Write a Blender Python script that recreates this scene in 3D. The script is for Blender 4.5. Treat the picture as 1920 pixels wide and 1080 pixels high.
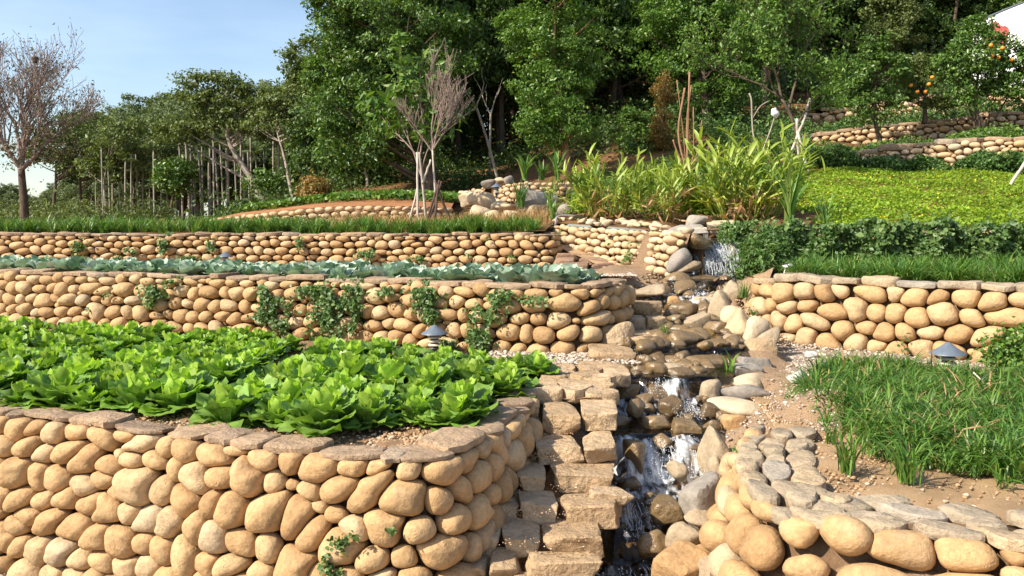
import bpy, math, random
import numpy as np
from mathutils import Vector, Matrix, Euler

for _o in list(bpy.data.objects):
    bpy.data.objects.remove(_o)
SC = bpy.context.scene
COL = SC.collection
RNG = np.random.default_rng(11)
random.seed(11)
PI = math.pi

# ---------------------------------------------------------------- camera
EYE = 2.1
FPX = 1600.0
PITCH = math.atan(110 / FPX)
cam_d = bpy.data.cameras.new('camera')
cam = bpy.data.objects.new('camera', cam_d)
COL.objects.link(cam)
cam.location = (0, 0, EYE)
cam.rotation_euler = (PI / 2 - PITCH, 0, 0)
cam_d.sensor_width = 36
cam_d.lens = 36 * FPX / 1920
cam_d.clip_start = 0.1
cam_d.clip_end = 2000
SC.camera = cam

# ---------------------------------------------------------------- sky, sun, exposure
SUN_EL = math.radians(40)
SUN_AZ = math.atan2(-0.87, -0.49)          # compass style angle from +Y towards +X
to_sun = Vector((math.sin(SUN_AZ) * math.cos(SUN_EL), math.cos(SUN_AZ) * math.cos(SUN_EL), math.sin(SUN_EL)))
W = bpy.data.worlds.new('World')
SC.world = W
W.use_nodes = True
wn, wl = W.node_tree.nodes, W.node_tree.links
bgn = wn['Background']
sky = wn.new('ShaderNodeTexSky')
sky.sky_type = 'NISHITA'
sky.sun_disc = False
sky.sun_elevation = SUN_EL
sky.sun_rotation = SUN_AZ % (2 * PI)
sky.air_density = 1.0
sky.dust_density = 1.1
sky.ozone_density = 1.0
bgn.inputs['Strength'].default_value = 0.122
# thin high cloud, the same over the whole sky
tc = wn.new('ShaderNodeTexCoord')
mp = wn.new('ShaderNodeMapping')
mp.inputs['Scale'].default_value = (1.6, 1.6, 7.0)
cn = wn.new('ShaderNodeTexNoise')
cn.inputs['Scale'].default_value = 1.7
cn.inputs['Detail'].default_value = 6
cn.inputs['Roughness'].default_value = 0.55
cr = wn.new('ShaderNodeMapRange')
cr.inputs['From Min'].default_value = 0.45
cr.inputs['From Max'].default_value = 0.8
cr.inputs['To Max'].default_value = 0.09
cm = wn.new('ShaderNodeMix')
cm.data_type = 'RGBA'
cm.inputs[7].default_value = (11.5, 12.6, 14.0, 1)
wl.new(tc.outputs['Generated'], mp.inputs['Vector'])
wl.new(mp.outputs[0], cn.inputs['Vector'])
wl.new(cn.outputs[0], cr.inputs['Value'])
wl.new(cr.outputs[0], cm.inputs[0])
wl.new(sky.outputs[0], cm.inputs[6])
wl.new(cm.outputs[2], bgn.inputs['Color'])

sun_d = bpy.data.lights.new('sun', 'SUN')
sun_d.energy = 5.0
sun_d.angle = math.radians(0.55)
sun_d.color = (1.0, 0.91, 0.76)
sun = bpy.data.objects.new('sun', sun_d)
COL.objects.link(sun)
sun.location = (-20, -15, 25)
sun.rotation_euler = (-to_sun).to_track_quat('-Z', 'Y').to_euler()

SC.view_settings.view_transform = 'Standard'
SC.view_settings.look = 'None'
SC.view_settings.gamma = 1
SC.view_settings.use_curve_mapping = False
SC.view_settings.exposure = 0.78
SC.render.engine = 'CYCLES'
SC.cycles.use_denoising = True
SC.cycles.max_bounces = 6
SC.cycles.diffuse_bounces = 3
SC.cycles.glossy_bounces = 3
SC.cycles.transmission_bounces = 5
SC.cycles.transparent_max_bounces = 8
SC.cycles.caustics_reflective = False
SC.cycles.caustics_refractive = False


# ---------------------------------------------------------------- helpers
def at(u, v, y=None, z=None):
    """point of the place seen at photo pixel (u, v), at distance y or height z"""
    cx, cy = (u - 960) / FPX, -(v - 540) / FPX
    c, s = math.cos(PITCH), math.sin(PITCH)
    d = (cx, c + s * cy, -s + c * cy)
    k = y / d[1] if y is not None else (z - EYE) / d[2]
    return Vector((d[0] * k, d[1] * k, EYE + d[2] * k))


def tag(o, label=None, cat=None, group=None, kind=None):
    if label: o['label'] = label
    if cat: o['category'] = cat
    if group: o['group'] = group
    if kind: o['kind'] = kind
    return o


def link(name, data, parent=None, loc=None, rot=None, scale=None, mat=None):
    o = bpy.data.objects.new(name, data)
    COL.objects.link(o)
    if parent is not None: o.parent = parent
    if loc is not None: o.location = loc
    if rot is not None: o.rotation_euler = rot
    if scale is not None: o.scale = scale
    return o


def empty(name, loc=(0, 0, 0), rz=0.0):
    o = bpy.data.objects.new(name, None)
    COL.objects.link(o)
    o.location = loc
    o.rotation_euler = (0, 0, rz)
    o.empty_display_size = 0.1
    return o


def copy_tree(o, parent=None):
    c = o.copy()
    COL.objects.link(c)
    c.parent = parent
    for ch in o.children:
        copy_tree(ch, c)
    return c


def mesh_np(name, V, F, mat, smooth=True, sharp=None):
    """V (n,3) array, F (m,k) array with one k, or a list of such arrays"""
    V = np.asarray(V, dtype=np.float32)
    Fs = F if isinstance(F, list) else [F]
    Fs = [np.asarray(f, dtype=np.int32) for f in Fs if len(f)]
    me = bpy.data.meshes.new(name)
    me.vertices.add(len(V))
    me.vertices.foreach_set('co', V.ravel())
    nl = sum(f.size for f in Fs)
    npoly = sum(len(f) for f in Fs)
    me.loops.add(nl)
    me.polygons.add(npoly)
    me.loops.foreach_set('vertex_index', np.concatenate([f.ravel() for f in Fs]))
    tot = np.concatenate([np.full(len(f), f.shape[1], dtype=np.int32) for f in Fs])
    start = np.concatenate([[0], np.cumsum(tot)[:-1]]).astype(np.int32)
    me.polygons.foreach_set('loop_start', start)
    me.polygons.foreach_set('loop_total', tot)
    if smooth:
        me.polygons.foreach_set('use_smooth', np.ones(npoly, dtype=bool))
    if mat is not None:
        for m in (mat if isinstance(mat, (list, tuple)) else [mat]):
            me.materials.append(m)
    me.update(calc_edges=True)
    if sharp is not None:
        me.set_sharp_from_angle(angle=math.radians(sharp))
    return me


class MB:
    """collects tubes, boxes and sheets into one mesh"""
    def __init__(self):
        self.V, self.Q, self.T, self.n = [], [], [], 0

    def add(self, V, quads=None, tris=None):
        V = np.asarray(V, float).reshape(-1, 3)
        if quads is not None and len(quads): self.Q.append(np.asarray(quads, int) + self.n)
        if tris is not None and len(tris): self.T.append(np.asarray(tris, int) + self.n)
        self.V.append(V)
        self.n += len(V)

    def tube(self, pts, radii, sides=6, cap=True):
        pts = np.asarray(pts, float)
        n = len(pts)
        radii = np.broadcast_to(np.asarray(radii, float), (n,))
        tg = np.gradient(pts, axis=0)
        tg /= np.linalg.norm(tg, axis=1)[:, None] + 1e-9
        ref = np.array([0.31, 0.17, 0.93]) if abs(tg[0][2]) < 0.85 else np.array([0.95, 0.2, 0.1])
        a = np.cross(tg, ref); a /= np.linalg.norm(a, axis=1)[:, None] + 1e-9
        b = np.cross(tg, a)
        th = np.linspace(0, 2 * PI, sides, endpoint=False)
        V = pts[:, None, :] + radii[:, None, None] * (np.cos(th)[None, :, None] * a[:, None, :] + np.sin(th)[None, :, None] * b[:, None, :])
        i = np.arange(n - 1)[:, None] * sides
        j = np.arange(sides)[None, :]
        k = (j + 1) % sides
        Q = np.stack([i + j, i + k, i + sides + k, i + sides + j], -1).reshape(-1, 4)
        V = V.reshape(-1, 3)
        T = []
        if cap:
            V = np.vstack([V, pts[0], pts[-1]])
            c0, c1 = n * sides, n * sides + 1
            for q in range(sides):
                T.append((c0, (q + 1) % sides, q))
                T.append((c1, (n - 1) * sides + q, (n - 1) * sides + (q + 1) % sides))
        self.add(V, Q, T)

    def box(self, c, s, R=None):
        c = np.asarray(c, float); s = np.asarray(s, float) / 2
        V = np.array([(x, y, z) for x in (-1, 1) for y in (-1, 1) for z in (-1, 1)], float) * s
        if R is not None: V = V @ np.asarray(R).T
        Q = [(0, 1, 3, 2), (4, 6, 7, 5), (0, 4, 5, 1), (2, 3, 7, 6), (0, 2, 6, 4), (1, 5, 7, 3)]
        self.add(V + c, Q)

    def lathe(self, prof, sides=16, loc=(0, 0, 0)):
        pts = np.array(prof, float)
        th = np.linspace(0, 2 * PI, sides, endpoint=False)
        V = np.stack([pts[:, None, 0] * np.cos(th), pts[:, None, 0] * np.sin(th), np.repeat(pts[:, 1:2], sides, 1)], -1)
        n = len(pts)
        i = np.arange(n - 1)[:, None] * sides
        j = np.arange(sides)[None, :]
        k = (j + 1) % sides
        Q = np.stack([i + j, i + k, i + sides + k, i + sides + j], -1).reshape(-1, 4)
        self.add(V.reshape(-1, 3) + np.asarray(loc), Q)

    def mesh(self, name, mat, smooth=True, sharp=None):
        V = np.vstack(self.V)
        F = []
        if self.Q: F.append(np.vstack(self.Q))
        if self.T: F.append(np.vstack(self.T))
        return mesh_np(name, V, F, mat, smooth, sharp)

    def build(self, name, mat, parent=None, loc=None, smooth=True, sharp=None):
        return link(name, self.mesh(name, mat, smooth, sharp), parent, loc)


# ---------------------------------------------------------------- materials
def new_mat(name):
    m = bpy.data.materials.new(name)
    m.use_nodes = True
    nt = m.node_tree
    for n in list(nt.nodes): nt.nodes.remove(n)
    return m, nt.nodes, nt.links


def ramp(nodes, stops, interp='LINEAR'):
    r = nodes.new('ShaderNodeValToRGB')
    r.color_ramp.interpolation = interp
    el = r.color_ramp.elements
    while len(el) > 1: el.remove(el[-1])
    el[0].position, el[0].color = stops[0][0], (*stops[0][1], 1)
    for p, c in stops[1:]:
        e = el.new(p)
        e.color = (*c, 1)
    return r


def noise(nodes, links, vec, scale, detail=4, rough=0.55):
    n = nodes.new('ShaderNodeTexNoise')
    n.inputs['Scale'].default_value = scale
    n.inputs['Detail'].default_value = detail
    n.inputs['Roughness'].default_value = rough
    links.new(vec, n.inputs['Vector'])
    return n.outputs[0]


def mixc(nodes, links, fac, a, b, mode='MIX'):
    m = nodes.new('ShaderNodeMix')
    m.data_type = 'RGBA'
    m.blend_type = mode
    for sock, val in ((m.inputs[0], fac), (m.inputs[6], a), (m.inputs[7], b)):
        if hasattr(val, 'links'): links.new(val, sock)
        elif isinstance(val, (int, float)): sock.default_value = val
        else: sock.default_value = (*val, 1)
    return m.outputs[2]


def maprange(nodes, links, val, a, b, c=0.0, d=1.0):
    m = nodes.new('ShaderNodeMapRange')
    for k, x in zip(('From Min', 'From Max', 'To Min', 'To Max'), (a, b, c, d)): m.inputs[k].default_value = x
    links.new(val, m.inputs['Value'])
    return m.outputs[0]


def obj_vec(nodes, links, per_object=True):
    t = nodes.new('ShaderNodeTexCoord')
    if not per_object: return t.outputs['Object']
    oi = nodes.new('ShaderNodeObjectInfo')
    mul = nodes.new('ShaderNodeMath'); mul.operation = 'MULTIPLY'; mul.inputs[1].default_value = 37.0
    links.new(oi.outputs['Random'], mul.inputs[0])
    add = nodes.new('ShaderNodeVectorMath'); add.operation = 'ADD'
    links.new(t.outputs['Object'], add.inputs[0])
    links.new(mul.outputs[0], add.inputs[1])
    return add.outputs[0]


def stone_mat(name, stops, rough=0.8, bump=0.25, scale=1.0, spots=0.5, wet=False, spec=0.25, stain=(0.30, 0.20, 0.12)):
    m, n, l = new_mat(name)
    out = n.new('ShaderNodeOutputMaterial')
    b = n.new('ShaderNodeBsdfPrincipled')
    oi = n.new('ShaderNodeObjectInfo')
    vec = obj_vec(n, l)
    base = ramp(n, stops)
    l.new(oi.outputs['Random'], base.inputs[0])
    n1 = noise(n, l, vec, 5.0 * scale, 5, 0.6)
    n2 = noise(n, l, vec, 38.0 * scale, 6, 0.65)
    n3 = noise(n, l, vec, 120.0 * scale, 2, 0.5)
    mot = maprange(n, l, n1, 0.3, 0.75, 0.66, 1.2)
    c = mixc(n, l, 1.0, base.outputs[0], mot, 'MULTIPLY')
    c = mixc(n, l, maprange(n, l, n1, 0.55, 0.8, 0, spots * 0.7), c, stain)
    grain = maprange(n, l, n2, 0.3, 0.7, 0.80, 1.14)
    c = mixc(n, l, 1.0, c, grain, 'MULTIPLY')
    pit = maprange(n, l, n3, 0.62, 0.78, 0, 0.45 * spots)
    c = mixc(n, l, pit, c, (0.16, 0.10, 0.06))
    # pale lichen-like bloom and thin dark cracks, each with a shape of its own
    n4 = noise(n, l, vec, 3.1 * scale, 7, 0.7)
    c = mixc(n, l, maprange(n, l, n4, 0.56, 0.70, 0, 0.25 * spots), c, (0.60, 0.51, 0.39))
    vo = n.new('ShaderNodeTexVoronoi'); vo.feature = 'DISTANCE_TO_EDGE'; vo.inputs['Scale'].default_value = 4.2 * scale
    wv = n.new('ShaderNodeVectorMath'); wv.operation = 'ADD'
    nv = n.new('ShaderNodeTexNoise'); nv.inputs['Scale'].default_value = 9 * scale; l.new(vec, nv.inputs['Vector'])
    l.new(vec, wv.inputs[0]); l.new(nv.outputs['Color'], wv.inputs[1]); l.new(wv.outputs[0], vo.inputs['Vector'])
    ck = maprange(n, l, vo.outputs['Distance'], 0.0, 0.022, 1, 0)
    ckm = n.new('ShaderNodeMath'); ckm.operation = 'MULTIPLY'; l.new(ck, ckm.inputs[0]); l.new(maprange(n, l, n4, 0.40, 0.5, 0.55 * spots, 0), ckm.inputs[1])
    c = mixc(n, l, ckm.outputs[0], c, (0.20, 0.12, 0.07))
    l.new(c, b.inputs['Base Color'])
    b.inputs['Roughness'].default_value = rough
    b.inputs['Specular IOR Level'].default_value = spec
    bp = n.new('ShaderNodeBump'); bp.inputs['Strength'].default_value = bump; bp.inputs['Distance'].default_value = 0.03
    n5 = noise(n, l, vec, 13 * scale, 5, 0.6)
    h0 = n.new('ShaderNodeMath'); h0.operation = 'MULTIPLY_ADD'; h0.inputs[1].default_value = 0.35; l.new(n2, h0.inputs[0]); l.new(n5, h0.inputs[2])
    h1 = n.new('ShaderNodeMath'); h1.operation = 'SUBTRACT'; l.new(h0.outputs[0], h1.inputs[0]); l.new(ckm.outputs[0], h1.inputs[1])
    h = n.new('ShaderNodeMath'); h.operation = 'ADD'
    l.new(h1.outputs[0], h.inputs[0]); l.new(n1, h.inputs[1])
    l.new(h.outputs[0], bp.inputs['Height'])
    l.new(bp.outputs[0], b.inputs['Normal'])
    l.new(b.outputs[0], out.inputs[0])
    return m


def leaf_mat(name, stops, transl=0.3, rough=0.45, spec=0.35, tcol=None, vein=0.0, per='island', nscale=0.0):
    """leaves: colour varies leaf by leaf; light passes through"""
    m, n, l = new_mat(name)
    out = n.new('ShaderNodeOutputMaterial')
    b = n.new('ShaderNodeBsdfPrincipled')
    if per == 'island':
        g = n.new('ShaderNodeNewGeometry'); rnd = g.outputs['Random Per Island']
    else:
        g = n.new('ShaderNodeObjectInfo'); rnd = g.outputs['Random']
    r = ramp(n, stops)
    l.new(rnd, r.inputs[0])
    c = r.outputs[0]
    if per == 'island' and vein:
        oi = n.new('ShaderNodeObjectInfo')
        c = mixc(n, l, 1.0, c, maprange(n, l, oi.outputs['Random'], 0, 1, 1 - vein, 1 + vein), 'MULTIPLY')
    if nscale:
        t = n.new('ShaderNodeTexCoord')
        nn = noise(n, l, t.outputs['Object'], nscale, 3)
        c = mixc(n, l, 1.0, c, maprange(n, l, nn, 0.3, 0.7, 0.65, 1.3), 'MULTIPLY')
    l.new(c, b.inputs['Base Color'])
    b.inputs['Roughness'].default_value = rough
    b.inputs['Specular IOR Level'].default_value = spec
    tr = n.new('ShaderNodeBsdfTranslucent')
    tc_ = mixc(n, l, 1.0, c, tcol or (1.5, 1.5, 0.7), 'MULTIPLY')
    l.new(tc_, tr.inputs[0])
    mx = n.new('ShaderNodeMixShader'); mx.inputs[0].default_value = transl
    l.new(b.outputs[0], mx.inputs[1]); l.new(tr.outputs[0], mx.inputs[2])
    l.new(mx.outputs[0], out.inputs[0])
    return m


def soil_mat(name, cols, scale=3.0, bump=0.6, dist=0.03):
    m, n, l = new_mat(name)
    out = n.new('ShaderNodeOutputMaterial')
    b = n.new('ShaderNodeBsdfPrincipled')
    t = n.new('ShaderNodeTexCoord'); vec = t.outputs['Object']
    n1 = noise(n, l, vec, scale, 8, 0.65)
    n2 = noise(n, l, vec, scale * 14, 5, 0.7)
    n3 = noise(n, l, vec, scale * 0.22, 4, 0.6)
    r = ramp(n, cols)
    a = n.new('ShaderNodeMath'); a.operation = 'MULTIPLY_ADD'; a.inputs[1].default_value = 0.45; 
    l.new(n2, a.inputs[0])
    h = n.new('ShaderNodeMath'); h.operation = 'MULTIPLY'; h.inputs[1].default_value = 0.55
    l.new(n1, h.inputs[0]); l.new(h.outputs[0], a.inputs[2])
    l.new(a.outputs[0], r.inputs[0])
    c = mixc(n, l, 1.0, r.outputs[0], maprange(n, l, n3, 0.3, 0.7, 0.75, 1.2), 'MULTIPLY')
    l.new(c, b.inputs['Base Color'])
    b.inputs['Roughness'].default_value = 0.95
    b.inputs['Specular IOR Level'].default_value = 0.1
    bp = n.new('ShaderNodeBump'); bp.inputs['Strength'].default_value = bump; bp.inputs['Distance'].default_value = dist
    l.new(a.outputs[0], bp.inputs['Height']); l.new(bp.outputs[0], b.inputs['Normal'])
    l.new(b.outputs[0], out.inputs[0])
    return m


def bark_mat(name, c0, c1, scale=12.0):
    m, n, l = new_mat(name)
    out = n.new('ShaderNodeOutputMaterial')
    b = n.new('ShaderNodeBsdfPrincipled')
    t = n.new('ShaderNodeTexCoord')
    mp_ = n.new('ShaderNodeMapping'); mp_.inputs['Scale'].default_value = (1, 1, 0.35)
    l.new(t.outputs['Object'], mp_.inputs[0])
    n1 = noise(n, l, mp_.outputs[0], scale, 6, 0.65)
    r = ramp(n, [(0.32, c0), (0.66, c1)])
    l.new(n1, r.inputs[0]); l.new(r.outputs[0], b.inputs['Base Color'])
    b.inputs['Roughness'].default_value = 0.9
    b.inputs['Specular IOR Level'].default_value = 0.15
    bp = n.new('ShaderNodeBump'); bp.inputs['Strength'].default_value = 0.5; bp.inputs['Distance'].default_value = 0.02
    l.new(n1, bp.inputs['Height']); l.new(bp.outputs[0], b.inputs['Normal'])
    l.new(b.outputs[0], out.inputs[0])
    return m


def plain_mat(name, col, rough=0.5, spec=0.3, nz=0.15, scale=20):
    m, n, l = new_mat(name)
    out = n.new('ShaderNodeOutputMaterial')
    b = n.new('ShaderNodeBsdfPrincipled')
    vec = obj_vec(n, l)
    n1 = noise(n, l, vec, scale, 5, 0.6)
    c = mixc(n, l, 1.0, col, maprange(n, l, n1, 0.3, 0.7, 1 - nz, 1 + nz), 'MULTIPLY')
    l.new(c, b.inputs['Base Color'])
    b.inputs['Roughness'].default_value = rough
    b.inputs['Specular IOR Level'].default_value = spec
    l.new(b.outputs[0], out.inputs[0])
    return m


M = {}
M['cobble'] = stone_mat('tan_cobble', [(0.0, (0.42, 0.255, 0.12)), (0.25, (0.51, 0.32, 0.155)), (0.5, (0.49, 0.31, 0.15)),
                        (0.75, (0.54, 0.36, 0.185)), (0.95, (0.55, 0.39, 0.225)), (1.0, (0.48, 0.36, 0.235))], 0.82, 0.5, 1.0, 0.75)
M['cobble_far'] = stone_mat('pale_cobble', [(0.0, (0.50, 0.335, 0.18)), (0.4, (0.55, 0.385, 0.22)), (0.8, (0.58, 0.42, 0.26)), (1.0, (0.58, 0.47, 0.33))], 0.8, 0.2, 1.0, 0.4)
M['cap'] = stone_mat('brown_capstone', [(0.0, (0.30, 0.21, 0.14)), (0.4, (0.37, 0.26, 0.17)), (0.7, (0.42, 0.29, 0.18)), (1.0, (0.36, 0.29, 0.22))], 0.88, 0.85, 1.2, 0.7)
M['flag'] = stone_mat('grey_flagstone', [(0.0, (0.34, 0.27, 0.19)), (0.5, (0.40, 0.32, 0.22)), (0.8, (0.46, 0.34, 0.21)), (1.0, (0.36, 0.32, 0.27))], 0.85, 0.75, 1.2, 0.6)
M['step'] = stone_mat('sandstone_step', [(0.0, (0.42, 0.285, 0.165)), (0.5, (0.50, 0.35, 0.205)), (1.0, (0.55, 0.40, 0.25))], 0.9, 0.95, 1.3, 0.8)
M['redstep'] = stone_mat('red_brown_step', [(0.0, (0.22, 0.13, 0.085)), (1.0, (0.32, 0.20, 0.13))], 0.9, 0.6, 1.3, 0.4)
M['rock'] = stone_mat('grey_brown_rock', [(0.0, (0.34, 0.255, 0.165)), (0.5, (0.38, 0.29, 0.19)), (1.0, (0.42, 0.33, 0.22))], 0.82, 0.55, 1.0, 0.6)
M['palerock'] = stone_mat('pale_rock', [(0.0, (0.54, 0.40, 0.24)), (1.0, (0.58, 0.47, 0.32))], 0.8, 0.35, 1.0, 0.45)
M['greyrock'] = stone_mat('grey_rock', [(0.0, (0.27, 0.235, 0.20)), (1.0, (0.36, 0.32, 0.27))], 0.8, 0.5, 1.0, 0.4)
M['orangerock'] = stone_mat('orange_rock', [(0.0, (0.46, 0.27, 0.12)), (1.0, (0.50, 0.32, 0.16))], 0.8, 0.6, 1.2, 0.6)
M['wetrock'] = stone_mat('wet_rock', [(0.0, (0.15, 0.095, 0.045)), (0.5, (0.20, 0.13, 0.06)), (1.0, (0.25, 0.165, 0.08))], 0.22, 0.6, 1.0, 0.5, spec=0.6, stain=(0.08, 0.06, 0.03))
M['mortar'] = soil_mat('earth_mortar', [(0.3, (0.14, 0.085, 0.05)), (0.7, (0.30, 0.19, 0.11))], 9, 0.8)
M['soil'] = soil_mat('brown_soil', [(0.25, (0.17, 0.105, 0.06)), (0.5, (0.32, 0.20, 0.115)), (0.75, (0.44, 0.29, 0.17))], 7, 0.9)
M['redsoil'] = soil_mat('red_soil', [(0.25, (0.24, 0.11, 0.05)), (0.75, (0.42, 0.20, 0.09))], 5, 0.8)
M['tansoil'] = soil_mat('dry_tan_soil', [(0.25, (0.33, 0.20, 0.11)), (0.5, (0.44, 0.29, 0.16)), (0.75, (0.52, 0.37, 0.23))], 8, 0.9)
M['gravel'] = soil_mat('gravel_ground', [(0.3, (0.18, 0.14, 0.11)), (0.5, (0.38, 0.30, 0.23)), (0.7, (0.52, 0.45, 0.37))], 14, 1.0)
M['hill'] = soil_mat('dry_hillside', [(0.25, (0.07, 0.06, 0.025)), (0.45, (0.17, 0.095, 0.045)), (0.6, (0.25, 0.125, 0.055)), (0.8, (0.24, 0.17, 0.07))], 1.4, 0.9, 0.1)
M['pebble'] = stone_mat('pebble', [(0, (0.4, 0.3, 0.2)), (1, (0.5, 0.42, 0.33))], 0.85, 0.2)
M['lettuce_out'] = leaf_mat('lettuce_outer', [(0.0, (0.12, 0.235, 0.035)), (0.45, (0.18, 0.315, 0.05)), (0.97, (0.26, 0.39, 0.09)), (1.0, (0.42, 0.38, 0.12))], 0.28, 0.42, 0.36, (1.3, 1.5, 0.5), nscale=14, vein=0.2)
M['lettuce_in'] = leaf_mat('lettuce_inner', [(0.0, (0.23, 0.38, 0.04)), (1.0, (0.37, 0.51, 0.085))], 0.38, 0.42, 0.36, (1.3, 1.4, 0.5), nscale=14, vein=0.2)
M['cabbage'] = leaf_mat('cabbage_leaf', [(0.0, (0.17, 0.27, 0.16)), (0.5, (0.31, 0.41, 0.30)), (1.0, (0.48, 0.56, 0.47))], 0.15, 0.5, 0.4, (1.0, 1.3, 0.8), nscale=8)
M['grass'] = leaf_mat('strap_grass', [(0.0, (0.035, 0.10, 0.015)), (0.5, (0.085, 0.19, 0.028)), (0.88, (0.17, 0.28, 0.05)), (0.965, (0.16, 0.24, 0.05)), (1.0, (0.45, 0.33, 0.14))], 0.3, 0.4, 0.4)
M['creeper'] = leaf_mat('creeper_leaf', [(0.0, (0.05, 0.105, 0.025)), (0.6, (0.10, 0.175, 0.045)), (1.0, (0.18, 0.26, 0.085))], 0.25, 0.45, 0.4)
M['hedge'] = leaf_mat('hedge_leaf', [(0.0, (0.035, 0.085, 0.02)), (0.6, (0.075, 0.155, 0.03)), (1.0, (0.13, 0.21, 0.05))], 0.25, 0.45, 0.4)
M['lawn'] = leaf_mat('groundcover_leaf', [(0.0, (0.16, 0.27, 0.02)), (0.6, (0.22, 0.345, 0.03)), (1.0, (0.30, 0.41, 0.04))], 0.35, 0.5, 0.3, nscale=0.9)
M['lawn_flower'] = leaf_mat('yellow_flower', [(0.0, (0.75, 0.55, 0.02)), (1.0, (0.85, 0.68, 0.05))], 0.2, 0.6, 0.2, (1, 1, 0.5))
M['leafA'] = leaf_mat('broad_leaf', [(0.0, (0.04, 0.092, 0.018)), (0.6, (0.08, 0.16, 0.025)), (1.0, (0.165, 0.255, 0.045))], 0.25, 0.38, 0.45)
M['leafB'] = leaf_mat('light_leaf', [(0.0, (0.055, 0.125, 0.02)), (0.6, (0.10, 0.195, 0.03)), (1.0, (0.185, 0.285, 0.05))], 0.3, 0.42, 0.4)
M['leafC'] = leaf_mat('forest_leaf', [(0.0, (0.03, 0.065, 0.014)), (0.6, (0.062, 0.115, 0.022)), (1.0, (0.12, 0.18, 0.04))], 0.22, 0.45, 0.35)
M['leafD'] = leaf_mat('olive_leaf', [(0.0, (0.07, 0.10, 0.028)), (0.6, (0.12, 0.165, 0.045)), (1.0, (0.19, 0.23, 0.075))], 0.25, 0.5, 0.3)
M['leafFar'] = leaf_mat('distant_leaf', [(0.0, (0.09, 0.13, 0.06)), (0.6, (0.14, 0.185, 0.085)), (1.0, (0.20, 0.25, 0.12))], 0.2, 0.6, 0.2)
M['leafDry'] = leaf_mat('dry_leaf', [(0.0, (0.13, 0.10, 0.075)), (0.4, (0.20, 0.16, 0.12)), (0.6, (0.12, 0.13, 0.07)), (1.0, (0.09, 0.12, 0.05))], 0.25, 0.6, 0.2)
M['leafRust'] = leaf_mat('rusty_leaf', [(0.0, (0.12, 0.12, 0.03)), (0.5, (0.26, 0.17, 0.05)), (1.0, (0.36, 0.19, 0.06))], 0.25, 0.5, 0.3)
M['ginger'] = leaf_mat('ginger_leaf', [(0.0, (0.11, 0.20, 0.025)), (0.4, (0.24, 0.33, 0.05)), (0.8, (0.42, 0.46, 0.10)), (0.93, (0.50, 0.46, 0.20)), (1.0, (0.45, 0.30, 0.14))], 0.3, 0.4, 0.4)
M['straw'] = leaf_mat('dead_leaf', [(0.0, (0.30, 0.17, 0.08)), (1.0, (0.50, 0.34, 0.18))], 0.2, 0.7, 0.1)
M['iris'] = leaf_mat('sword_leaf', [(0.0, (0.07, 0.17, 0.03)), (0.7, (0.13, 0.26, 0.05)), (1.0, (0.3, 0.36, 0.1))], 0.3, 0.4, 0.4)
M['bark'] = bark_mat('dark_bark', (0.055, 0.04, 0.03), (0.15, 0.11, 0.08))
M['palebark'] = bark_mat('pale_bark', (0.22, 0.18, 0.14), (0.46, 0.40, 0.33))
M['palmbark'] = bark_mat('palm_bark', (0.20, 0.18, 0.15), (0.40, 0.36, 0.31), 9)
M['twig'] = bark_mat('twig_bark', (0.18, 0.13, 0.11), (0.36, 0.27, 0.23))
M['redtwig'] = bark_mat('red_stem', (0.20, 0.10, 0.06), (0.34, 0.20, 0.12))
M['stake'] = bark_mat('pale_stake', (0.36, 0.30, 0.24), (0.58, 0.52, 0.45))
M['darkstake'] = bark_mat('dark_stake', (0.05, 0.035, 0.03), (0.12, 0.08, 0.06))
M['lamp_roof'] = plain_mat('blue_grey_metal', (0.11, 0.135, 0.17), 0.45, 0.5)
M['lamp_tier'] = plain_mat('beige_louvre', (0.55, 0.47, 0.36), 0.6, 0.3)
M['lamp_dark'] = plain_mat('dark_lamp_body', (0.05, 0.05, 0.05), 0.5, 0.4)
M['white'] = plain_mat('white_paint', (0.74, 0.73, 0.70), 0.5, 0.3, 0.08)
M['hose'] = plain_mat('grey_hose', (0.30, 0.29, 0.29), 0.45, 0.4)
M['orange'] = plain_mat('orange_fruit', (0.75, 0.27, 0.03), 0.45, 0.4)


# ================================================================ shapes: paths, stones, slabs, rocks
class Path:
    def __init__(self, pts, step=0.03):
        P = np.array([list(p) for p in pts], float)
        # Catmull-Rom through the points
        Q = np.vstack([2 * P[0] - P[1], P, 2 * P[-1] - P[-2]])
        out = []
        for i in range(1, len(Q) - 2):
            n = max(4, int(np.linalg.norm(Q[i + 1] - Q[i]) / step))
            t = np.linspace(0, 1, n, endpoint=False)[:, None]
            p0, p1, p2, p3 = Q[i - 1], Q[i], Q[i + 1], Q[i + 2]
            out.append(0.5 * ((2 * p1) + (-p0 + p2) * t + (2 * p0 - 5 * p1 + 4 * p2 - p3) * t ** 2 + (-p0 + 3 * p1 - 3 * p2 + p3) * t ** 3))
        out.append(P[-1:])
        self.p = np.vstack(out)
        d = np.linalg.norm(np.diff(self.p[:, :2], axis=0), axis=1)
        self.s = np.concatenate([[0], np.cumsum(d)])
        self.L = self.s[-1]

    def pos(self, s):
        return np.array([np.interp(s, self.s, self.p[:, k]) for k in range(3)])

    def frame(self, s, w=0.12):
        a, b = self.pos(max(0, s - w)), self.pos(min(self.L, s + w))
        t = b - a; t[2] = 0
        t /= np.linalg.norm(t) + 1e-9
        return t, np.array([t[1], -t[0], 0.0])


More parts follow.
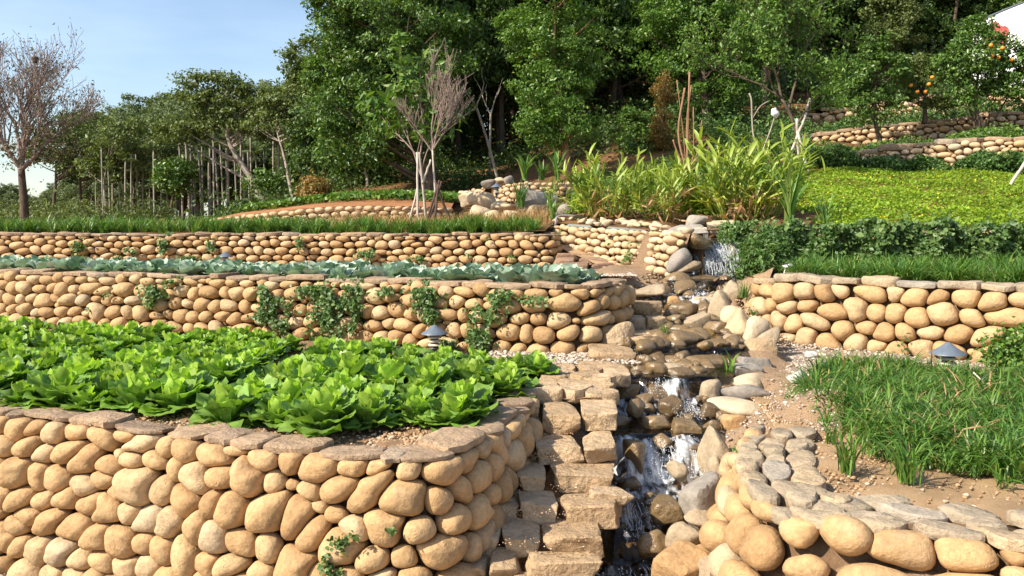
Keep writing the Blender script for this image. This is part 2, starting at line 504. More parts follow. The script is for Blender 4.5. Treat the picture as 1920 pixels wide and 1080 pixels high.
def fitted(L, H, cw, ch, rng, T=18, drop=0.08, horiz=0.5, amean=0.22, gap=0.965, smooth=2, var=0.18, slant=0.0):
    """stones packed into a strip L long and H high: (s, h, outline) of each"""
    rows, cols = max(1, round(H / ch)), max(1, round(L / cw))
    sites = []
    for i in range(rows):
        for j in range(-1, cols + 1):
            if rng.random() < drop: continue
            sites.append(((j + 0.5 + 0.5 * (i % 2) + rng.uniform(-0.27, 0.27)), (i + 0.5 + rng.uniform(-0.25, 0.25))))
    S = np.array(sites)
    LX, HY = L / cw, H / ch
    S = S[(S[:, 0] > 0.1) & (S[:, 0] < LX - 0.1)]
    N = len(S)
    phi = np.where(rng.random(N) < horiz, rng.normal(slant, 0.45, N), rng.uniform(0, PI, N))
    asp = np.exp(rng.normal(amean, 0.26, N).clip(-0.1, 0.85))
    scl = np.exp(rng.normal(0, var, N))
    c, s_ = np.cos(phi), np.sin(phi)
    A = np.stack([np.stack([c / np.sqrt(asp), s_ / np.sqrt(asp)], -1), np.stack([-s_ * np.sqrt(asp), c * np.sqrt(asp)], -1)], 1) / scl[:, None, None]
    th = np.linspace(0, 2 * PI, T, endpoint=False)
    U = np.stack([np.cos(th), np.sin(th)], -1)
    K = np.linspace(0.04, 1.9, 60)
    res = []
    for i in range(N):
        D = np.linalg.norm(S - S[i], axis=1)
        J = np.argsort(D)[1:20]
        P = S[i] + U[:, None, :] * K[None, :, None]
        di = np.linalg.norm((P - S[i]) @ A[i].T, axis=-1)
        ok = (P[..., 0] > 0) & (P[..., 0] < LX) & (P[..., 1] > 0) & (P[..., 1] < HY)
        for j in J:
            ok &= di <= np.linalg.norm((P - S[j]) @ A[j].T, axis=-1)
        bad = ~ok
        k = np.where(bad.any(1), bad.argmax(1), len(K) - 1)
        r = K[np.maximum(k - 1, 0)] + 0.5 * (K[1] - K[0])
        r = np.minimum(r, np.median(r) * 2.3)
        poly = U * r[:, None] * np.array([cw, ch])
        for _ in range(smooth):
            poly = 0.5 * poly + 0.25 * (np.roll(poly, 1, 0) + np.roll(poly, -1, 0))
        cen = poly.mean(0)
        poly = (poly - cen) * gap
        x, y = poly[:, 0], poly[:, 1]
        area = 0.5 * abs(np.sum(x * np.roll(y, -1) - y * np.roll(x, -1)))
        if area < 0.08 * cw * ch: continue
        res.append((S[i, 0] * cw + cen[0], S[i, 1] * ch + cen[1], poly, area))
    return res


def fillers(cells, L, H, c, rng, T):
    # small stones for the holes left between the big ones
    C = np.array([(s, h) for s, h, _, _ in cells]); R = [np.linalg.norm(p, axis=1) for _, _, p, _ in cells]
    A = [np.arctan2(p[:, 1], p[:, 0]) for _, _, p, _ in cells]
    lut = np.zeros((len(cells), 24)); g = np.linspace(-PI, PI, 24, endpoint=False)
    for i in range(len(cells)):
        o = np.argsort(A[i]); lut[i] = np.interp(g, A[i][o], R[i][o], period=2 * PI)
    P = np.stack(np.meshgrid(np.arange(c * .2, L, c * .22), np.arange(c * .25, H - c * .1, c * .22)), -1).reshape(-1, 2)
    clear = np.full(len(P), 9.0)
    for i in range(len(cells)):
        m = np.abs(P - C[i]).max(1) < 4 * c
        d = P[m] - C[i]
        k = ((np.arctan2(d[:, 1], d[:, 0]) + PI) / (2 * PI) * 24).astype(int) % 24
        clear[m] = np.minimum(clear[m], np.linalg.norm(d, axis=1) - lut[i][k])
    out, th = [], np.linspace(0, 2 * PI, T, endpoint=False)
    while len(out) < 40:
        k = int(np.argmax(clear))
        r = clear[k]
        if r < c * 0.16: break
        r = min(r * 1.2, c * 0.6)
        a = rng.uniform(0, PI)
        e = np.column_stack([np.cos(th) * r * 1.15, np.sin(th) * r * 0.9]) * (1 + 0.06 * np.sin(2 * th + a) + 0.04 * np.sin(3 * th + 2 * a))[:, None]
        out.append((P[k, 0], P[k, 1], e, PI * r * r))
        clear = np.minimum(clear, np.linalg.norm(P - P[k], axis=1) - r)
    return out


def lump(V, rng, amp, freq):
    out = np.zeros(len(V))
    for _ in range(5):
        k = rng.normal(0, freq, 3)
        out += np.sin(V @ k + rng.uniform(0, 6.28))
    return amp * out / 2.2


def cobble_mesh(name, poly, dz, rng, rings=7, mat=None, full=0.72):
    T = len(poly)
    ph = np.linspace(PI / 2, -1.15, rings + 1)[1:]
    V = [np.array([[0, 0, dz]])]
    for p in ph:
        k = abs(math.cos(p)) ** full
        V.append(np.column_stack([poly * k, np.full(T, dz * math.copysign(abs(math.sin(p)) ** 0.95, p))]))
    V = np.vstack(V)
    R = math.sqrt(abs(poly[:, 0]).max() * abs(poly[:, 1]).max()) + 1e-6
    V *= (1 + lump(V, rng, 0.035, 1.7 / R) + lump(V, rng, 0.012, 5 / R))[:, None]
    tr = [(0, 1 + j, 1 + (j + 1) % T) for j in range(T)]
    q = []
    for i in range(rings - 1):
        for j in range(T):
            a, b = 1 + i * T + j, 1 + i * T + (j + 1) % T
            q.append((a, a + T, b + T, b))
    return mesh_np(name, V, [np.array(tr), np.array(q)], mat)


def slab_mesh(name, poly, t, rng, mat, chip=0.03, edge=0.9, sharp=40):
    """flat stone lying in its own xy plane, top at z = t"""
    T = len(poly)
    poly = poly * (1 + rng.normal(0, chip * 1.3, T))[:, None]
    R = math.sqrt(abs(poly[:, 0]).max() * abs(poly[:, 1]).max())
    lev = [(edge * 0.55, 1.0), (edge, 0.985), (0.985, 0.82), (1.0, 0.45), (0.965, 0.12), (0.85, 0.0)]
    V = [np.array([[0, 0, t]])]
    for k, z in lev:
        V.append(np.column_stack([poly * k, np.full(T, z * t)]))
    V = np.vstack(V)
    n = lump(V * np.array([1, 1, 0]), rng, 0.10 * t, 2.2 / R) + lump(V, rng, 0.04 * t, 6 / R)
    V[:, 2] += n
    side = 1 + lump(V, rng, 0.018, 5 / R)
    V[:, :2] *= side[:, None]
    tr = [(0, 1 + j, 1 + (j + 1) % T) for j in range(T)]
    tr += [(1 + 5 * T, 1 + 5 * T + (j + 1) % T, 1 + 5 * T + j) for j in range(1, T - 1)]
    q = []
    for i in range(len(lev) - 1):
        for j in range(T):
            a, b = 1 + i * T + j, 1 + i * T + (j + 1) % T
            q.append((a, a + T, b + T, b))
    return mesh_np(name, V, [np.array(tr), np.array(q)], mat, True, sharp)


def superpoly(w, d, rng, T=14, p=3.2, irr=0.06):
    th = np.linspace(0, 2 * PI, T, endpoint=False) + rng.uniform(0, 0.4)
    c, s = np.cos(th), np.sin(th)
    r = 1 / (np.abs(c) ** p + np.abs(s) ** p) ** (1 / p)
    r *= 1 + rng.normal(0, irr, T)
    return np.column_stack([c * r * w / 2, s * r * d / 2])


_ICO = {}


def ico(level):
    if level in _ICO: return _ICO[level]
    g = (1 + 5 ** 0.5) / 2
    V = [(-1, g, 0), (1, g, 0), (-1, -g, 0), (1, -g, 0), (0, -1, g), (0, 1, g), (0, -1, -g), (0, 1, -g), (g, 0, -1), (g, 0, 1), (-g, 0, -1), (-g, 0, 1)]
    F = [(0, 11, 5), (0, 5, 1), (0, 1, 7), (0, 7, 10), (0, 10, 11), (1, 5, 9), (5, 11, 4), (11, 10, 2), (10, 7, 6), (7, 1, 8), (3, 9, 4), (3, 4, 2), (3, 2, 6), (3, 6, 8), (3, 8, 9), (4, 9, 5), (2, 4, 11), (6, 2, 10), (8, 6, 7), (9, 8, 1)]
    V = [np.array(v) / np.linalg.norm(v) for v in V]
    for _ in range(level):
        mid, F2 = {}, []
        def m(a, b):
            k = (min(a, b), max(a, b))
            if k not in mid:
                p = V[a] + V[b]
                V.append(p / np.linalg.norm(p)); mid[k] = len(V) - 1
            return mid[k]
        for a, b, c in F:
            x, y, z = m(a, b), m(b, c), m(c, a)
            F2 += [(a, x, z), (b, y, x), (c, z, y), (x, y, z)]
        F = F2
    _ICO[level] = (np.array(V), np.array(F))
    return _ICO[level]


def cube_dirs(n):
    key = ('c', n)
    if key in _ICO: return _ICO[key]
    g = np.linspace(-1, 1, n + 1)
    g = np.sign(g) * np.abs(g) ** 0.62
    V, Q, idx = [], [], {}
    def vid(p):
        k = tuple(np.round(p, 6))
        if k not in idx:
            idx[k] = len(V); V.append(np.array(p) / np.linalg.norm(p))
        return idx[k]
    for ax in range(3):
        for sg in (-1, 1):
            for i in range(n):
                for j in range(n):
                    c = []
                    for a, b in ((i, j), (i + 1, j), (i + 1, j + 1), (i, j + 1)):
                        p = [0, 0, 0]; p[ax] = sg; p[(ax + 1) % 3] = g[a]; p[(ax + 2) % 3] = g[b]
                        c.append(vid(p))
                    Q.append(c if sg > 0 else c[::-1])
    _ICO[key] = (np.array(V), np.array(Q))
    return _ICO[key]


def rock_mesh(name, dims, rng, kind='boulder', mat=None, level=3, sharp=None):
    """a stone cut by random planes: block (squared), boulder (faceted, worn), cobble (round), slab"""
    D, F = cube_dirs({1: 3, 2: 5, 3: 9}[level]) if kind in ('block', 'slab') else ico(level)
    box = {'block': 1.0, 'slab': 1.0, 'boulder': 0.4, 'cobble': 0.0}[kind]
    pw = {'block': 40, 'slab': 46, 'boulder': 9, 'cobble': 5}[kind]
    N, d = [], []
    if box:
        for ax in range(3):
            for sg in (-1, 1):
                n = np.zeros(3); n[ax] = sg
                n += rng.normal(0, 0.10 if kind != 'boulder' else 0.3, 3)
                N.append(n / np.linalg.norm(n)); d.append(rng.uniform(0.9, 1.02) if kind != 'boulder' else rng.uniform(0.85, 1.05))
    for _ in range({'block': 7, 'slab': 7, 'boulder': 9, 'cobble': 14}[kind]):
        n = rng.normal(0, 1, 3); n /= np.linalg.norm(n)
        N.append(n)
        d.append({'block': rng.uniform(1.05, 1.35), 'slab': rng.uniform(1.22, 1.5), 'boulder': rng.uniform(0.88, 1.12), 'cobble': rng.uniform(0.92, 1.08)}[kind])
    N, d = np.array(N), np.array(d)
    X = np.maximum(D @ N.T, 0) / d
    r = (X ** pw).sum(1) ** (-1 / pw)
    V = D * r[:, None]
    V *= (1 + lump(V, rng, {'cobble': 0.012, 'slab': 0.034, 'block': 0.03}.get(kind, 0.022), 2.6) + lump(V, rng, 0.010, 7) + (lump(V, rng, 0.008, 15) if kind != 'cobble' else 0))[:, None]
    ext = np.abs(V).max(0)
    V = V / ext * np.array(dims) / 2
    return mesh_np(name, V, F, mat, True, sharp if sharp is not None else ({'block': 42, 'slab': 42, 'boulder': 50}.get(kind)))


def basis(t, up, n):
    return Matrix((tuple(t), tuple(up), tuple(n))).transposed()


# ================================================================ the lie of the land
def _interp(y, ys, zs): return np.interp(y, ys, zs)


def stream_x(y):
    return np.interp(y, [3.5, 4.3, 5.0, 5.6, 6.5, 7.1, 7.8, 9.0, 10.0, 11.0, 11.8, 13, 15], [0.40, 0.59, 0.80, 1.0, 1.16, 1.28, 1.55, 1.97, 2.15, 2.48, 2.84, 3.02, 3.2])


def hill(x, y):
    x, y = np.asarray(x, float), np.asarray(y, float)
    F = np.interp(y, [11, 13, 30, 60, 100, 200], [2.0, 2.0, 2.40, 2.6, 2.6, 2.6])
    Mi = np.interp(y, [11, 13, 18, 22, 28, 35, 50, 80, 140], [2.0, 2.02, 2.27, 2.65, 3.9, 5.2, 7.5, 11, 15])
    R = np.interp(y, [11, 11.5, 22, 23, 25, 26, 29, 30, 36, 50, 80, 140], [2.05, 2.08, 3.62, 3.9, 4.6, 4.8, 5.7, 6.3, 7.6, 11, 17, 22])
    def ss(a, b, v):
        t = np.clip((v - a) / (b - a), 0, 1); return t * t * (3 - 2 * t)
    a, b = ss(-9.5, -3.5, x), ss(-2, 5.5, x)
    z = F * (1 - a) + (Mi * (1 - b) + R * b) * a
    dx = np.abs(x - stream_x(np.minimum(y, 15)))
    cut = np.exp(-(dx / 0.42) ** 2) * 0.34 * np.clip((16 - y) / 3, 0, 1)
    bump = 0.05 * np.sin(x * 1.7 + y * 0.6) * np.sin(y * 1.1 - x * 0.4) * np.clip((y - 13) / 4, 0, 1)
    return z - cut + bump


def sheet(name, X, Y, Z, mat, label=None):
    nr, nc = X.shape
    V = np.stack([X, Y, Z], -1).reshape(-1, 3)
    i = np.arange(nr - 1)[:, None] * nc
    j = np.arange(nc - 1)[None, :]
    F = np.stack([i + j, i + j + 1, i + nc + j + 1, i + nc + j], -1).reshape(-1, 4)
    o = link(name, mesh_np(name, V, F, mat))
    o['kind'] = 'structure'
    if label: o['label'] = label
    return o


# flat lower ground, one sheet out to the horizon
gx = np.concatenate([-np.geomspace(900, 4, 26), np.linspace(-3.5, 3.5, 29), np.geomspace(4, 900, 26)])
gy = np.concatenate([[-900, -300, -80, -20], np.linspace(-5, 12, 60), np.geomspace(13, 1400, 30)])
GX, GY = np.meshgrid(gx, gy)
GZ = 0.02 * np.sin(GX * 2.1 + GY) * np.sin(GY * 1.7) * (np.abs(GX) < 10)
GZ = np.where(GY < 4.2, GZ, GZ - 0.03)
GZ = np.where(GY > 12, -0.4, GZ)
sheet('ground', GX, GY, GZ, M['gravel'], 'gravel ground below the lowest wall, reaching to the horizon')

# far land beyond the hill: gently higher so that it meets the horizon at eye height
hx = np.concatenate([np.linspace(-160, -16, 37), np.linspace(-15.6, 15, 155), np.linspace(16, 120, 27)])
def y0(x):
    return np.where(x < 0.55, 12.72 + (0.59 - x) * 0.1035, np.interp(x, [0.55, 0.74, 1.23, 1.63, 1.97, 2.26, 2.42, 2.55, 3.1, 3.25, 20], [14.75, 14.25, 13.4, 12.65, 11.95, 11.5, 11.6, 11.86, 11.86, 11.72, 11.6]))
tt = np.concatenate([np.linspace(0, 12, 97), np.geomspace(12.3, 190, 60)])
HX = np.repeat(hx[None, :], len(tt), 0)
HY = y0(hx)[None, :] + tt[:, None]
sheet('hillside', HX, HY, hill(HX, HY), M['hill'], 'dry red-brown hillside rising behind the terraces')

# ================================================================ the terraces (levels of soil)
Z1, Z2, ZR1, ZR2 = 0.95, 1.55, 0.80, 1.53
wall1_px = [(-420, 722), (-220, 742), (-80, 762), (0, 778), (150, 795), (300, 815), (450, 838), (600, 850), (720, 862), (810, 862), (868, 845), (915, 818), (955, 790), (985, 765), (1000, 742)]
wall1_path = Path([at(u, v, z=Z1) for u, v in wall1_px])
wall2_px = [(-330, 502.5), (-120, 509), (0, 514), (160, 518), (330, 521.5), (500, 526), (680, 530.5), (860, 537), (1000, 541), (1100, 541.5), (1150, 537), (1172, 530)]
wall2_path = Path([at(u, v, z=Z2) for u, v in wall2_px])
w3 = [(-13.0, 14.02), (-8.1, 13.5), (-5, 13.2), (-2.5, 12.95), (-0.8, 12.75), (0.2, 12.6), (0.5, 12.62), (0.66, 12.85), (0.70, 13.25)]
wall3_path = Path([(x, y, 2.0) for x, y in w3])
wallR2_path = Path([(2.82, 9.95, ZR2 - 0.06), (2.86, 9.55, ZR2 - 0.03), (3.08, 9.15, ZR2), (3.5, 8.76, ZR2), (4.2, 8.15, ZR2), (4.75, 7.75, ZR2), (5.3, 7.5, ZR2), (6.2, 7.25, ZR2)])
wallR1_path = Path([at(u, v, z=ZR1) for u, v in [(1418, 800), (1400, 835), (1395, 870), (1408, 905), (1440, 940), (1500, 968), (1600, 985), (1720, 992), (1850, 1012), (2000, 1040), (2300, 1090)]])
wf_px = [(985, 418, 14.8), (1045, 423, 14.0), (1110, 427, 13.15), (1170, 431, 12.4), (1230, 434, 11.7), (1285, 437, 11.15)]
wallW_path = Path([at(u, v, y=d) for u, v, d in wf_px])


def level(name, front, back_y, z, mat, label, right=None, rough=0.015, step=0.09, inset=0.12):
    """soil held by a wall: from the wall's line back to back_y"""
    xs, ys = [], []
    s = np.arange(0, front.L, step)
    pts = np.array([front.pos(q) - front.frame(q)[1] * inset for q in s])
    ny = 44
    k = np.linspace(0, 1, ny) ** 1.3
    X = pts[None, :, 0] + k[:, None] * 0
    Y = pts[None, :, 1] * (1 - k[:, None]) + back_y * k[:, None]
    Zz = pts[None, :, 2] * 1.0 + 0 * Y - 0.02
    if z is not None: Zz = Zz * 0 + z - 0.02
    Zz += rough * (np.sin(X * 9 + Y * 3) * np.sin(Y * 11 - X * 2) + 0.6 * np.sin(X * 23 + 1) * np.sin(Y * 19))
    return sheet(name, X, Y, Zz, mat, label)


level('soil', wall1_path, 11.2, Z1, M['soil'], 'brown soil of the lettuce terrace')
level('soil', wall2_path, 14.2, Z2, M['soil'], 'brown soil of the cabbage terrace', inset=0.15)
# right terraces, rectangular patches kept behind their walls
s_ = np.arange(0, wallR1_path.L, 0.05)
pr = np.array([wallR1_path.pos(q) - wallR1_path.frame(q)[1] * 0.2 for q in s_])
kk = np.linspace(0, 1, 60)[:, None]
tx = 2.05 + np.linspace(0, 1, len(s_))[None, :] * 5.2; ty = np.full_like(tx, 9.7) - 0.26 * np.maximum(tx - 3, 0)
X = pr[None, :, 0] * (1 - kk) + tx * kk
Y = pr[None, :, 1] * (1 - kk) + ty * kk
Zr = ZR1 - 0.03 + 0.02 * (np.sin(X * 9 + Y * 3) * np.sin(Y * 11 - X * 2)) + 0.05 * kk * np.ones_like(X)
sheet('soil', X, Y, Zr, M['tansoil'], 'dry tan soil of the right lower terrace')
level('soil', wallR2_path, 12.0, ZR2, M['tansoil'], 'dry soil of the right upper terrace', rough=0.02)
# gravel paths at the feet of the middle walls
def patch(name, pts, z, mat, label, n=18):
    a, b, c, d = [np.array(p, float) for p in pts]
    u, v = np.meshgrid(np.linspace(0, 1, n), np.linspace(0, 1, n))
    X = (1 - u) * (1 - v) * a[0] + u * (1 - v) * b[0] + u * v * c[0] + (1 - u) * v * d[0]
    Y = (1 - u) * (1 - v) * a[1] + u * (1 - v) * b[1] + u * v * c[1] + (1 - u) * v * d[1]
    Z = (1 - u) * (1 - v) * a[2] + u * (1 - v) * b[2] + u * v * c[2] + (1 - u) * v * d[2] if len(a) > 2 else np.full_like(X, z)
    Z = Z + 0.012 * np.sin(X * 13) * np.sin(Y * 12)
    return sheet(name, X, Y, Z, mat, label)
patch('gravel_path', [(0.25, 7.1, Z1 + 0.006), (0.84, 7.05, Z1 + 0.006), (0.72, 8.1, Z1 + 0.006), (-0.5, 8.3, Z1 + 0.006)], None, M['gravel'], 'gravel path end beside the lettuce bed')
patch('gravel_path', [(1.98, 7.2, ZR1 + 0.05), (4.1, 6.9, ZR1 + 0.04), (4.6, 7.9, ZR1 + 0.06), (2.2, 9.1, ZR1 + 0.10)], None, M['gravel'], 'gravel path at the foot of the right wall')
patch('path', [(0.95, 10.2, 1.545), (1.38, 10.1, 1.535), (1.45, 10.8, 1.55), (1.05, 11.0, 1.565)], None, M['tansoil'], 'earth landing below the upper steps')
patch('path', [at(1183, 523, y=10.9), at(1248, 533, y=10.6), at(1064, 452, y=14.2), at(1026, 455, y=13.6)], None, M['tansoil'], 'earth path climbing beside the upper steps')

# ================================================================ walls built stone by stone
def wall(label, path, H, cw, ch, mat, T=18, rings=7, capw=None, capmat=None, capt=0.055, capd=0.26, batter=0.12, seed=1, drop=0.08, horiz=0.5,
         amean=0.22, depth=0.75, s0=None, s1=None, group=None, gap=0.965, core=True, protr=0.0, cat='wall', jitter=0.5, overh=0.03, full=0.72, slant=0.0):
    rng = np.random.default_rng(seed)
    N = max(2, int(path.L / 0.08))
    ss = np.linspace(0, path.L, N)
    fr, tp, bk, bk2 = [], [], [], []
    for q in ss:
        p = path.pos(q); t, n = path.frame(q)
        tp.append(p - n * 0.085 + np.array([0, 0, -0.01]))
        fr.append(p + n * (batter * H - 0.085) - np.array([0, 0, H + 0.1]))
        bk.append(p - n * 0.30 + np.array([0, 0, -0.012]))
        bk2.append(p - n * 0.30 - np.array([0, 0, H + 0.1]))
    V = np.array(fr + tp + bk + bk2)
    k = np.arange(N - 1)
    F = np.vstack([np.stack([k + a * N, k + 1 + a * N, k + 1 + (a + 1) * N, k + (a + 1) * N], -1) for a in range(3)])
    root = link('stone_wall', mesh_np('wall_core', V, F, M['mortar']))
    tag(root, label, cat, group)
    cells = fitted(path.L, H, cw, ch, rng, T, drop, horiz, amean, gap, 2, 0.18, slant)
    cells += fillers(cells, path.L, H, min(cw, ch), rng, T)
    for s, h, poly, area in cells:
        if s0 is not None and s < s0 or s1 is not None and s > s1: continue
        p = path.pos(s); t, n = path.frame(s)
        dz = depth * math.sqrt(area / PI) * rng.uniform(0.8, 1.15)
        up = np.array([0, 0, 1.0]) - n * batter
        up /= np.linalg.norm(up)
        nn = np.cross(t, up)
        pos = p + np.array([0, 0, h - H]) + n * (batter * (H - h)) + nn * (protr + rng.uniform(-0.12, 0.12) * dz - 0.01)
        me = cobble_mesh('cobble', poly, dz, rng, rings, mat, full)
        o = link('cobble', me, root)
        Rm = basis(t, up, nn).to_4x4() @ Euler((rng.normal(0, 0.16) * jitter, rng.normal(0, 0.16) * jitter, 0)).to_matrix().to_4x4()
        o.matrix_local = Matrix.Translation(pos) @ Rm
    if capw:
        s = 0.0
        while s < path.L:
            w = rng.uniform(*capw) * rng.choice([0.75, 1, 1, 1.2])
            sc = s + w / 2
            if not (s0 is not None and sc < s0 or s1 is not None and sc > s1):
                p = path.pos(sc); t, n = path.frame(sc, w / 2)
                d = capd * rng.uniform(0.8, 1.2)
                th = capt * rng.uniform(0.75, 1.35)
                me = slab_mesh('capstone', superpoly(w * 1.02, d, rng), th, rng, capmat, 0.035)
                o = link('capstone', me, root)
                pos = p - n * (d / 2 - overh - rng.uniform(-0.02, 0.03)) + np.array([0, 0, -0.008 + rng.uniform(-0.006, 0.012)])
                o.matrix_local = Matrix.Translation(pos) @ basis(t, np.array([-n[0], -n[1], 0]), (0, 0, 1)).to_4x4() @ Euler((rng.normal(0, 0.03), rng.normal(0, 0.035), rng.normal(0, 0.06))).to_matrix().to_4x4()
            s += w * 0.985
    return root


wall1 = wall('tan cobble retaining wall with flat capstones holding up the lettuce bed', wall1_path, 0.98, 0.172, 0.146, M['cobble'], T=26, rings=11,
             capw=(0.16, 0.40), capmat=M['cap'], capd=0.25, capt=0.037, seed=5, s0=0.7, batter=0.10, amean=0.40, horiz=0.62, slant=0.5, depth=0.95, gap=1.02, drop=0.02)
wall2 = wall('middle cobble wall partly hidden by creeper, below the blue-green cabbages', wall2_path, 0.62, 0.190, 0.135, M['cobble'], T=18, rings=7,
             capw=(0.24, 0.46), capmat=M['cap'], capd=0.28, capt=0.05, seed=8, s0=1.8, batter=0.12, amean=0.42, horiz=0.65, slant=0.35, depth=0.95, gap=1.02, drop=0.02)
wall3 = wall('long low cobble wall under the strip of strap-leaved grass', wall3_path, 0.50, 0.182, 0.108, M['cobble'], T=14, rings=6,
             capw=(0.24, 0.42), capmat=M['cap'], capd=0.28, capt=0.045, seed=9, s0=4.2, batter=0.10, amean=0.3, horiz=0.55, depth=0.88, gap=1.03, drop=0.04)
wallR2 = wall('right cobble wall with the pagoda lamp at its foot', wallR2_path, 0.70, 0.225, 0.175, M['cobble'], T=22, rings=9,
              capw=(0.3, 0.5), capmat=M['flag'], capd=0.30, capt=0.075, seed=12, batter=0.12, amean=0.32, horiz=0.45, depth=0.95, gap=1.0, overh=0.05, drop=0.04)
wallR1 = wall('nearest right cobble wall topped with rows of grey flagstones', wallR1_path, 0.74, 0.215, 0.158, M['cobble'], T=26, rings=11,
              seed=24, batter=0.38, amean=0.32, horiz=0.6, depth=0.85, gap=1.0, drop=0.02)
wallW = wall('pale stacked cobble wall running from the upper steps to the waterfall', wallW_path, 0.56, 0.185, 0.098, M['cobble_far'], T=14, rings=6,
             seed=31, batter=0.5, amean=0.34, horiz=0.85, depth=0.9, gap=1.02, jitter=0.9)
# flagstones on the near right wall, in rows
rng = np.random.default_rng(77)
for s, h, poly, area in fitted(wallR1_path.L, 0.44, 0.235, 0.135, rng, 16, 0.03, 0.9, 0.25, 0.98, 2):
    p = wallR1_path.pos(s); t, n = wallR1_path.frame(s)
    o = link('flagstone', slab_mesh('flagstone', poly, rng.uniform(0.045, 0.07), rng, M['flag'], 0.02, 0.86), wallR1)
    pos = p + n * (0.05 - h) + np.array([0, 0, -0.03 + 0.012 * rng.normal()])
    o.matrix_local = Matrix.Translation(pos) @ basis(t, np.array([-n[0], -n[1], 0]), (0, 0, 1)).to_4x4() @ Euler((rng.normal(0.05, 0.05), rng.normal(0, 0.05), 0)).to_matrix().to_4x4()

# low wall of the red-soil crop bed further up, with the soil and its back edge
wall4_path = Path([at(u, v, y=d) for u, v, d in [(395, 410, 18.6), (470, 402, 18.2), (540, 394, 17.9), (620, 388, 17.8), (700, 386, 17.8), (780, 387, 18.0), (850, 390, 18.6)]])
wall('low cobble wall round the far bed of red soil', wall4_path, 0.34, 0.20, 0.115, M['cobble_far'], T=12, rings=5, seed=41, batter=0.3, amean=0.3, horiz=0.7, depth=0.9, gap=1.0)
nb = 30
sb = np.linspace(0, wall4_path.L, 60)
pb = np.array([wall4_path.pos(q) - wall4_path.frame(q)[1] * 0.08 for q in sb])
kk = np.linspace(0, 1, nb)[:, None]
bedX = pb[None, :, 0] * (1 - kk * 0.15) + kk * (-0.3)
bedY = pb[None, :, 1] + kk * 4.5
bedZ = pb[None, :, 2] + 0.0 + (0.30 * np.sin(kk * PI * 0.6)) * np.ones((1, 60))
sheet('soil', bedX, bedY, bedZ, M['redsoil'], 'bank of red soil in the far crop bed')
# small stone wall up by the far boulders
wall5_path = Path([at(u, v, y=d) for u, v, d in [(930, 352, 19.5), (965, 343, 19.0), (1010, 342, 18.9), (1060, 343, 19.2), (1110, 346, 20)]])
wall('small far cobble wall under two spiky tufts', wall5_path, 0.42, 0.17, 0.115, M['cobble_far'], T=12, rings=5, seed=43, batter=0.3, amean=0.15, depth=0.9, gap=1.0)
wall6_path = Path([at(u, v, y=d) for u, v, d in [(845, 362, 22), (870, 358, 21.5), (905, 352, 21)]])
wall('short pale wall of flat stones behind the tripod stakes', wall6_path, 0.40, 0.22, 0.09, M['cobble_far'], T=12, rings=5, seed=44, batter=0.1, amean=0.3, horiz=0.95, depth=0.6)

# stepped walls on the right slope
U1 = Path([at(u, v, y=d) for u, v, d in [(1500, 302, 22.6), (1560, 297, 22.4), (1640, 288, 22.2), (1720, 277, 22.0), (1800, 268, 21.7), (1870, 264, 21.4), (1960, 262, 21.0), (2100, 258, 20.6)]])
U2 = Path([at(u, v, y=d) for u, v, d in [(1440, 268, 26), (1500, 260, 25.7), (1560, 253, 25.4), (1620, 243, 25.2), (1720, 234, 25), (1800, 226, 24.8), (1900, 216, 24.6), (2050, 208, 24.4)]])
U3 = Path([at(u, v, y=d) for u, v, d in [(1500, 222, 29.3), (1560, 208, 29), (1640, 196, 28.8), (1720, 187, 28.6), (1800, 176, 28.5), (1880, 166, 28.4), (2050, 152, 28.2)]])
wall('lowest of the stepped walls above the bright lawn, capped with long brown stones', U1, 0.62, 0.26, 0.15, M['cobble_far'], T=12, rings=5, seed=51, capw=(0.4, 0.85), capmat=M['cap'], capd=0.35, capt=0.13, batter=0.2, depth=0.8)
wall('middle one of the stepped walls behind the fruit trees', U2, 0.48, 0.26, 0.17, M['cobble_far'], T=12, rings=5, seed=52, capw=(0.4, 0.8), capmat=M['cap'], capd=0.35, capt=0.11, batter=0.2, depth=0.8)
wall('highest of the stepped walls, below the white screen', U3, 0.75, 0.28, 0.19, M['cobble_far'], T=12, rings=5, seed=53, capw=(0.4, 0.8), capmat=M['cap'], capd=0.35, capt=0.10, batter=0.2, depth=0.8)
for pth, dpt in ((U1, 3.4), (U2, 3.2), (U3, 5)):
    sb = np.linspace(0, pth.L, 50)
    pb = np.array([pth.pos(q) - pth.frame(q)[1] * 0.1 for q in sb])
    kk = np.linspace(0, 1, 12)[:, None]
    sheet('soil', pb[None, :, 0] + 0 * kk, pb[None, :, 1] + kk * dpt, pb[None, :, 2] - 0.03 + kk * 0.25 + 0.03 * np.sin(pb[None, :, 0] * 3 + kk * 9), M['hill'], 'sloping soil of a planted step')

R3 = Path([(2.98, 12.1, 2.02), (3.12, 11.75, 2.06), (3.5, 11.6, 2.1), (5, 11.5, 2.1), (7, 11.45, 2.1), (9, 11.4, 2.1)])
wall('cobble wall under the bright lawn, almost wholly grown over with creeper', R3, 0.58, 0.22, 0.14, M['cobble_far'], T=12, rings=5, seed=61, batter=0.15, depth=0.8)
patch('soil', [(0.1, 6.0, Z1 - 0.035), (0.62, 5.9, Z1 - 0.035), (1.0, 7.5, Z1 - 0.03), (0.1, 7.6, Z1 - 0.03)], None, M['tansoil'], 'earth under the flagstones')


# ================================================================ stone steps beside the stream
rng = np.random.default_rng(101)


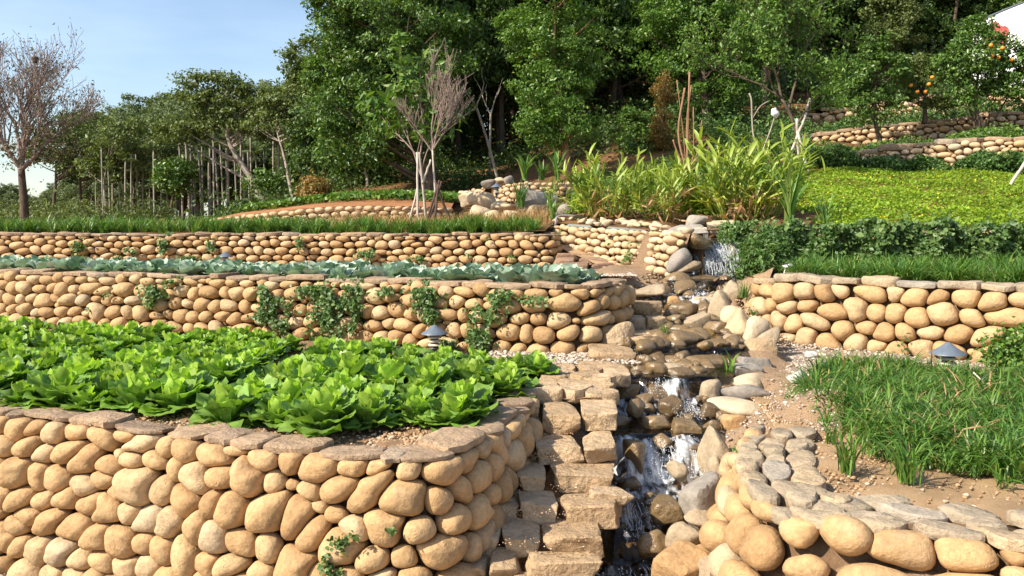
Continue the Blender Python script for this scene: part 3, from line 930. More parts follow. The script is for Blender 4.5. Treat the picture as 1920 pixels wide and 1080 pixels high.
def add_block(root, name, u0, u1, v, d, depth, th, mat, kind='block', yaw=0.0, level=3, drop=0.0, label=None):
    """squared stone whose front top edge is seen from u0 to u1 at row v, at distance d"""
    a, b = at(u0, v, y=d), at(u1, v, y=d)
    w = (b - a).length * 1.02
    c = (a + b) / 2
    o = link(name, rock_mesh(name, (w, depth, th), rng, kind, mat, level), root)
    o.location = (c.x, c.y + depth / 2 - 0.02, c.z - th / 2 - drop)
    o.rotation_euler = (rng.normal(0.02, 0.025), rng.normal(0, 0.025), yaw + rng.normal(0, 0.05))
    if label: o['label'] = label
    return o


stair = empty('stone_stairway', at(1080, 1060, z=0.3))
tag(stair, 'rough sandstone steps climbing between the cobble wall and the stream', 'steps')
stair_shift = stair.location.copy()


def sblock(*a, **k):
    o = add_block(stair, 'step_stone', *a, **k)
    o.location = Vector(o.location) - stair_shift
    return o


S_ = M['step']
for (u0, u1, v, d, dep, th) in [
    (955, 1110, 1112, 4.00, 0.34, 0.16), (850, 953, 1114, 4.02, 0.34, 0.17),
    (982, 1132, 1058, 4.20, 0.30, 0.13), (912, 980, 1056, 4.22, 0.30, 0.13), (846, 913, 1060, 4.24, 0.30, 0.15),
    (1018, 1144, 1006, 4.37, 0.34, 0.13), (940, 1016, 1008, 4.39, 0.34, 0.13), (872, 938, 1004, 4.42, 0.34, 0.14),
    (1048, 1178, 948, 4.61, 0.30, 0.13), (970, 1046, 946, 4.63, 0.36, 0.13), (900, 973, 945, 4.66, 0.34, 0.14), (1086, 1186, 922, 4.76, 0.26, 0.10),
    (1034, 1164, 891, 4.89, 0.38, 0.13), (966, 1032, 890, 4.90, 0.36, 0.13), (920, 970, 890, 4.94, 0.34, 0.14),
    (1096, 1166, 834, 5.17, 0.44, 0.13), (1004, 1094, 838, 5.18, 0.44, 0.13), (944, 1002, 836, 5.22, 0.42, 0.13),
    (1014, 1090, 774, 5.52, 0.46, 0.15), (1092, 1168, 770, 5.53, 0.46, 0.15), (980, 1013, 768, 5.58, 0.42, 0.15),
]:
    sblock(u0, u1, v, d, dep, th, S_, 'slab')
# flags level with the lettuce bed
for s, h, poly, area in fitted(1.36, 0.64, 0.24, 0.20, np.random.default_rng(19), 18, 0.0, 0.3, 0.25, 1.02, 1):
    y = 5.92 + s; x = np.interp(y, [5.9, 7.0], [0.10, 0.33]) + h
    o = link('flagstone', slab_mesh('flagstone', poly, 0.10, rng, S_, 0.012, 0.95), stair)
    o.location = Vector((x, y, Z1 - 0.085 + rng.uniform(-0.012, 0.012))) - stair_shift
    o.rotation_euler = (rng.normal(0, 0.02), rng.normal(0, 0.02), PI / 2)
    o.scale = (1, -1, 1) if False else (1, 1, 1)
# steps going on up the left bank of the stream
for (u0, u1, v, d, dep, th, m) in [
    (1076, 1173, 686, 6.95, 0.40, 0.15, 'step'), (1100, 1196, 656, 7.35, 0.42, 0.17, 'step'), (1128, 1252, 630, 7.85, 0.55, 0.13, 'step'),
    (1178, 1212, 593, 8.55, 0.30, 0.19, 'step'), (1210, 1254, 594, 8.5, 0.34, 0.19, 'step'), (1184, 1250, 567, 9.0, 0.45, 0.17, 'step'), (1120, 1180, 612, 8.5, 0.5, 0.16, 'step'),
]:
    sblock(u0, u1, v, d, dep, th, M[m])

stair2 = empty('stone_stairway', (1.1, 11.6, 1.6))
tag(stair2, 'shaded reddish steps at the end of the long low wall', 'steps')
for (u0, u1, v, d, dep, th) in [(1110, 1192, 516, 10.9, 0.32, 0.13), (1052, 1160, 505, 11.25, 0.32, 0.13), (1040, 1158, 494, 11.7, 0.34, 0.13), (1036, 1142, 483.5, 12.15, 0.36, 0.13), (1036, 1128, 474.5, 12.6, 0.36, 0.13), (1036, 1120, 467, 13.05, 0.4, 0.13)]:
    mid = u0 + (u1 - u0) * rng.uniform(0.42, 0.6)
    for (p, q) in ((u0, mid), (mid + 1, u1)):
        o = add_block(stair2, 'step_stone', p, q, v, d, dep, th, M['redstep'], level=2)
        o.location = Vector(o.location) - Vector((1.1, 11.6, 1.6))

# ================================================================ boulders and stones along the water
ROCKS = [
    # u, v, width, height, distance, kind, material, label     (sizes in photo pixels)
    (1402, 716, 128, 30, 6.95, 'cobble', 'palerock', 'long pale smooth stone, topmost of three lying on the right bank'),
    (1396, 735, 100, 32, 6.72, 'cobble', 'greyrock', 'grey-topped smooth stone, middle one of three on the right bank'),
    (1386, 761, 112, 30, 6.45, 'cobble', 'palerock', 'pale oval stone, lowest of three lying on the right bank'),
    (1374, 792, 50, 40, 6.2, 'block', 'orangerock', 'squared red-brown rock under the three long pale stones'),
    (1337, 852, 46, 100, 5.62, 'boulder', 'rock', 'tall pointed rock standing upright right of the small fall'),
    (1344, 880, 48, 52, 5.40, 'boulder', 'rock', 'low rock leaning against the upright pointed rock'),
    (1318, 935, 92, 95, 5.05, 'boulder', 'greyrock', 'biggest grey-brown boulder on the near right bank'),
    (1304, 972, 52, 34, 4.86, 'cobble', 'rock', 'small rounded rock at the foot of the biggest grey boulder'),
    (1280, 1008, 62, 56, 4.75, 'boulder', 'rock', 'pale grey rock beside the wet orange stone in the stream'),
    (1282, 1062, 110, 80, 4.42, 'block', 'orangerock', 'slanted orange rock with a flat face by the lowest foam'),
    (1340, 1066, 60, 46, 4.30, 'block', 'rock', 'split grey-brown rock right of the slanted orange rock'),
    (1384, 612, 52, 66, 8.55, 'cobble', 'palerock', 'tall rounded pale yellow stone on the right bank'),
    (1412, 622, 50, 62, 8.42, 'cobble', 'palerock', 'whitish rounded stone against the tall pale yellow one'),
    (1432, 640, 58, 56, 8.2, 'boulder', 'rock', 'brown-grey rock right of the whitish rounded stone'),
    (1424, 656, 60, 46, 7.9, 'block', 'step', 'squared tan block standing at the stream edge'),
    (1412, 684, 62, 32, 7.5, 'block', 'greyrock', 'dark brown block below the squared tan block'),
    (1398, 694, 58, 26, 7.25, 'boulder', 'greyrock', 'flat dark rock at the water edge left of the white board'),
    (1352, 578, 44, 66, 9.25, 'cobble', 'rock', 'long grey-tan boulder curving down the right bank'),
    (1372, 592, 44, 44, 8.95, 'cobble', 'palerock', 'tan rounded stone between the curving boulder and the pale stones'),
    (1372, 545, 62, 40, 10.1, 'boulder', 'rock', 'broad pale brown boulder at the top of the right bank'),
    (1392, 536, 56, 18, 10.6, 'slab', 'rock', 'thin slab lying across the top of the right bank'),
    (1340, 622, 58, 46, 8.7, 'boulder', 'wetrock', 'dark wet rounded block under the curving boulder'),
    (1302, 610, 64, 30, 8.95, 'slab', 'rock', 'tilted flat rock splitting the narrow channel'),
    (1366, 647, 52, 42, 8.15, 'boulder', 'rock', 'tan stone in front of the wet rounded block'),
    (1222, 648, 48, 26, 7.95, 'cobble', 'wetrock', 'dark rounded stone left in the wide pool'),
    (1264, 658, 38, 20, 7.85, 'boulder', 'rock', 'small brown stone in the middle of the wide pool'),
    (1324, 678, 88, 36, 7.55, 'boulder', 'wetrock', 'broad smooth wet rock holding back the wide pool'),
    (1254, 682, 86, 38, 7.62, 'boulder', 'wetrock', 'wet brown rock with a thin fall at its side'),
    (1258, 690, 56, 27, 7.2, 'boulder', 'rock', 'pale pinkish rock in front of the wet brown pool rock'),
    (1256, 762, 48, 44, 6.45, 'boulder', 'wetrock', 'angular brown rock dividing the rapids'),
    (1176, 735, 34, 34, 6.75, 'boulder', 'wetrock', 'dark rock beside the steps at the head of the rapids'),
    (1207, 750, 38, 27, 6.6, 'boulder', 'wetrock', 'small reddish wet rock left of the angular brown rock'),
    (1230, 792, 50, 28, 6.15, 'boulder', 'wetrock', 'wet brown rock below the angular brown rock'),
    (1284, 802, 64, 26, 6.05, 'slab', 'wetrock', 'flat orange-brown wet rock above the small fall'),
    (1242, 826, 50, 28, 5.86, 'boulder', 'wetrock', 'wet rounded rock, left lip of the small fall'),
    (1302, 838, 54, 26, 5.82, 'boulder', 'wetrock', 'wet mossy rock, right lip of the small fall'),
    (1192, 765, 36, 34, 6.35, 'boulder', 'wetrock', 'dark wet rock in the shade beside the big step blocks'),
    (1190, 845, 40, 60, 5.65, 'boulder', 'wetrock', 'black wet rock in the shade left of the small fall'),
    (1272, 881, 44, 40, 5.38, 'cobble', 'rock', 'round brown boulder sitting in the foam of the small fall'),
    (1246, 952, 66, 40, 5.08, 'boulder', 'wetrock', 'dark dripping rock under the foaming run'),
    (1224, 1016, 60, 44, 4.8, 'boulder', 'wetrock', 'orange wet rock at the last turn of the stream'),
    (1248, 738, 92, 34, 6.85, 'boulder', 'wetrock', 'brown wet weir stone where the rapids begin'),
    (1186, 722, 50, 28, 7.0, 'slab', 'wetrock', 'dark wet ledge left of the weir stone'),
    (1330, 735, 56, 44, 6.75, 'boulder', 'rock', 'brown stone under the left ends of the long pale stones'),
    (1330, 768, 40, 30, 6.4, 'boulder', 'wetrock', 'wet red-brown stone at the right edge of the rapids'),
    (1338, 800, 50, 26, 6.1, 'boulder', 'wetrock', 'low wet stone under the squared red-brown rock'),
    (1262, 566, 28, 22, 9.7, 'boulder', 'orangerock', 'small orange stone left of the splashing water'),
    (1284, 578, 50, 22, 9.45, 'boulder', 'wetrock', 'dark wet stone below the splashing water'),
    (1288, 541, 46, 34, 10.25, 'boulder', 'wetrock', 'dark rock standing in the middle of the upper channel'),
    (1240, 548, 48, 30, 10.2, 'boulder', 'wetrock', 'wet brown ledge of the upper channel with trickling water'),
    (1322, 566, 46, 24, 9.8, 'boulder', 'rock', 'brown stone right of the splashing water'),
    (1316, 536, 30, 16, 10.5, 'cobble', 'palerock', 'small pale stone above the upper channel'),
    (1290, 528, 100, 20, 10.85, 'slab', 'wetrock', 'wet sill across the foot of the waterfall'),
    (1224, 536, 76, 24, 10.3, 'cobble', 'rock', 'smooth brown boulder behind its twin on the left bank'),
    (1206, 548, 78, 28, 9.85, 'cobble', 'rock', 'smooth grey-brown boulder in front of its twin on the left bank'),
    (1154, 632, 70, 50, 7.95, 'boulder', 'step', 'rough tan rock at the end of the creeper wall'),
    (1120, 590, 60, 70, 8.35, 'cobble', 'rock', 'rounded brown stone tucked behind the end of the creeper wall'),
    (1278, 480, 64, 44, 11.0, 'cobble', 'greyrock', 'large grey oval boulder left of the waterfall'),
    (1312, 456, 60, 34, 11.35, 'cobble', 'wetrock', 'dark wet boulder at the lip of the waterfall'),
    (1272, 456, 66, 26, 11.5, 'cobble', 'palerock', 'tan oval stone on top of the grey oval boulder'),
    (1270, 524, 60, 38, 10.65, 'cobble', 'wetrock', 'round dark brown boulder at the foot of the pale wall'),
    (1288, 504, 60, 26, 10.95, 'cobble', 'rock', 'brown stone between the grey oval and the dark round boulder'),
    (1286, 438, 84, 20, 11.7, 'slab', 'greyrock', 'flat grey capping rock above the waterfall'),
    (1306, 412, 40, 20, 13.0, 'boulder', 'greyrock', 'dark grey rock in the shade under the tall gingers'),
    (1352, 424, 60, 20, 12.9, 'slab', 'palerock', 'pale flat stone behind the top of the waterfall'),
    (1008, 372, 84, 32, 16.6, 'slab', 'greyrock', 'big dark grey slab above the middle path'),
    (1000, 384, 70, 22, 16.3, 'slab', 'greyrock', 'dark grey slab, second step of the middle path'),
    (1008, 398, 46, 28, 15.8, 'block', 'rock', 'grey-tan block below the dark slabs'),
    (905, 373, 70, 36, 17.4, 'boulder', 'palerock', 'large pale boulder left of the middle path'),
    (944, 388, 64, 26, 16.8, 'boulder', 'palerock', 'pale boulder left of the dark slabs'),
    (900, 396, 60, 28, 16.2, 'boulder', 'palerock', 'pale rough boulder at the end of the red bed wall'),
    (960, 402, 50, 22, 15.8, 'boulder', 'palerock', 'broken pale rock with an open hollow beside the path'),
    (922, 405, 36, 24, 15.5, 'boulder', 'palerock', 'small pale rock in front of the large pale boulder'),
    (915, 346, 46, 18, 20.5, 'cobble', 'greyrock', 'flat grey stone far up beside the small cobble wall'),
    (938, 338, 36, 16, 20.8, 'cobble', 'palerock', 'pale stone at the left end of the small cobble wall'),
    (955, 340, 24, 24, 20.2, 'cobble', 'greyrock', 'round grey stone touching the small cobble wall'),
    (1058, 392, 46, 26, 15.6, 'boulder', 'greyrock', 'dark grey stone in the grass right of the middle path'),
    (1088, 388, 30, 24, 15.8, 'cobble', 'greyrock', 'upright grey stone right of the dark grey one'),
    (1052, 412, 40, 22, 14.8, 'cobble', 'palerock', 'pale rounded stone lying against the hose'),
    (1088, 412, 44, 22, 14.7, 'cobble', 'palerock', 'pale stone right of the hose'),
    (1120, 418, 40, 18, 14.2, 'boulder', 'palerock', 'low tan stone under the left ginger clump'),
    (1010, 412, 46, 16, 15.0, 'cobble', 'palerock', 'flat tan stone at the start of the pale wall'),
    (752, 372, 44, 16, 22.5, 'cobble', 'rock', 'brown boulder at the back edge of the red-soil bed'),
    (880, 372, 36, 26, 19.0, 'block', 'palerock', 'pale squared stone at the end of the short pale wall'),
]
for (u, v, wp, hp, d, kind, m, lab) in ROCKS:
    c = at(u, v, y=d)
    far = 0.82 if d > 14 else 1.0
    w, h = wp / FPX * d * 1.08 * far, hp / FPX * d * 1.22 * far
    dep = max(w, h) * (0.85 if kind in ('block', 'boulder') else 0.75)
    if kind == 'slab': dep = w * 0.7
    o = link('boulder' if max(w, h) > 0.24 else 'stone', rock_mesh('rock', (w, dep, h), rng, kind, M[m], 3 if d < 12 else 2))
    o.location = c - Vector((0, 0, h * 0.06))
    o.rotation_euler = (rng.normal(0, 0.08), rng.normal(0, 0.1), rng.normal(0, 0.25) if kind != 'slab' else rng.normal(0, 0.1))
    tag(o, lab, 'boulder' if max(w, h) > 0.24 else 'stone')
o = next(x for x in COL.objects if x.get('label', '').startswith('tilted flat rock')); o.rotation_euler = (0.1, -0.45, 0.2)
o = next(x for x in COL.objects if x.get('label', '').startswith('slanted orange rock')); o.rotation_euler = (0.35, -0.25, 0.5)
o = next(x for x in COL.objects if x.get('label', '').startswith('tall pointed rock')); o.rotation_euler = (0.1, 0.22, 0.3)

# ================================================================ stream bed, banks and water
YS = np.array([3.4, 4.3, 4.95, 5.05, 5.22, 5.30, 5.55, 5.66, 5.86, 5.95, 6.35, 6.50, 6.78, 6.86, 7.16, 7.22, 7.60, 7.66, 8.3, 8.6, 8.9, 9.3, 9.75, 9.95, 10.3, 10.42, 10.9, 11.35, 11.62, 11.80, 13.0, 15.5])
ZS = np.array([0.05, 0.12, 0.16, 0.24, 0.30, 0.40, 0.42, 0.47, 0.635, 0.655, 0.68, 0.72, 0.77, 0.90, 0.91, 0.915, 0.925, 1.03, 1.045, 1.09, 1.13, 1.18, 1.26, 1.33, 1.37, 1.47, 1.49, 1.50, 1.90, 1.94, 1.97, 2.0])
HWY = [3.4, 4.3, 5.0, 5.3, 5.6, 5.9, 6.5, 7.1, 7.8, 8.3, 9.0, 10.0, 10.6, 11.3, 11.8, 12.3]
HWV = [.30, .24, .25, .24, .24, .33, .38, .45, .48, .42, .28, .30, .36, .34, .28, .28]
TURB = np.interp(np.linspace(3.4, 13, 640), [3.4, 4.35, 4.6, 4.98, 5.1, 5.3, 5.5, 5.6, 5.64, 5.9, 5.95, 6.2, 6.35, 6.5, 6.6, 6.77, 6.83, 6.9, 7.2, 7.58, 7.63, 7.7, 8.5, 8.9, 9.3, 9.6, 9.75, 10.0, 10.1, 10.28, 10.4, 10.5, 11.0, 11.15, 11.3, 11.62, 11.8, 12.2],
                 [0.5, 0.75, 0.8, 0.3, 0.6, 0.7, 0.75, 0.95, 1.0, 0.9, 0.25, 0.25, 0.55, 0.75, 0.6, 0.9, 0.5, 0.06, 0.04, 0.35, 0.5, 0.03, 0.05, 0.45, 0.3, 0.35, 0.8, 0.7, 0.5, 0.5, 0.4, 0.1, 0.15, 0.85, 0.72, 0.66, 0.3, 0.03])


def water_z(y): return np.interp(y, YS, ZS)


ny, nx = 640, 56
yy = np.linspace(3.4, 13.0, ny)
q = np.linspace(-1, 1, nx)
cx = stream_x(yy); hw = np.interp(yy, HWY, HWV)
XW = cx[:, None] + q[None, :] * hw[:, None] * 1.25
warp = 0.10 * np.sin(q[None, :] * 5.1 + yy[:, None] * 2.0) + 0.05 * np.sin(q[None, :] * 11 + 1.7 * yy[:, None])
YW = np.repeat(yy[:, None], nx, 1)
ZW = water_z(YW + warp * np.clip(TURB[:, None] * 2, 0.3, 1))
r2 = np.random.default_rng(5)
nz = np.zeros_like(ZW)
for f, a in ((9, 1.0), (19, 0.7), (38, 0.5), (75, 0.3)):
    for _ in range(3):
        k = r2.normal(0, f, 2); nz += a * np.sin(XW * k[0] + YW * k[1] * 0.8 + r2.uniform(0, 6.28))
ZW = ZW + nz * 0.0105 * np.clip(TURB[:, None] ** 1.3, 0.02, 1)
vis = sheet('stream_water', XW, YW, ZW, None, 'clear shallow stream running down between the stones')
vis['kind'] = 'structure'


def water_mat():
    m, n, l = new_mat('running_water')
    out = n.new('ShaderNodeOutputMaterial')
    at_ = n.new('ShaderNodeAttribute'); at_.attribute_name = 'turbulence'
    t = n.new('ShaderNodeTexCoord')
    mp_ = n.new('ShaderNodeMapping'); mp_.inputs['Scale'].default_value = (1.0, 0.22, 0.30)
    l.new(t.outputs['Object'], mp_.inputs[0])
    f1 = noise(n, l, mp_.outputs[0], 30, 3, 0.55)
    f2 = noise(n, l, t.outputs['Object'], 9, 4, 0.6)
    s = n.new('ShaderNodeMath'); s.operation = 'MULTIPLY_ADD'; s.inputs[1].default_value = 0.5
    l.new(f2, s.inputs[0])
    h = n.new('ShaderNodeMath'); h.operation = 'MULTIPLY'; h.inputs[1].default_value = 0.5
    l.new(f1, h.inputs[0]); l.new(h.outputs[0], s.inputs[2])
    a = n.new('ShaderNodeMath'); a.operation = 'MULTIPLY_ADD'; a.inputs[1].default_value = 0.40; a.inputs[2].default_value = -0.77
    l.new(at_.outputs['Fac'], a.inputs[0])
    b = n.new('ShaderNodeMath'); b.operation = 'ADD'
    l.new(s.outputs[0], b.inputs[0]); l.new(a.outputs[0], b.inputs[1])
    foam = maprange(n, l, b.outputs[0], -0.02, 0.20, 0, 0.9)
    wtr = n.new('ShaderNodeBsdfPrincipled')
    wtr.inputs['Base Color'].default_value = (0.55, 0.50, 0.40, 1)
    wtr.inputs['Roughness'].default_value = 0.04
    wtr.inputs['IOR'].default_value = 1.33
    tr = n.new('ShaderNodeBsdfTransparent'); tr.inputs[0].default_value = (0.86, 0.80, 0.66, 1)
    gl = n.new('ShaderNodeBsdfGlossy'); gl.inputs['Roughness'].default_value = 0.05
    fr = n.new('ShaderNodeFresnel'); fr.inputs['IOR'].default_value = 1.38
    mx = n.new('ShaderNodeMixShader')
    l.new(fr.outputs[0], mx.inputs[0]); l.new(tr.outputs[0], mx.inputs[1]); l.new(gl.outputs[0], mx.inputs[2])
    wf = n.new('ShaderNodeBsdfPrincipled'); wf.inputs['Base Color'].default_value = (0.78, 0.80, 0.82, 1); wf.inputs['Roughness'].default_value = 0.35
    bp = n.new('ShaderNodeBump'); bp.inputs['Strength'].default_value = 0.5; bp.inputs['Distance'].default_value = 0.015
    l.new(s.outputs[0], bp.inputs['Height'])
    for x in (gl, fr, wf): l.new(bp.outputs[0], x.inputs['Normal'])
    mx2 = n.new('ShaderNodeMixShader')
    l.new(foam, mx2.inputs[0]); l.new(mx.outputs[0], mx2.inputs[1]); l.new(wf.outputs[0], mx2.inputs[2])
    l.new(mx2.outputs[0], out.inputs[0])
    return m


M['water'] = water_mat()
vis.data.materials.append(M['water'])
att = vis.data.attributes.new('turbulence', 'FLOAT', 'POINT')
edge = np.clip(1.15 - np.abs(q) ** 3 * 0.3, 0, 1)
att.data.foreach_set('value', (TURB[:, None] * edge[None, :]).astype(np.float32).ravel())

# bed and banks
q2 = np.linspace(-1, 1, 61)
yb = np.linspace(2.6, 13.2, 220)
cb, hb = stream_x(yb), np.interp(yb, HWY, HWV)
left = np.interp(yb, [2.6, 4, 5, 6, 7, 8, 9, 10, 10.9, 11.5, 12, 13.2], [0.55, 0.52, 0.5, 0.5, 0.5, 0.6, 0.9, 0.9, 0.9, 0.7, 0.7, 0.7])
right = np.interp(yb, [2.6, 4, 5, 6, 7, 8, 9, 10, 11, 12, 13.2], [1.3, 1.2, 0.95, 0.95, 0.85, 0.70, 0.50, 0.50, 0.6, 0.6, 0.6])
off = np.where(q2[None, :] < 0, q2[None, :] * (hb + left)[:, None], q2[None, :] * (hb + right)[:, None])
XB = cb[:, None] + off
YB = np.repeat(yb[:, None], len(q2), 1)
out_ = np.clip((np.abs(off) - hb[:, None]) / 0.35, 0, 2.2)
rise = np.where(off < 0, np.interp(yb, [2.6, 5, 6.8, 7.4, 8.6, 9.4, 12], [0.10, 0.14, 0.06, 0.0, 0.0, 0.10, 0.1])[:, None], np.interp(yb, [2.6, 4.5, 5.5, 7, 8, 9, 12], [0.30, 0.24, 0.20, 0.06, 0.06, 0.15, 0.1])[:, None])
ZB = water_z(YB - 0.06) - 0.085 + rise * out_ + np.where(off > 0, 0.02 * out_, 0)
ff = np.clip(((off - hb[:, None]) / right[:, None] - 0.25) / 0.6, 0, 1)
ff = ff * ff * (3 - 2 * ff) * np.clip((YB - 6.2) / 0.6, 0, 1) * np.clip((10.3 - YB) / 0.3, 0, 1)
ZB = ZB * (1 - ff) + np.minimum(ZB, ZR1 + 0.03 + 0.02 * (YB - 7)) * ff
ZB += 0.012 * (np.sin(XB * 17 + YB * 5) * np.sin(YB * 15) + np.sin(XB * 31) * np.sin(YB * 27 + 2))
sheet('stream_bed', XB, YB, ZB, None, 'brown stony bed and earth banks of the stream')
bed = COL.objects[-1] if COL.objects[-1].name.startswith('stream_bed') else bpy.data.objects['stream_bed']


def bed_mat():
    m, n, l = new_mat('stream_bed')
    out = n.new('ShaderNodeOutputMaterial')
    b = n.new('ShaderNodeBsdfPrincipled')
    at_ = n.new('ShaderNodeAttribute'); at_.attribute_name = 'wet'
    t = n.new('ShaderNodeTexCoord')
    n1 = noise(n, l, t.outputs['Object'], 12, 7, 0.7)
    n2 = noise(n, l, t.outputs['Object'], 90, 4, 0.7)
    dry = ramp(n, [(0.3, (0.28, 0.16, 0.09)), (0.5, (0.42, 0.27, 0.15)), (0.7, (0.50, 0.38, 0.26))]); l.new(n2, dry.inputs[0])
    wet = ramp(n, [(0.35, (0.06, 0.04, 0.02)), (0.6, (0.16, 0.10, 0.04)), (0.75, (0.22, 0.15, 0.07))]); l.new(n1, wet.inputs[0])
    c = mixc(n, l, at_.outputs['Fac'], dry.outputs[0], wet.outputs[0])
    l.new(c, b.inputs['Base Color'])
    l.new(maprange(n, l, at_.outputs['Fac'], 0, 1, 0.95, 0.3), b.inputs['Roughness'])
    bp = n.new('ShaderNodeBump'); bp.inputs['Strength'].default_value = 0.9; bp.inputs['Distance'].default_value = 0.03
    s = n.new('ShaderNodeMath'); s.operation = 'ADD'; l.new(n1, s.inputs[0]); l.new(n2, s.inputs[1])
    l.new(s.outputs[0], bp.inputs['Height']); l.new(bp.outputs[0], b.inputs['Normal'])
    l.new(b.outputs[0], out.inputs[0])
    return m


bed.data.materials.append(bed_mat())
wa = bed.data.attributes.new('wet', 'FLOAT', 'POINT')
wa.data.foreach_set('value', np.clip(1.15 - (np.abs(off) - hb[:, None] * 0.9) / 0.12, 0, 1).astype(np.float32).ravel())

# upper waterfall and splashes: falling strands and drops
def foam_mat():
    m, n, l = new_mat('white_water')
    out = n.new('ShaderNodeOutputMaterial')
    b = n.new('ShaderNodeBsdfPrincipled')
    b.inputs['Base Color'].default_value = (0.82, 0.85, 0.88, 1)
    b.inputs['Roughness'].default_value = 0.25
    tr = n.new('ShaderNodeBsdfTranslucent'); tr.inputs[0].default_value = (0.8, 0.83, 0.86, 1)
    mx = n.new('ShaderNodeMixShader'); mx.inputs[0].default_value = 0.3
    l.new(b.outputs[0], mx.inputs[1]); l.new(tr.outputs[0], mx.inputs[2]); l.new(mx.outputs[0], out.inputs[0])
    return m


M['foam'] = foam_mat()
r3 = np.random.default_rng(17)
D0, F0 = ico(0)


def drops(P, R, stretch=None):
    V = P[:, None, :] + D0[None] * R[:, None, None] * (stretch if stretch is not None else 1)
    F = (np.arange(len(P)) * len(D0))[:, None, None] + F0[None]
    return V.reshape(-1, 3), F.reshape(-1, 3)


def fall_strands(y0_, y1_, z0_, z1_, n, xr, w, name, label, ndrop, mist=0.05):
    """water dropping from (y0, z0) to (y1, z1) nearer the camera, broken into strands"""
    n = n if 'waterfall' in name else n * 0.22
    mb = MB()
    for _ in range(int(n * 1.7)):
        x = r3.uniform(*xr)
        a, b = sorted(r3.uniform(0, 1, 2))
        b = min(1.0, a + r3.uniform(0.15, 0.5))
        t = np.linspace(a, b, 6)
        ph = r3.uniform(0, 6)
        px = x + 0.008 * np.sin(t * 9 + ph) + 0.003 * np.sin(t * 31 + ph * 2)
        py = y0_ + (y1_ - y0_) * t - 0.03 * np.sin(t * PI) + r3.normal(0, 0.012)
        pz = z0_ + (z1_ - z0_) * t ** 1.5 + 0.02 * r3.normal() * 0.3
        rr = r3.uniform(0.12, 0.55) * w * np.sin(np.linspace(0.15, PI - 0.15, 6))
        mb.tube(np.column_stack([px, py, pz]), rr, 4)
    ndrop = int(ndrop * 0.45); t = r3.beta(2.0, 1.0, ndrop)
    P = np.column_stack([r3.uniform(xr[0] - 0.02, xr[1] + 0.02, ndrop), y0_ + (y1_ - y0_) * t - np.abs(r3.normal(0, mist, ndrop)), z0_ + (z1_ - z0_) * t ** 1.4 + np.abs(r3.normal(0, mist, ndrop)) * 0.7])
    V, F = drops(P, r3.uniform(0.0015, 0.0055, ndrop) * (0.6 + w * 50))
    mb.add(V, None, F)
    o = mb.build(name, M['foam'])
    tag(o, label, None, None, 'stuff')
    return o


fall_strands(11.75, 11.2, 1.93, 1.50, 130, (2.56, 3.06), 0.0085, 'waterfall_foam', 'white foaming water of the upper waterfall', 1800, 0.06)
fall_strands(5.92, 5.56, 0.645, 0.43, 80, (0.92, 1.26), 0.0055, 'foam', 'white water of the small fall above the round boulder', 900, 0.05)
fall_strands(7.66, 7.56, 1.03, 0.93, 26, (1.08, 1.19), 0.004, 'foam', 'thin white trickle beside the wet brown pool rock', 90, 0.02)
fall_strands(6.86, 6.70, 0.90, 0.775, 40, (1.10, 1.34), 0.0045, 'foam', 'white water pouring over the weir stone', 260, 0.03)
fall_strands(6.62, 6.30, 0.76, 0.68, 46, (1.25, 1.42), 0.005, 'foam', 'white rapids right of the angular brown rock', 420, 0.04)
fall_strands(10.45, 10.3, 1.46, 1.36, 36, (1.95, 2.12), 0.005, 'foam', 'trickling water over the wet ledge of the upper channel', 120, 0.02)
fall_strands(10.1, 9.7, 1.37, 1.25, 60, (2.08, 2.36), 0.006, 'foam', 'white splash in the middle of the upper channel', 500, 0.05)
fall_strands(5.26, 5.0, 0.40, 0.2, 70, (0.70, 0.86), 0.005, 'foam', 'white run of water beside the lower steps', 350, 0.04)
fall_strands(8.75, 8.4, 1.12, 1.05, 24, (1.72, 1.80), 0.005, 'foam', 'narrow white spill left of the wet rounded block', 120, 0.03)
fall_strands(4.75, 4.3, 0.19, 0.13, 60, (0.48, 0.78), 0.006, 'foam', 'white churning water at the lowest bend', 700, 0.03)

# ================================================================ gravel and pebbles
def pebbles(name, label, pts, rmin, rmax, mat, flat=0.65):
    n = len(pts)
    D, F = ico(0)
    R = r3.uniform(rmin, rmax, n) * np.exp(r3.normal(0, 0.3, n))
    th = r3.uniform(0, 6.28, n)
    sx = r3.uniform(0.8, 1.5, n)
    V = D[None] * R[:, None, None] * np.array([1, 1, flat])
    V[:, :, 0] *= sx[:, None]
    V *= 1 + 0.18 * r3.normal(size=(n, len(D), 1)).clip(-1, 1)
    X = V[:, :, 0] * np.cos(th)[:, None] - V[:, :, 1] * np.sin(th)[:, None]
    Y = V[:, :, 0] * np.sin(th)[:, None] + V[:, :, 1] * np.cos(th)[:, None]
    V = np.stack([X, Y, V[:, :, 2]], -1) + pts[:, None, :]
    F = (np.arange(n) * len(D))[:, None, None] + F[None]
    o = link(name, mesh_np(name, V.reshape(-1, 3), F.reshape(-1, 3), mat, False))
    tag(o, label, None, None, 'stuff')


def island_stone(name, stops):
    m, n, l = new_mat(name)
    out = n.new('ShaderNodeOutputMaterial'); b = n.new('ShaderNodeBsdfPrincipled')
    g = n.new('ShaderNodeNewGeometry'); r = ramp(n, stops); l.new(g.outputs['Random Per Island'], r.inputs[0])
    l.new(r.outputs[0], b.inputs['Base Color']); b.inputs['Roughness'].default_value = 0.9; b.inputs['Specular IOR Level'].default_value = 0.15
    l.new(b.outputs[0], out.inputs[0])
    return m


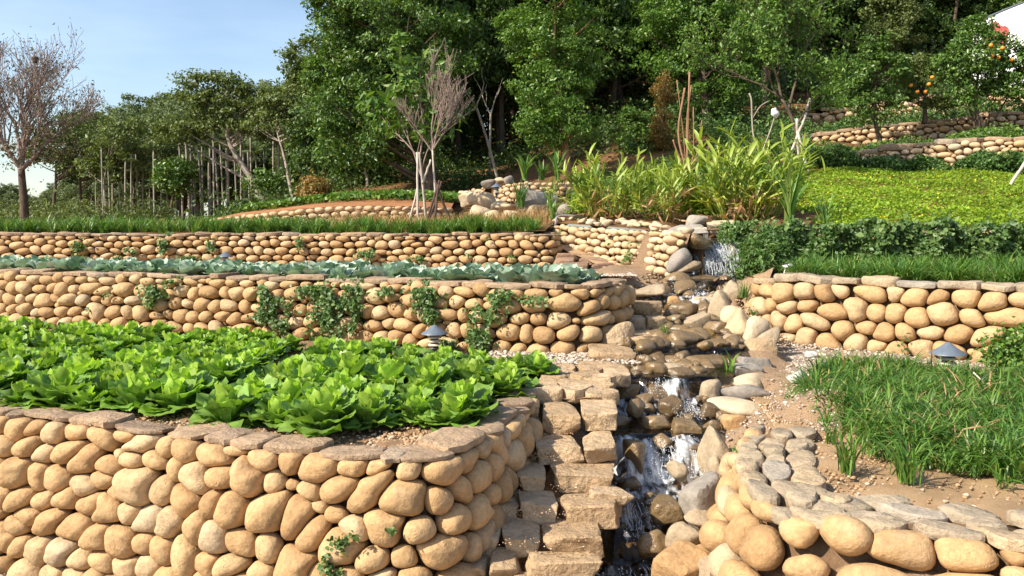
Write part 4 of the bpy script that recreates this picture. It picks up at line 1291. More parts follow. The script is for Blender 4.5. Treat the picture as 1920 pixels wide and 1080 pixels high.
M['gravelstone'] = island_stone('gravel_stone', [(0, (0.22, 0.17, 0.13)), (0.4, (0.40, 0.31, 0.23)), (0.8, (0.50, 0.42, 0.34)), (1, (0.60, 0.55, 0.48))])
M['soilclod'] = island_stone('soil_clod', [(0, (0.26, 0.15, 0.08)), (0.6, (0.42, 0.27, 0.15)), (0.9, (0.48, 0.36, 0.24)), (1, (0.6, 0.54, 0.45))])


def scatter_rect(n, x0, x1, y0_, y1_, zf):
    x, y = r3.uniform(x0, x1, n), r3.uniform(y0_, y1_, n)
    return np.column_stack([x, y, zf(x, y)])


pebbles('gravel', 'loose gravel at the foot of the nearest left wall', scatter_rect(2500, -4.6, -1.5, 4.3, 5.5, lambda x, y: 0 * x + 0.004), 0.006, 0.016, M['gravelstone'])
pebbles('gravel', 'loose gravel on the path end beside the lettuces', scatter_rect(2600, -0.2, 1.1, 7.15, 8.3, lambda x, y: 0 * x + Z1 + 0.018), 0.006, 0.014, M['gravelstone'])
pebbles('gravel', 'loose gravel on the path below the right wall', scatter_rect(3800, 2.0, 4.6, 6.95, 9.2, lambda x, y: ZR1 + 0.05 + 0.02 * (y - 7)), 0.007, 0.016, M['gravelstone'])
sel = r3.uniform(0, 1, (5200, 2))
ii = (sel[:, 0] * (X.shape[1] - 1)).astype(int); kf = sel[:, 1] ** 1.5 * 0.55
px = pr[ii, 0] * (1 - kf) + tx[0, ii] * kf; py = pr[ii, 1] * (1 - kf) + ty[0, ii] * kf
pebbles('gravel', 'clods and small stones on the dry soil of the right terrace', np.column_stack([px, py, ZR1 - 0.025 + 0.05 * kf]), 0.003, 0.010, M['soilclod'])
iy = r3.integers(30, 90, 2600); jx = r3.integers(40, 60, 2600)
pebbles('gravel', 'small stones on the earth bank between the stream and the right wall', np.column_stack([XB[iy, jx] + r3.normal(0, .02, 2600), YB[iy, jx] + r3.normal(0, .03, 2600), ZB[iy, jx] + 0.002]), 0.004, 0.010, M['gravelstone'])
iy = r3.integers(20, 180, 1500); jx = r3.integers(12, 40, 1500)
pebbles('gravel', 'wet pebbles on the stream bed', np.column_stack([XB[iy, jx] + r3.normal(0, .02, 1500), YB[iy, jx] + r3.normal(0, .03, 1500), ZB[iy, jx] + 0.01]), 0.015, 0.035, M['wetrock'])
s1 = r3.uniform(0.8, wall1_path.L, 2600)
qq = np.array([wall1_path.pos(a) - wall1_path.frame(a)[1] * r3.uniform(0.2, 0.6) for a in s1])
pebbles('gravel', 'crumbs of soil along the edge of the lettuce bed', np.column_stack([qq[:, 0], qq[:, 1], np.full(len(qq), Z1 - 0.012)]), 0.004, 0.012, M['soilclod'])

pebbles('gravel', 'earth clods on the bank at the left end of the right wall', scatter_rect(1600, 2.05, 2.75, 8.2, 10.0, lambda x, y: np.interp(y, yb, water_z(yb - 0.06)) - 0.06 + 0.02 * np.clip((x - stream_x(y)) / 0.9, 0, 1.2)), 0.006, 0.016, M['soilclod'])

pebbles('gravel', 'grit on the earth landing between the upper steps and the stream', scatter_rect(1800, 0.95, 1.5, 10.1, 11.0, lambda x, y: 1.55 + 0 * x), 0.006, 0.016, M['gravelstone'])
pebbles('gravel', 'grit on the left bank between the creeper wall and the stream', scatter_rect(1500, 0.55, 1.2, 7.2, 8.6, lambda x, y: np.interp(y, yb, water_z(yb - 0.06)) - 0.07), 0.006, 0.016, M['gravelstone'])

# small brown stones lying in the stream
rq = np.random.default_rng(66)
SMALL = [rock_mesh('stone', (0.2, 0.17, 0.13), rq, 'boulder', M['wetrock'], 2) for i in range(7)]
for i in range(120):
    y = rq.uniform(4.5, 10.8)
    if 5.55 < y < 5.8 or 6.75 < y < 6.95: continue
    h = float(np.interp(y, HWY, HWV)); sd = rq.choice([-1, 1]); a = rq.uniform(0.15, 1.05) if rq.random() < 0.6 else rq.uniform(0.85, 1.25)
    k = rq.uniform(0.35, 1.0)
    o = link('stone', SMALL[rq.integers(7)], None, (float(stream_x(y)) + sd * a * h, y, float(water_z(y)) + rq.uniform(-0.035, 0.02) * k), (rq.normal(0, 0.3), rq.normal(0, 0.3), rq.uniform(0, 6.28)), (k, k, k))
    part = 'lowest run of the stream beside the steps' if y < 5.7 else ('rapids between the small fall and the weir' if y < 6.9 else ('wide pool above the weir' if y < 8.5 else 'upper channel below the waterfall'))
    tag(o, 'small brown stone in the ' + part, 'stone', 'small stones in the ' + part)

for i in range(34):
    y = rq.uniform(6.95, 8.7)
    h = float(np.interp(y, HWY, HWV)); a = rq.uniform(-0.9, 1.0)
    k = rq.uniform(0.7, 1.35)
    o = link('stone', SMALL[rq.integers(7)], None, (float(stream_x(y)) + a * h, y, float(water_z(y)) + rq.uniform(-0.03, 0.025)), (rq.normal(0, 0.25), rq.normal(0, 0.25), rq.uniform(0, 6.28)), (k * 1.2, k, k))
    tag(o, 'small brown stone in the wide pool above the weir', 'stone', 'small stones in the wide pool above the weir')
# soil and grit lodged between the step stones
pebbles('gravel', 'soil crumbs and grit lying in the corners of the steps', np.array([[x_, y_, np.interp(y_, [4.0, 4.2, 4.37, 4.61, 4.89, 5.18, 5.5], [0.385, 0.445, 0.525, 0.61, 0.69, 0.785, 0.80]) - 0.012] for x_, y_ in zip(r3.uniform(-0.15, 0.40, 420), r3.choice([4.31, 4.53, 4.77, 5.06, 5.42], 420) + r3.normal(0, 0.02, 420))]), 0.002, 0.005, M['soilclod'])


# ================================================================ leaves in numbers
def unit(v): return v / (np.linalg.norm(v, axis=-1, keepdims=True) + 1e-9)


def leaf_quads(P, Nrm, Tan, L, Wd, fold=0.25, curl=0.0):
    """diamond leaves folded along the midrib: two triangles each"""
    T = unit(Tan - Nrm * np.sum(Tan * Nrm, -1, keepdims=True))
    B = np.cross(Nrm, T)
    L, Wd = np.asarray(L)[:, None], np.asarray(Wd)[:, None]
    a = P - T * L * 0.5
    c = P + T * L * 0.5 - Nrm * L * curl
    m = P + T * L * 0.02
    b = m + B * Wd * 0.5 + Nrm * Wd * fold
    d = m - B * Wd * 0.5 + Nrm * Wd * fold
    V = np.stack([a, b, c, d], 1).reshape(-1, 3)
    i = np.arange(len(P))[:, None] * 4
    F = np.concatenate([i + np.array([[0, 2, 1]]), i + np.array([[0, 3, 2]])], 0)
    return V, F


def rand_leaves(rg, P, size, up=0.7, outw=None, ow=0.5, droop=0.3, asp=0.5, var=0.25):
    n = len(P)
    N = rg.normal(size=(n, 3)) * 0.75
    N[:, 2] += up
    if outw is not None: N += unit(outw) * ow
    N = unit(N)
    T = rg.normal(size=(n, 3)); T[:, 2] -= droop
    if outw is not None: T += unit(outw) * 0.5
    L = size * np.exp(rg.normal(0, var, n))
    return leaf_quads(P, N, T, L, L * asp * rg.uniform(0.85, 1.15, n))


def blade_patch(rg, bases, nper, hgt, wid, spread=0.6, seg=4, lean=None):
    """arching strap leaves, nper to a tuft"""
    n = len(bases) * nper
    B = np.repeat(bases, nper, 0) + np.column_stack([rg.normal(0, 0.022, n), rg.normal(0, 0.022, n), np.zeros(n)])
    hs = np.repeat(np.exp(rg.normal(0, 0.12, len(bases))), nper)
    az = rg.uniform(0, 6.28, n)
    L = hgt * hs * rg.uniform(0.55, 1.2, n) * 1.35
    lean0 = rg.uniform(0.05, 0.55, n) * spread
    bend = rg.uniform(0.5, 1.9, n) * spread * 1.4
    dirx, diry = np.cos(az), np.sin(az)
    t = np.linspace(0, 1, seg + 1)
    ang = lean0[:, None] + bend[:, None] * t[None, :] ** 1.5
    dl = L[:, None] / seg
    hx = np.concatenate([np.zeros((n, 1)), np.cumsum(np.sin(ang[:, :-1]) * dl, 1)], 1)
    hz = np.concatenate([np.zeros((n, 1)), np.cumsum(np.cos(ang[:, :-1]) * dl, 1)], 1)
    C = np.stack([B[:, 0:1] + hx * dirx[:, None], B[:, 1:2] + hx * diry[:, None], B[:, 2:3] + hz], -1)
    side = np.stack([-diry, dirx, np.zeros(n)], -1) + rg.normal(0, 0.25, (n, 3))
    w = wid * rg.uniform(0.7, 1.2, n)[:, None] * np.array([0.7, 1.0, 0.95, 0.7, 0.08])[None, :] if seg == 4 else wid * np.linspace(1, 0.1, seg + 1)[None, :] * np.ones((n, 1))
    V = np.stack([C - side[:, None, :] * w[..., None] * 0.5, C + side[:, None, :] * w[..., None] * 0.5], 2).reshape(n, -1, 3)
    k = np.arange(seg) * 2
    Q = np.stack([k, k + 1, k + 3, k + 2], -1)
    F = (np.arange(n) * 2 * (seg + 1))[:, None, None] + Q[None]
    return V.reshape(-1, 3), F.reshape(-1, 4)


def stuff(name, V, F, mat, label, parent=None):
    o = link(name, mesh_np(name, V, F, mat), parent)
    tag(o, label if parent is None else None, None, None, 'stuff')
    return o


# ================================================================ lettuces
def leaf_blade(rg, L, Wd, a0, a1, cup, ruff, nseg=7, nw=4, root=0.16, widest=0.66):
    """one broad wavy leaf growing from the origin along +x, rising at a0 and bending to a1"""
    t = np.linspace(0, 1, nseg + 1)
    ang = a0 + (a1 - a0) * t ** 1.2
    dx = np.concatenate([[0], np.cumsum(np.cos(ang[:-1]) / nseg * L)])
    dz = np.concatenate([[0], np.cumsum(np.sin(ang[:-1]) / nseg * L)])
    wprof = np.where(t < widest, root + (1 - root) * np.sin(t / widest * PI / 2) ** 1.5, np.cos((t - widest) / (1 - widest) * PI / 2 * 0.88) ** 0.5)
    qv = np.linspace(-1, 1, 2 * nw + 1)
    Nx, Nz = -np.sin(ang), np.cos(ang)
    ph = rg.uniform(0, 6.28, 4)
    V = np.zeros((nseg + 1, len(qv), 3))
    for j, qq_ in enumerate(qv):
        aq = abs(qq_)
        wave = ruff * aq ** 1.6 * (np.sin(t * 11 + ph[0] + (2 if qq_ > 0 else 0)) + 0.6 * np.sin(t * 19 + ph[1] * (1 if qq_ > 0 else 2))) * (0.25 + t)
        mid = -0.05 * Wd * (1 - aq) ** 3
        off = cup * aq ** 2 * Wd * wprof + wave * Wd + mid + 0.02 * Wd * np.sin(t * 14 + qq_ * 9 + ph[2])
        y = qq_ * Wd / 2 * wprof * (1 + 0.07 * np.sin(t * 15 + ph[3] + qq_ * 3) * (aq > 0.9))
        xr = (1 + aq ** 2 * 0.015)
        V[:, j, 0] = dx * xr + off * Nx
        V[:, j, 1] = y
        V[:, j, 2] = dz * xr + off * Nz
    n = len(qv)
    i = np.arange(nseg)[:, None] * n
    j = np.arange(n - 1)[None, :]
    F = np.stack([i + j, i + j + 1, i + n + j + 1, i + n + j], -1).reshape(-1, 4)
    return V.reshape(-1, 3), F


rl = np.random.default_rng(202)
R_ = math.radians
LEAFV = {'out': [], 'mid': [], 'in': []}
for k in range(5):
    LEAFV['out'].append(leaf_blade(rl, rl.uniform(0.19, 0.235), rl.uniform(0.155, 0.19), R_(rl.uniform(30, 46)), R_(rl.uniform(-40, -8)), rl.uniform(-0.02, 0.08), 0.085))
    LEAFV['mid'].append(leaf_blade(rl, rl.uniform(0.19, 0.23), rl.uniform(0.135, 0.165), R_(rl.uniform(56, 70)), R_(rl.uniform(5, 45)), rl.uniform(0.02, 0.14), 0.09))
    LEAFV['in'].append(leaf_blade(rl, rl.uniform(0.175, 0.215), rl.uniform(0.09, 0.12), R_(rl.uniform(74, 88)), R_(rl.uniform(40, 88)), rl.uniform(0.08, 0.25), 0.10))
LEAFM = {k: [mesh_np('lettuce_leaf', V, F, M['lettuce_in'] if k == 'in' else M['lettuce_out']) for V, F in v] for k, v in LEAFV.items()}


def head_plan(rg):
    plan = []
    a = rg.uniform(0, 6.28)
    for kind, cnt in (('out', 10), ('mid', 10), ('in', 8)):
        for i in range(cnt):
            plan.append((kind, rg.integers(5), a + i * 2 * PI / cnt + rg.normal(0, 0.16), rg.uniform(0.88, 1.1), rg.normal(0, 0.09)))
        a += 0.4
    return plan


def yaw_mat(yaw, tilt):
    return Euler((0, tilt, yaw)).to_matrix()


HEADS = []
for k in range(8):
    Vs, Fo, Fi, n = [], [], [], 0
    for kind, idx, yaw, sc, tilt in head_plan(rl):
        V, F = LEAFV[kind][idx]
        Vs.append(V @ np.array(yaw_mat(yaw, tilt)).T * sc)
        (Fi if kind == 'in' else Fo).append(F + n); n += len(V)
    V = np.vstack(Vs); F = np.vstack(Fo + Fi)
    me = mesh_np('lettuce', V, F, [M['lettuce_out'], M['lettuce_in']])
    mi = np.zeros(len(F), dtype=np.int32); mi[sum(len(f) for f in Fo):] = 1
    me.polygons.foreach_set('material_index', mi)
    HEADS.append(me)

bound = np.array([list(wall1_path.pos(s) - wall1_path.frame(s)[1] * 0.0) for s in np.linspace(0, wall1_path.L, 200)])
right_edge = [at(u, v, z=Z1) for u, v in [(870, 845), (950, 782), (1010, 735), (1058, 700), (1075, 686)]]
rey = [p.y for p in right_edge]; rex = [p.x for p in right_edge]
w2line = np.array([list(wall2_path.pos(s)) for s in np.linspace(0, wall2_path.L, 100)])
spots = []
furrows = [-1.93, -3.42, -4.9, -6.4]
beds = [(-1.80, 0.6), (-3.30, -2.06), (-4.76, -3.57), (-6.26, -5.05), (-7.8, -6.55)]
for bi, (x0, x1) in enumerate(beds):
    ncol = max(2, int(round((x1 - x0) / 0.265)))
    for c in range(ncol):
        x = x0 + 0.14 + (x1 - x0 - 0.24) * c / max(1, ncol - 1)
        y = 4.0 + 0.14 * (c % 2)
        while y < 10.2:
            y += 0.258
            xx, yy_ = x + rl.normal(0, 0.03), y + rl.normal(0, 0.03)
            yf = np.interp(xx, bound[:, 0], bound[:, 1]) if xx < bound[:160, 0].max() else 99
            if xx > np.interp(yy_, rey, rex) - 0.10: continue
            if bi == 0 and yy_ < 4.56: continue
            if yy_ < np.interp(xx, bound[:120, 0], bound[:120, 1]) + 0.26: continue
            yb_ = np.interp(xx, w2line[:, 0], w2line[:, 1])
            if yy_ > yb_ - 0.72 + (0 if xx < -1.2 else -0.22): continue
            u = 960 + 1600 * xx / yy_
            if u < -90: continue
            front = yy_ - (np.interp(xx, bound[:120, 0], bound[:120, 1]) + 0.26)
            spots.append((front, xx, yy_, bi, c if bi == 0 else ncol - 1 - c))
spots.sort()
LET = []
nfront = 0
for front, x, y, bi, ci in spots:
    sc = rl.uniform(0.80, 1.22) * (1 if y < 6.4 else 0.86)
    near = y < 5.35 and 960 + 1600 * x / y > -30
    if front < 0.3 and bi == 0: lab, grp = 'broad-leaved green lettuce in the front row of the right bed, behind the capstones', 'front row lettuces right of the furrow'
    elif front < 0.3: lab, grp = 'broad-leaved green lettuce in the front row left of the dark furrow', 'front row lettuces left of the furrow'
    elif bi == 0 and y > 6.9: lab, grp = 'green lettuce at the back of the right bed, near the gravel path and creeper wall', 'lettuces at the back of the right bed'
    elif bi == 0: lab, grp = 'green lettuce crowded in the middle of the right bed', 'lettuces in the middle of the right bed'
    elif bi == 1: lab, grp = 'green lettuce in the bed just left of the dark furrow', 'lettuces just left of the furrow'
    else: lab, grp = 'green lettuce in the far left beds below the middle wall', 'lettuces of the far left beds'
    if near:
        r = empty('lettuce', (x, y, Z1 - 0.02), rl.uniform(0, 6.28)); r.scale = (sc, sc, sc * rl.uniform(0.9, 1.1))
        for kind, idx, yaw, s_l, tilt in head_plan(rl):
            o = link('leaf', LEAFM[kind][idx], r)
            o.rotation_euler = (0, tilt, yaw); o.scale = (s_l,) * 3
        nfront += 1
    else:
        r = link('lettuce', HEADS[rl.integers(8)], None, (x, y, Z1 - 0.02), (rl.normal(0, 0.08), rl.normal(0, 0.08), rl.uniform(0, 6.28)))
        r.scale = (sc * 1.04, sc * 1.04, sc * rl.uniform(0.9, 1.15))
    tag(r, lab, 'lettuce', grp); LET.append((grp, x, r, bi, ci, y))
ORD = ['first', 'second', 'third', 'fourth', 'fifth', 'sixth', 'seventh', 'eighth', 'ninth', 'tenth', 'eleventh', 'twelfth', 'thirteenth', 'fourteenth', 'fifteenth', 'sixteenth', 'seventeenth', 'eighteenth', 'nineteenth', 'twentieth',
       'twenty-first', 'twenty-second', 'twenty-third', 'twenty-fourth', 'twenty-fifth', 'twenty-sixth', 'twenty-seventh', 'twenty-eighth', 'twenty-ninth', 'thirtieth', 'thirty-first', 'thirty-second', 'thirty-third', 'thirty-fourth', 'thirty-fifth', 'thirty-sixth', 'thirty-seventh', 'thirty-eighth', 'thirty-ninth', 'fortieth']
for g_, sg, txt in (('front row lettuces right of the furrow', 1, 'broad-leaved lettuce in the front row behind the capstones, %s to the right of the furrow'), ('front row lettuces left of the furrow', -1, 'broad-leaved lettuce in the front row, %s to the left of the dark furrow')):
    for i, (_, _, r, *_k) in enumerate(sorted([q for q in LET if q[0] == g_], key=lambda q: q[1] * sg)):
        r['label'] = txt % ORD[i]

rows_ = {}
for q_ in LET:
    if not q_[0].startswith('front row'): rows_.setdefault((q_[3], q_[4]), []).append(q_)
base_ = [0, 0]
for bi in range(1, 6):
    base_.append(base_[bi] + 1 + max([k[1] for k in rows_ if k[0] == bi], default=0))
for (bi, ci), qs in rows_.items():
    for i, q_ in enumerate(sorted(qs, key=lambda t: t[5])):
        side = 'right' if bi == 0 else 'left'
        q_[2]['label'] = 'green lettuce, %s row to the %s of the furrow, %s plant behind the front row' % (ORD[ci + base_[bi]], side, ORD[i])

# ================================================================ cabbages on the middle terrace
CABV = {'out': [], 'in': []}
for k in range(4):
    CABV['out'].append(leaf_blade(rl, rl.uniform(0.22, 0.28), rl.uniform(0.18, 0.23), R_(rl.uniform(35, 60)), R_(rl.uniform(-10, 30)), rl.uniform(0.05, 0.2), 0.055, 6, 3, 0.12, 0.6))
    CABV['in'].append(leaf_blade(rl, rl.uniform(0.20, 0.24), rl.uniform(0.15, 0.19), R_(rl.uniform(65, 85)), R_(rl.uniform(45, 80)), rl.uniform(0.15, 0.3), 0.05, 6, 3, 0.12, 0.6))
CABM = {k: [mesh_np('cabbage_leaf', V, F, M['cabbage']) for V, F in v] for k, v in CABV.items()}


def cab_plan(rg):
    plan, a = [], rg.uniform(0, 6)
    for kind, cnt in (('out', 7), ('in', 5)):
        for i in range(cnt): plan.append((kind, rg.integers(4), a + i * 2 * PI / cnt + rg.normal(0, 0.2), rg.uniform(0.85, 1.12), rg.normal(0, 0.12)))
        a += 0.5
    return plan


CABS = []
for k in range(6):
    Vs, Fs, n = [], [], 0
    for kind, idx, yaw, sc, tilt in cab_plan(rl):
        V, F = CABV[kind][idx]
        Vs.append(V @ np.array(yaw_mat(yaw, tilt)).T * sc); Fs.append(F + n); n += len(V)
    CABS.append(mesh_np('cabbage', np.vstack(Vs), np.vstack(Fs), M['cabbage']))
CABL = []
for row, (back, sp) in enumerate([(0.36, 0.285), (0.64, 0.29), (0.95, 0.31)]):
    s = 1.9 + 0.17 * row
    while s < wall2_path.L - 0.28:
        p = wall2_path.pos(s); n = wall2_path.frame(s)[1]
        x, y = p[0] - n[0] * back + rl.normal(0, 0.03), p[1] - n[1] * back + rl.normal(0, 0.03)
        u = 960 + 1600 * x / y
        s += sp
        if u < -60 or u > 1150: continue
        sc = rl.uniform(0.78, 1.05) * (1.04 if u > 940 else 1.04)
        if u > 900:
            r = empty('cabbage', (x, y, Z2 - 0.03), rl.uniform(0, 6.28)); r.scale = (sc,) * 3
            for kind, idx, yaw, s_l, tilt in cab_plan(rl):
                o = link('leaf', CABM[kind][idx], r); o.rotation_euler = (0, tilt, yaw); o.scale = (s_l,) * 3
            lab, grp = 'blue-green cabbage at the right end of the cabbage strip, near the shaded steps', 'cabbages at the right end of the strip'
        else:
            r = link('cabbage', CABS[rl.integers(6)], None, (x, y, Z2 - 0.03), (0, 0, rl.uniform(0, 6.28))); r.scale = (sc,) * 3
            if u > 420: lab, grp = 'blue-green cabbage above the creeper-hung middle part of the wall', 'cabbages above the creepers'
            else: lab, grp = 'blue-green cabbage on the left stretch of the long planted strip', 'cabbages of the left stretch'
        tag(r, lab, 'cabbage', grp); CABL.append((row, x, r))

for row in range(3):
    w_ = ['front', 'middle', 'back'][row]
    for i, (_, _, r) in enumerate(sorted([q for q in CABL if q[0] == row], key=lambda q: -q[1])):
        r['label'] = 'blue-green cabbage in the %s row of the cabbage strip, %s from the steps' % (w_, ORD[i]); r['group'] = 'cabbages of the long strip'

# ================================================================ grasses
rg = np.random.default_rng(303)
# strip on the long low wall
nb_ = 430
s = rg.uniform(4.3, wall3_path.L - 0.30, nb_)
bk = rg.uniform(0.18, 1.15, nb_) ** 1.0
B = np.array([wall3_path.pos(a) - wall3_path.frame(a)[1] * b for a, b in zip(s, bk)])
B[:, 2] = 1.99
B = B[B[:, 0] < 0.42]
V, F = blade_patch(rg, B, 36, 0.235, 0.013, 0.85)
stuff('grass', V, F, M['grass'], 'strip of dark green strap-leaved grass along the top of the long low wall')
# big bed on the near right terrace
poly = [at(u, v, z=ZR1) for u, v in [(1508, 735), (1535, 775), (1612, 805), (1662, 860), (1770, 866), (1860, 898), (2050, 910), (2150, 800), (2000, 728), (1850, 726), (1720, 716), (1680, 704), (1560, 700)]]
PX, PY = np.array([p.x for p in poly]), np.array([p.y for p in poly])


def inside(x, y):
    c = np.zeros(len(x), bool)
    j = len(PX) - 1
    for i in range(len(PX)):
        cond = ((PY[i] > y) != (PY[j] > y)) & (x < (PX[j] - PX[i]) * (y - PY[i]) / (PY[j] - PY[i] + 1e-12) + PX[i])
        c ^= cond; j = i
    return c


x, y = rg.uniform(PX.min(), PX.max(), 1500), rg.uniform(PY.min(), PY.max(), 1500)
k = inside(x, y)
B = np.column_stack([x[k], y[k], np.full(k.sum(), ZR1 + 0.0)])[:440]
V, F = blade_patch(rg, B, 56, 0.185, 0.0105, 1.2)
stuff('grass', V, F, M['grass'], 'dense bed of dark green strap-leaved grass on the near right terrace')
Bd = B[rg.integers(len(B), size=130)] + rg.normal(0, 0.05, (130, 3)) * np.array([1, 1, 0])
V, F = blade_patch(rg, Bd, 5, 0.23, 0.010, 1.4)
stuff('dead_grass', V, F, M['straw'], 'dead straw-coloured blades among the near right grass')
edge = np.array([[np.interp(t, np.arange(6), PX[:6]), np.interp(t, np.arange(6), PY[:6])] for t in rg.uniform(0, 5, 70)]) + rg.normal(0, 0.09, (70, 2))
V, F = blade_patch(rg, np.column_stack([edge, np.full(70, ZR1 - 0.01)]), 14, 0.13, 0.010, 1.3)
stuff('grass', V, F, M['grass'], 'thin ragged front edge of the near right grass bed')
# band on the right upper terrace in front of the creeper wall
x = rg.uniform(2.95, 7.6, 420); y = rg.uniform(0, 1, 420)
front = np.interp(x, [2.6, 2.95, 3.5, 4.2, 4.75, 5.3, 6.2], [9.6, 9.3, 8.9, 8.3, 7.95, 7.7, 7.45]) + 0.22
yy2 = front + (11.0 - front) * y ** 1.4
ok = (x > 3.0 + 0.25 * (yy2 - 9)) & (960 + 1600 * x / yy2 < 2020)
B = np.column_stack([x, yy2, np.full(len(x), ZR2 - 0.01)])[ok]
V, F = blade_patch(rg, B, 54, 0.225, 0.0115, 1.1)
stuff('grass', V, F, M['grass'], 'band of arching green grass between the right wall and the creeper wall')
# single tufts
for (u, v, z, nbl, h_, lab) in [(1583, 882, ZR1, 46, 0.16, 'small grass tuft standing alone on the dry soil, left of the grass bed'),
                                (1700, 902, ZR1, 50, 0.2, 'grass tuft leaning out of the front edge of the grass bed'),
                                (1560, 830, ZR1, 30, 0.12, 'tiny grass tuft beside the flagstones of the near right wall')]:
    p = at(u, v, z=z)
    V, F = blade_patch(rg, np.array([[p.x, p.y, z - 0.01]]), nbl, h_, 0.012, 0.7)
    o = link('grass_tuft', mesh_np('grass_tuft', V - np.array(p), F, M['grass']), None, p); tag(o, lab, 'grass tuft')
for (u, v, d, h_, nbl, w_, lab) in [(1480, 422, 11.9, 0.5, 40, 0.03, 'spiky sword-leaved plant between the tall gingers and the lawn'),
                               (1545, 428, 11.8, 0.32, 26, 0.022, 'smaller pale sword-leaved plant right of the spiky one'),
                               (975, 392, 16.0, 0.42, 34, 0.03, 'yellowish sword-leaved plant in front of the dark slabs'),
                               (1035, 412, 14.9, 0.36, 40, 0.022, 'green grassy tuft left of the hose'),
                               (1030, 385, 15.8, 0.4, 22, 0.02, 'thin grassy tuft right of the dark slabs'),
                               (985, 338, 19.3, 0.5, 44, 0.035, 'spiky light green plant on top of the small far wall, left one'),
                               (1045, 336, 19.4, 0.42, 40, 0.035, 'spiky light green plant on top of the small far wall, right one'),
                               (1015, 338, 19.6, 0.34, 50, 0.03, 'low green tuft between the two spiky plants'),
                               (1372, 700, 7.15, 0.16, 12, 0.012, 'thin grass sprouting at the water edge by the long pale stones'),
                               (1393, 558, 9.8, 0.12, 40, 0.008, 'little green weed on the top of the right bank'),
                               (1245, 632, 8.1, 0.10, 30, 0.008, 'dark weed growing at the edge of the slab over the channel'),
                               (1390, 865, 5.2, 0.09, 14, 0.012, 'small weed between the flagstone wall and the upright rock'),
                               (1395, 900, 5.0, 0.08, 14, 0.012, 'small weed at the foot of the near right wall')]:
    p = at(u, v, y=d)
    V, F = blade_patch(rg, np.array([[p.x, p.y, p.z]]), nbl, h_, w_, 0.6)
    o = link('plant', mesh_np('plant', V - np.array(p), F, M['iris'] if w_ > 0.016 else M['grass']), None, p); tag(o, lab, 'plant')

# ================================================================ creepers hanging on the walls
def wall_creeper(label, path, H, batter, blobs, dens, size, mat='creeper', name='creeper', thick=0.06):
    """blobs: (u, v, half width, half height) in photo pixels at the wall"""
    PP = []
    for (u, v, hw_, hh) in blobs:
        best, bs = 1e9, 0
        for s in np.linspace(0, path.L, 240):
            p = path.pos(s); uu = 960 + 1600 * p[0] / p[1]
            if abs(uu - u) < best: best, bs = abs(uu - u), s
        p = path.pos(bs); d = p[1]
        z = at(u, v, y=d).z
        a, b = hw_ / FPX * d * 1.18, hh / FPX * d * 1.12
        n = int(dens * a * b * PI)
        r = rg.uniform(0, 1, n) ** 0.75 * (1 + rg.normal(0, 0.28, n)); th = rg.uniform(0, 6.28, n)
        ds, dz = r * a * np.cos(th), r * b * np.sin(th)
        for q1, q2_ in zip(ds, dz):
            s = min(max(bs + q1, 0.01), path.L - 0.01)
            pp = path.pos(s); t, nn = path.frame(s)
            zz = z + q2_
            h = pp[2] - zz
            if h < -0.06: continue
            PP.append(pp * np.array([1, 1, 0]) + nn * (batter * max(h, 0) + 0.075 + abs(rg.normal(0, thick)) + (-0.16 if h < 0.02 else 0)) + np.array([0, 0, zz]))
    PP = np.array(PP)
    keep = (np.sin(PP[:, 0] * 17 + PP[:, 2] * 6 + 1) + np.sin(PP[:, 0] * 41 - PP[:, 2] * 7) * 0.7 + np.sin(PP[:, 2] * 27 + PP[:, 0] * 9) * 0.8 + rg.normal(0, 0.5, len(PP))) > -0.35
    PP = PP[keep]
    out = np.tile(np.array([[-0.1, -0.8, 0.3]]), (len(PP), 1))
    V, F = rand_leaves(rg, PP, size, 0.4, out, 0.9, 0.5, 0.75)
    c = PP.mean(0)
    o = link(name, mesh_np(name, V - c, F, M[mat]), None, Vector(c))
    return tag(o, label, 'creeper')


wc = wall_creeper
D_ = 6800
wc('largest dark green creeper spilling over the middle wall, left of the lamp', wall2_path, 0.62, 0.12, [(640, 560, 48, 42), (625, 600, 28, 34), (670, 590, 18, 46), (590, 545, 22, 16)], D_, 0.042)
wc('creeper trailing down left of the largest one on the middle wall', wall2_path, 0.62, 0.12, [(530, 575, 28, 24), (545, 605, 14, 26), (500, 595, 20, 8), (515, 545, 14, 12)], D_, 0.042)
wc('curly creeper hanging above the pagoda lamp', wall2_path, 0.62, 0.12, [(805, 555, 32, 26), (820, 585, 18, 18), (735, 545, 16, 10), (790, 530, 26, 10)], D_, 0.042)
wc('creeper right of the lamp reaching the lettuces', wall2_path, 0.62, 0.12, [(925, 600, 24, 36), (910, 635, 22, 22), (870, 640, 24, 10), (940, 560, 20, 14)], D_, 0.042)
wc('thin creeper sprays under the capstones near the wall end', wall2_path, 0.62, 0.12, [(1005, 562, 22, 10), (960, 550, 12, 14), (1035, 560, 14, 6)], D_ * 0.7, 0.036)
wc('creeper hanging alone on the left part of the middle wall', wall2_path, 0.62, 0.12, [(305, 545, 22, 20), (300, 565, 12, 10), (330, 525, 12, 8)], D_, 0.042)
wc('few green sprigs on the left part of the middle wall', wall2_path, 0.62, 0.12, [(215, 553, 8, 6), (180, 580, 8, 4), (325, 605, 5, 8)], D_ * 0.6, 0.036)
wc('creeper on the long low wall, left one above the cabbages', wall3_path, 0.5, 0.1, [(160, 468, 11, 18)], D_, 0.045)
wc('creeper on the long low wall left of its small lamp', wall3_path, 0.5, 0.1, [(318, 455, 8, 20), (250, 472, 14, 6), (235, 485, 8, 6)], D_ * 0.8, 0.045)
wc('creeper on the long low wall just above its small lamp', wall3_path, 0.5, 0.1, [(402, 455, 9, 18), (365, 485, 20, 6)], D_ * 0.8, 0.045)
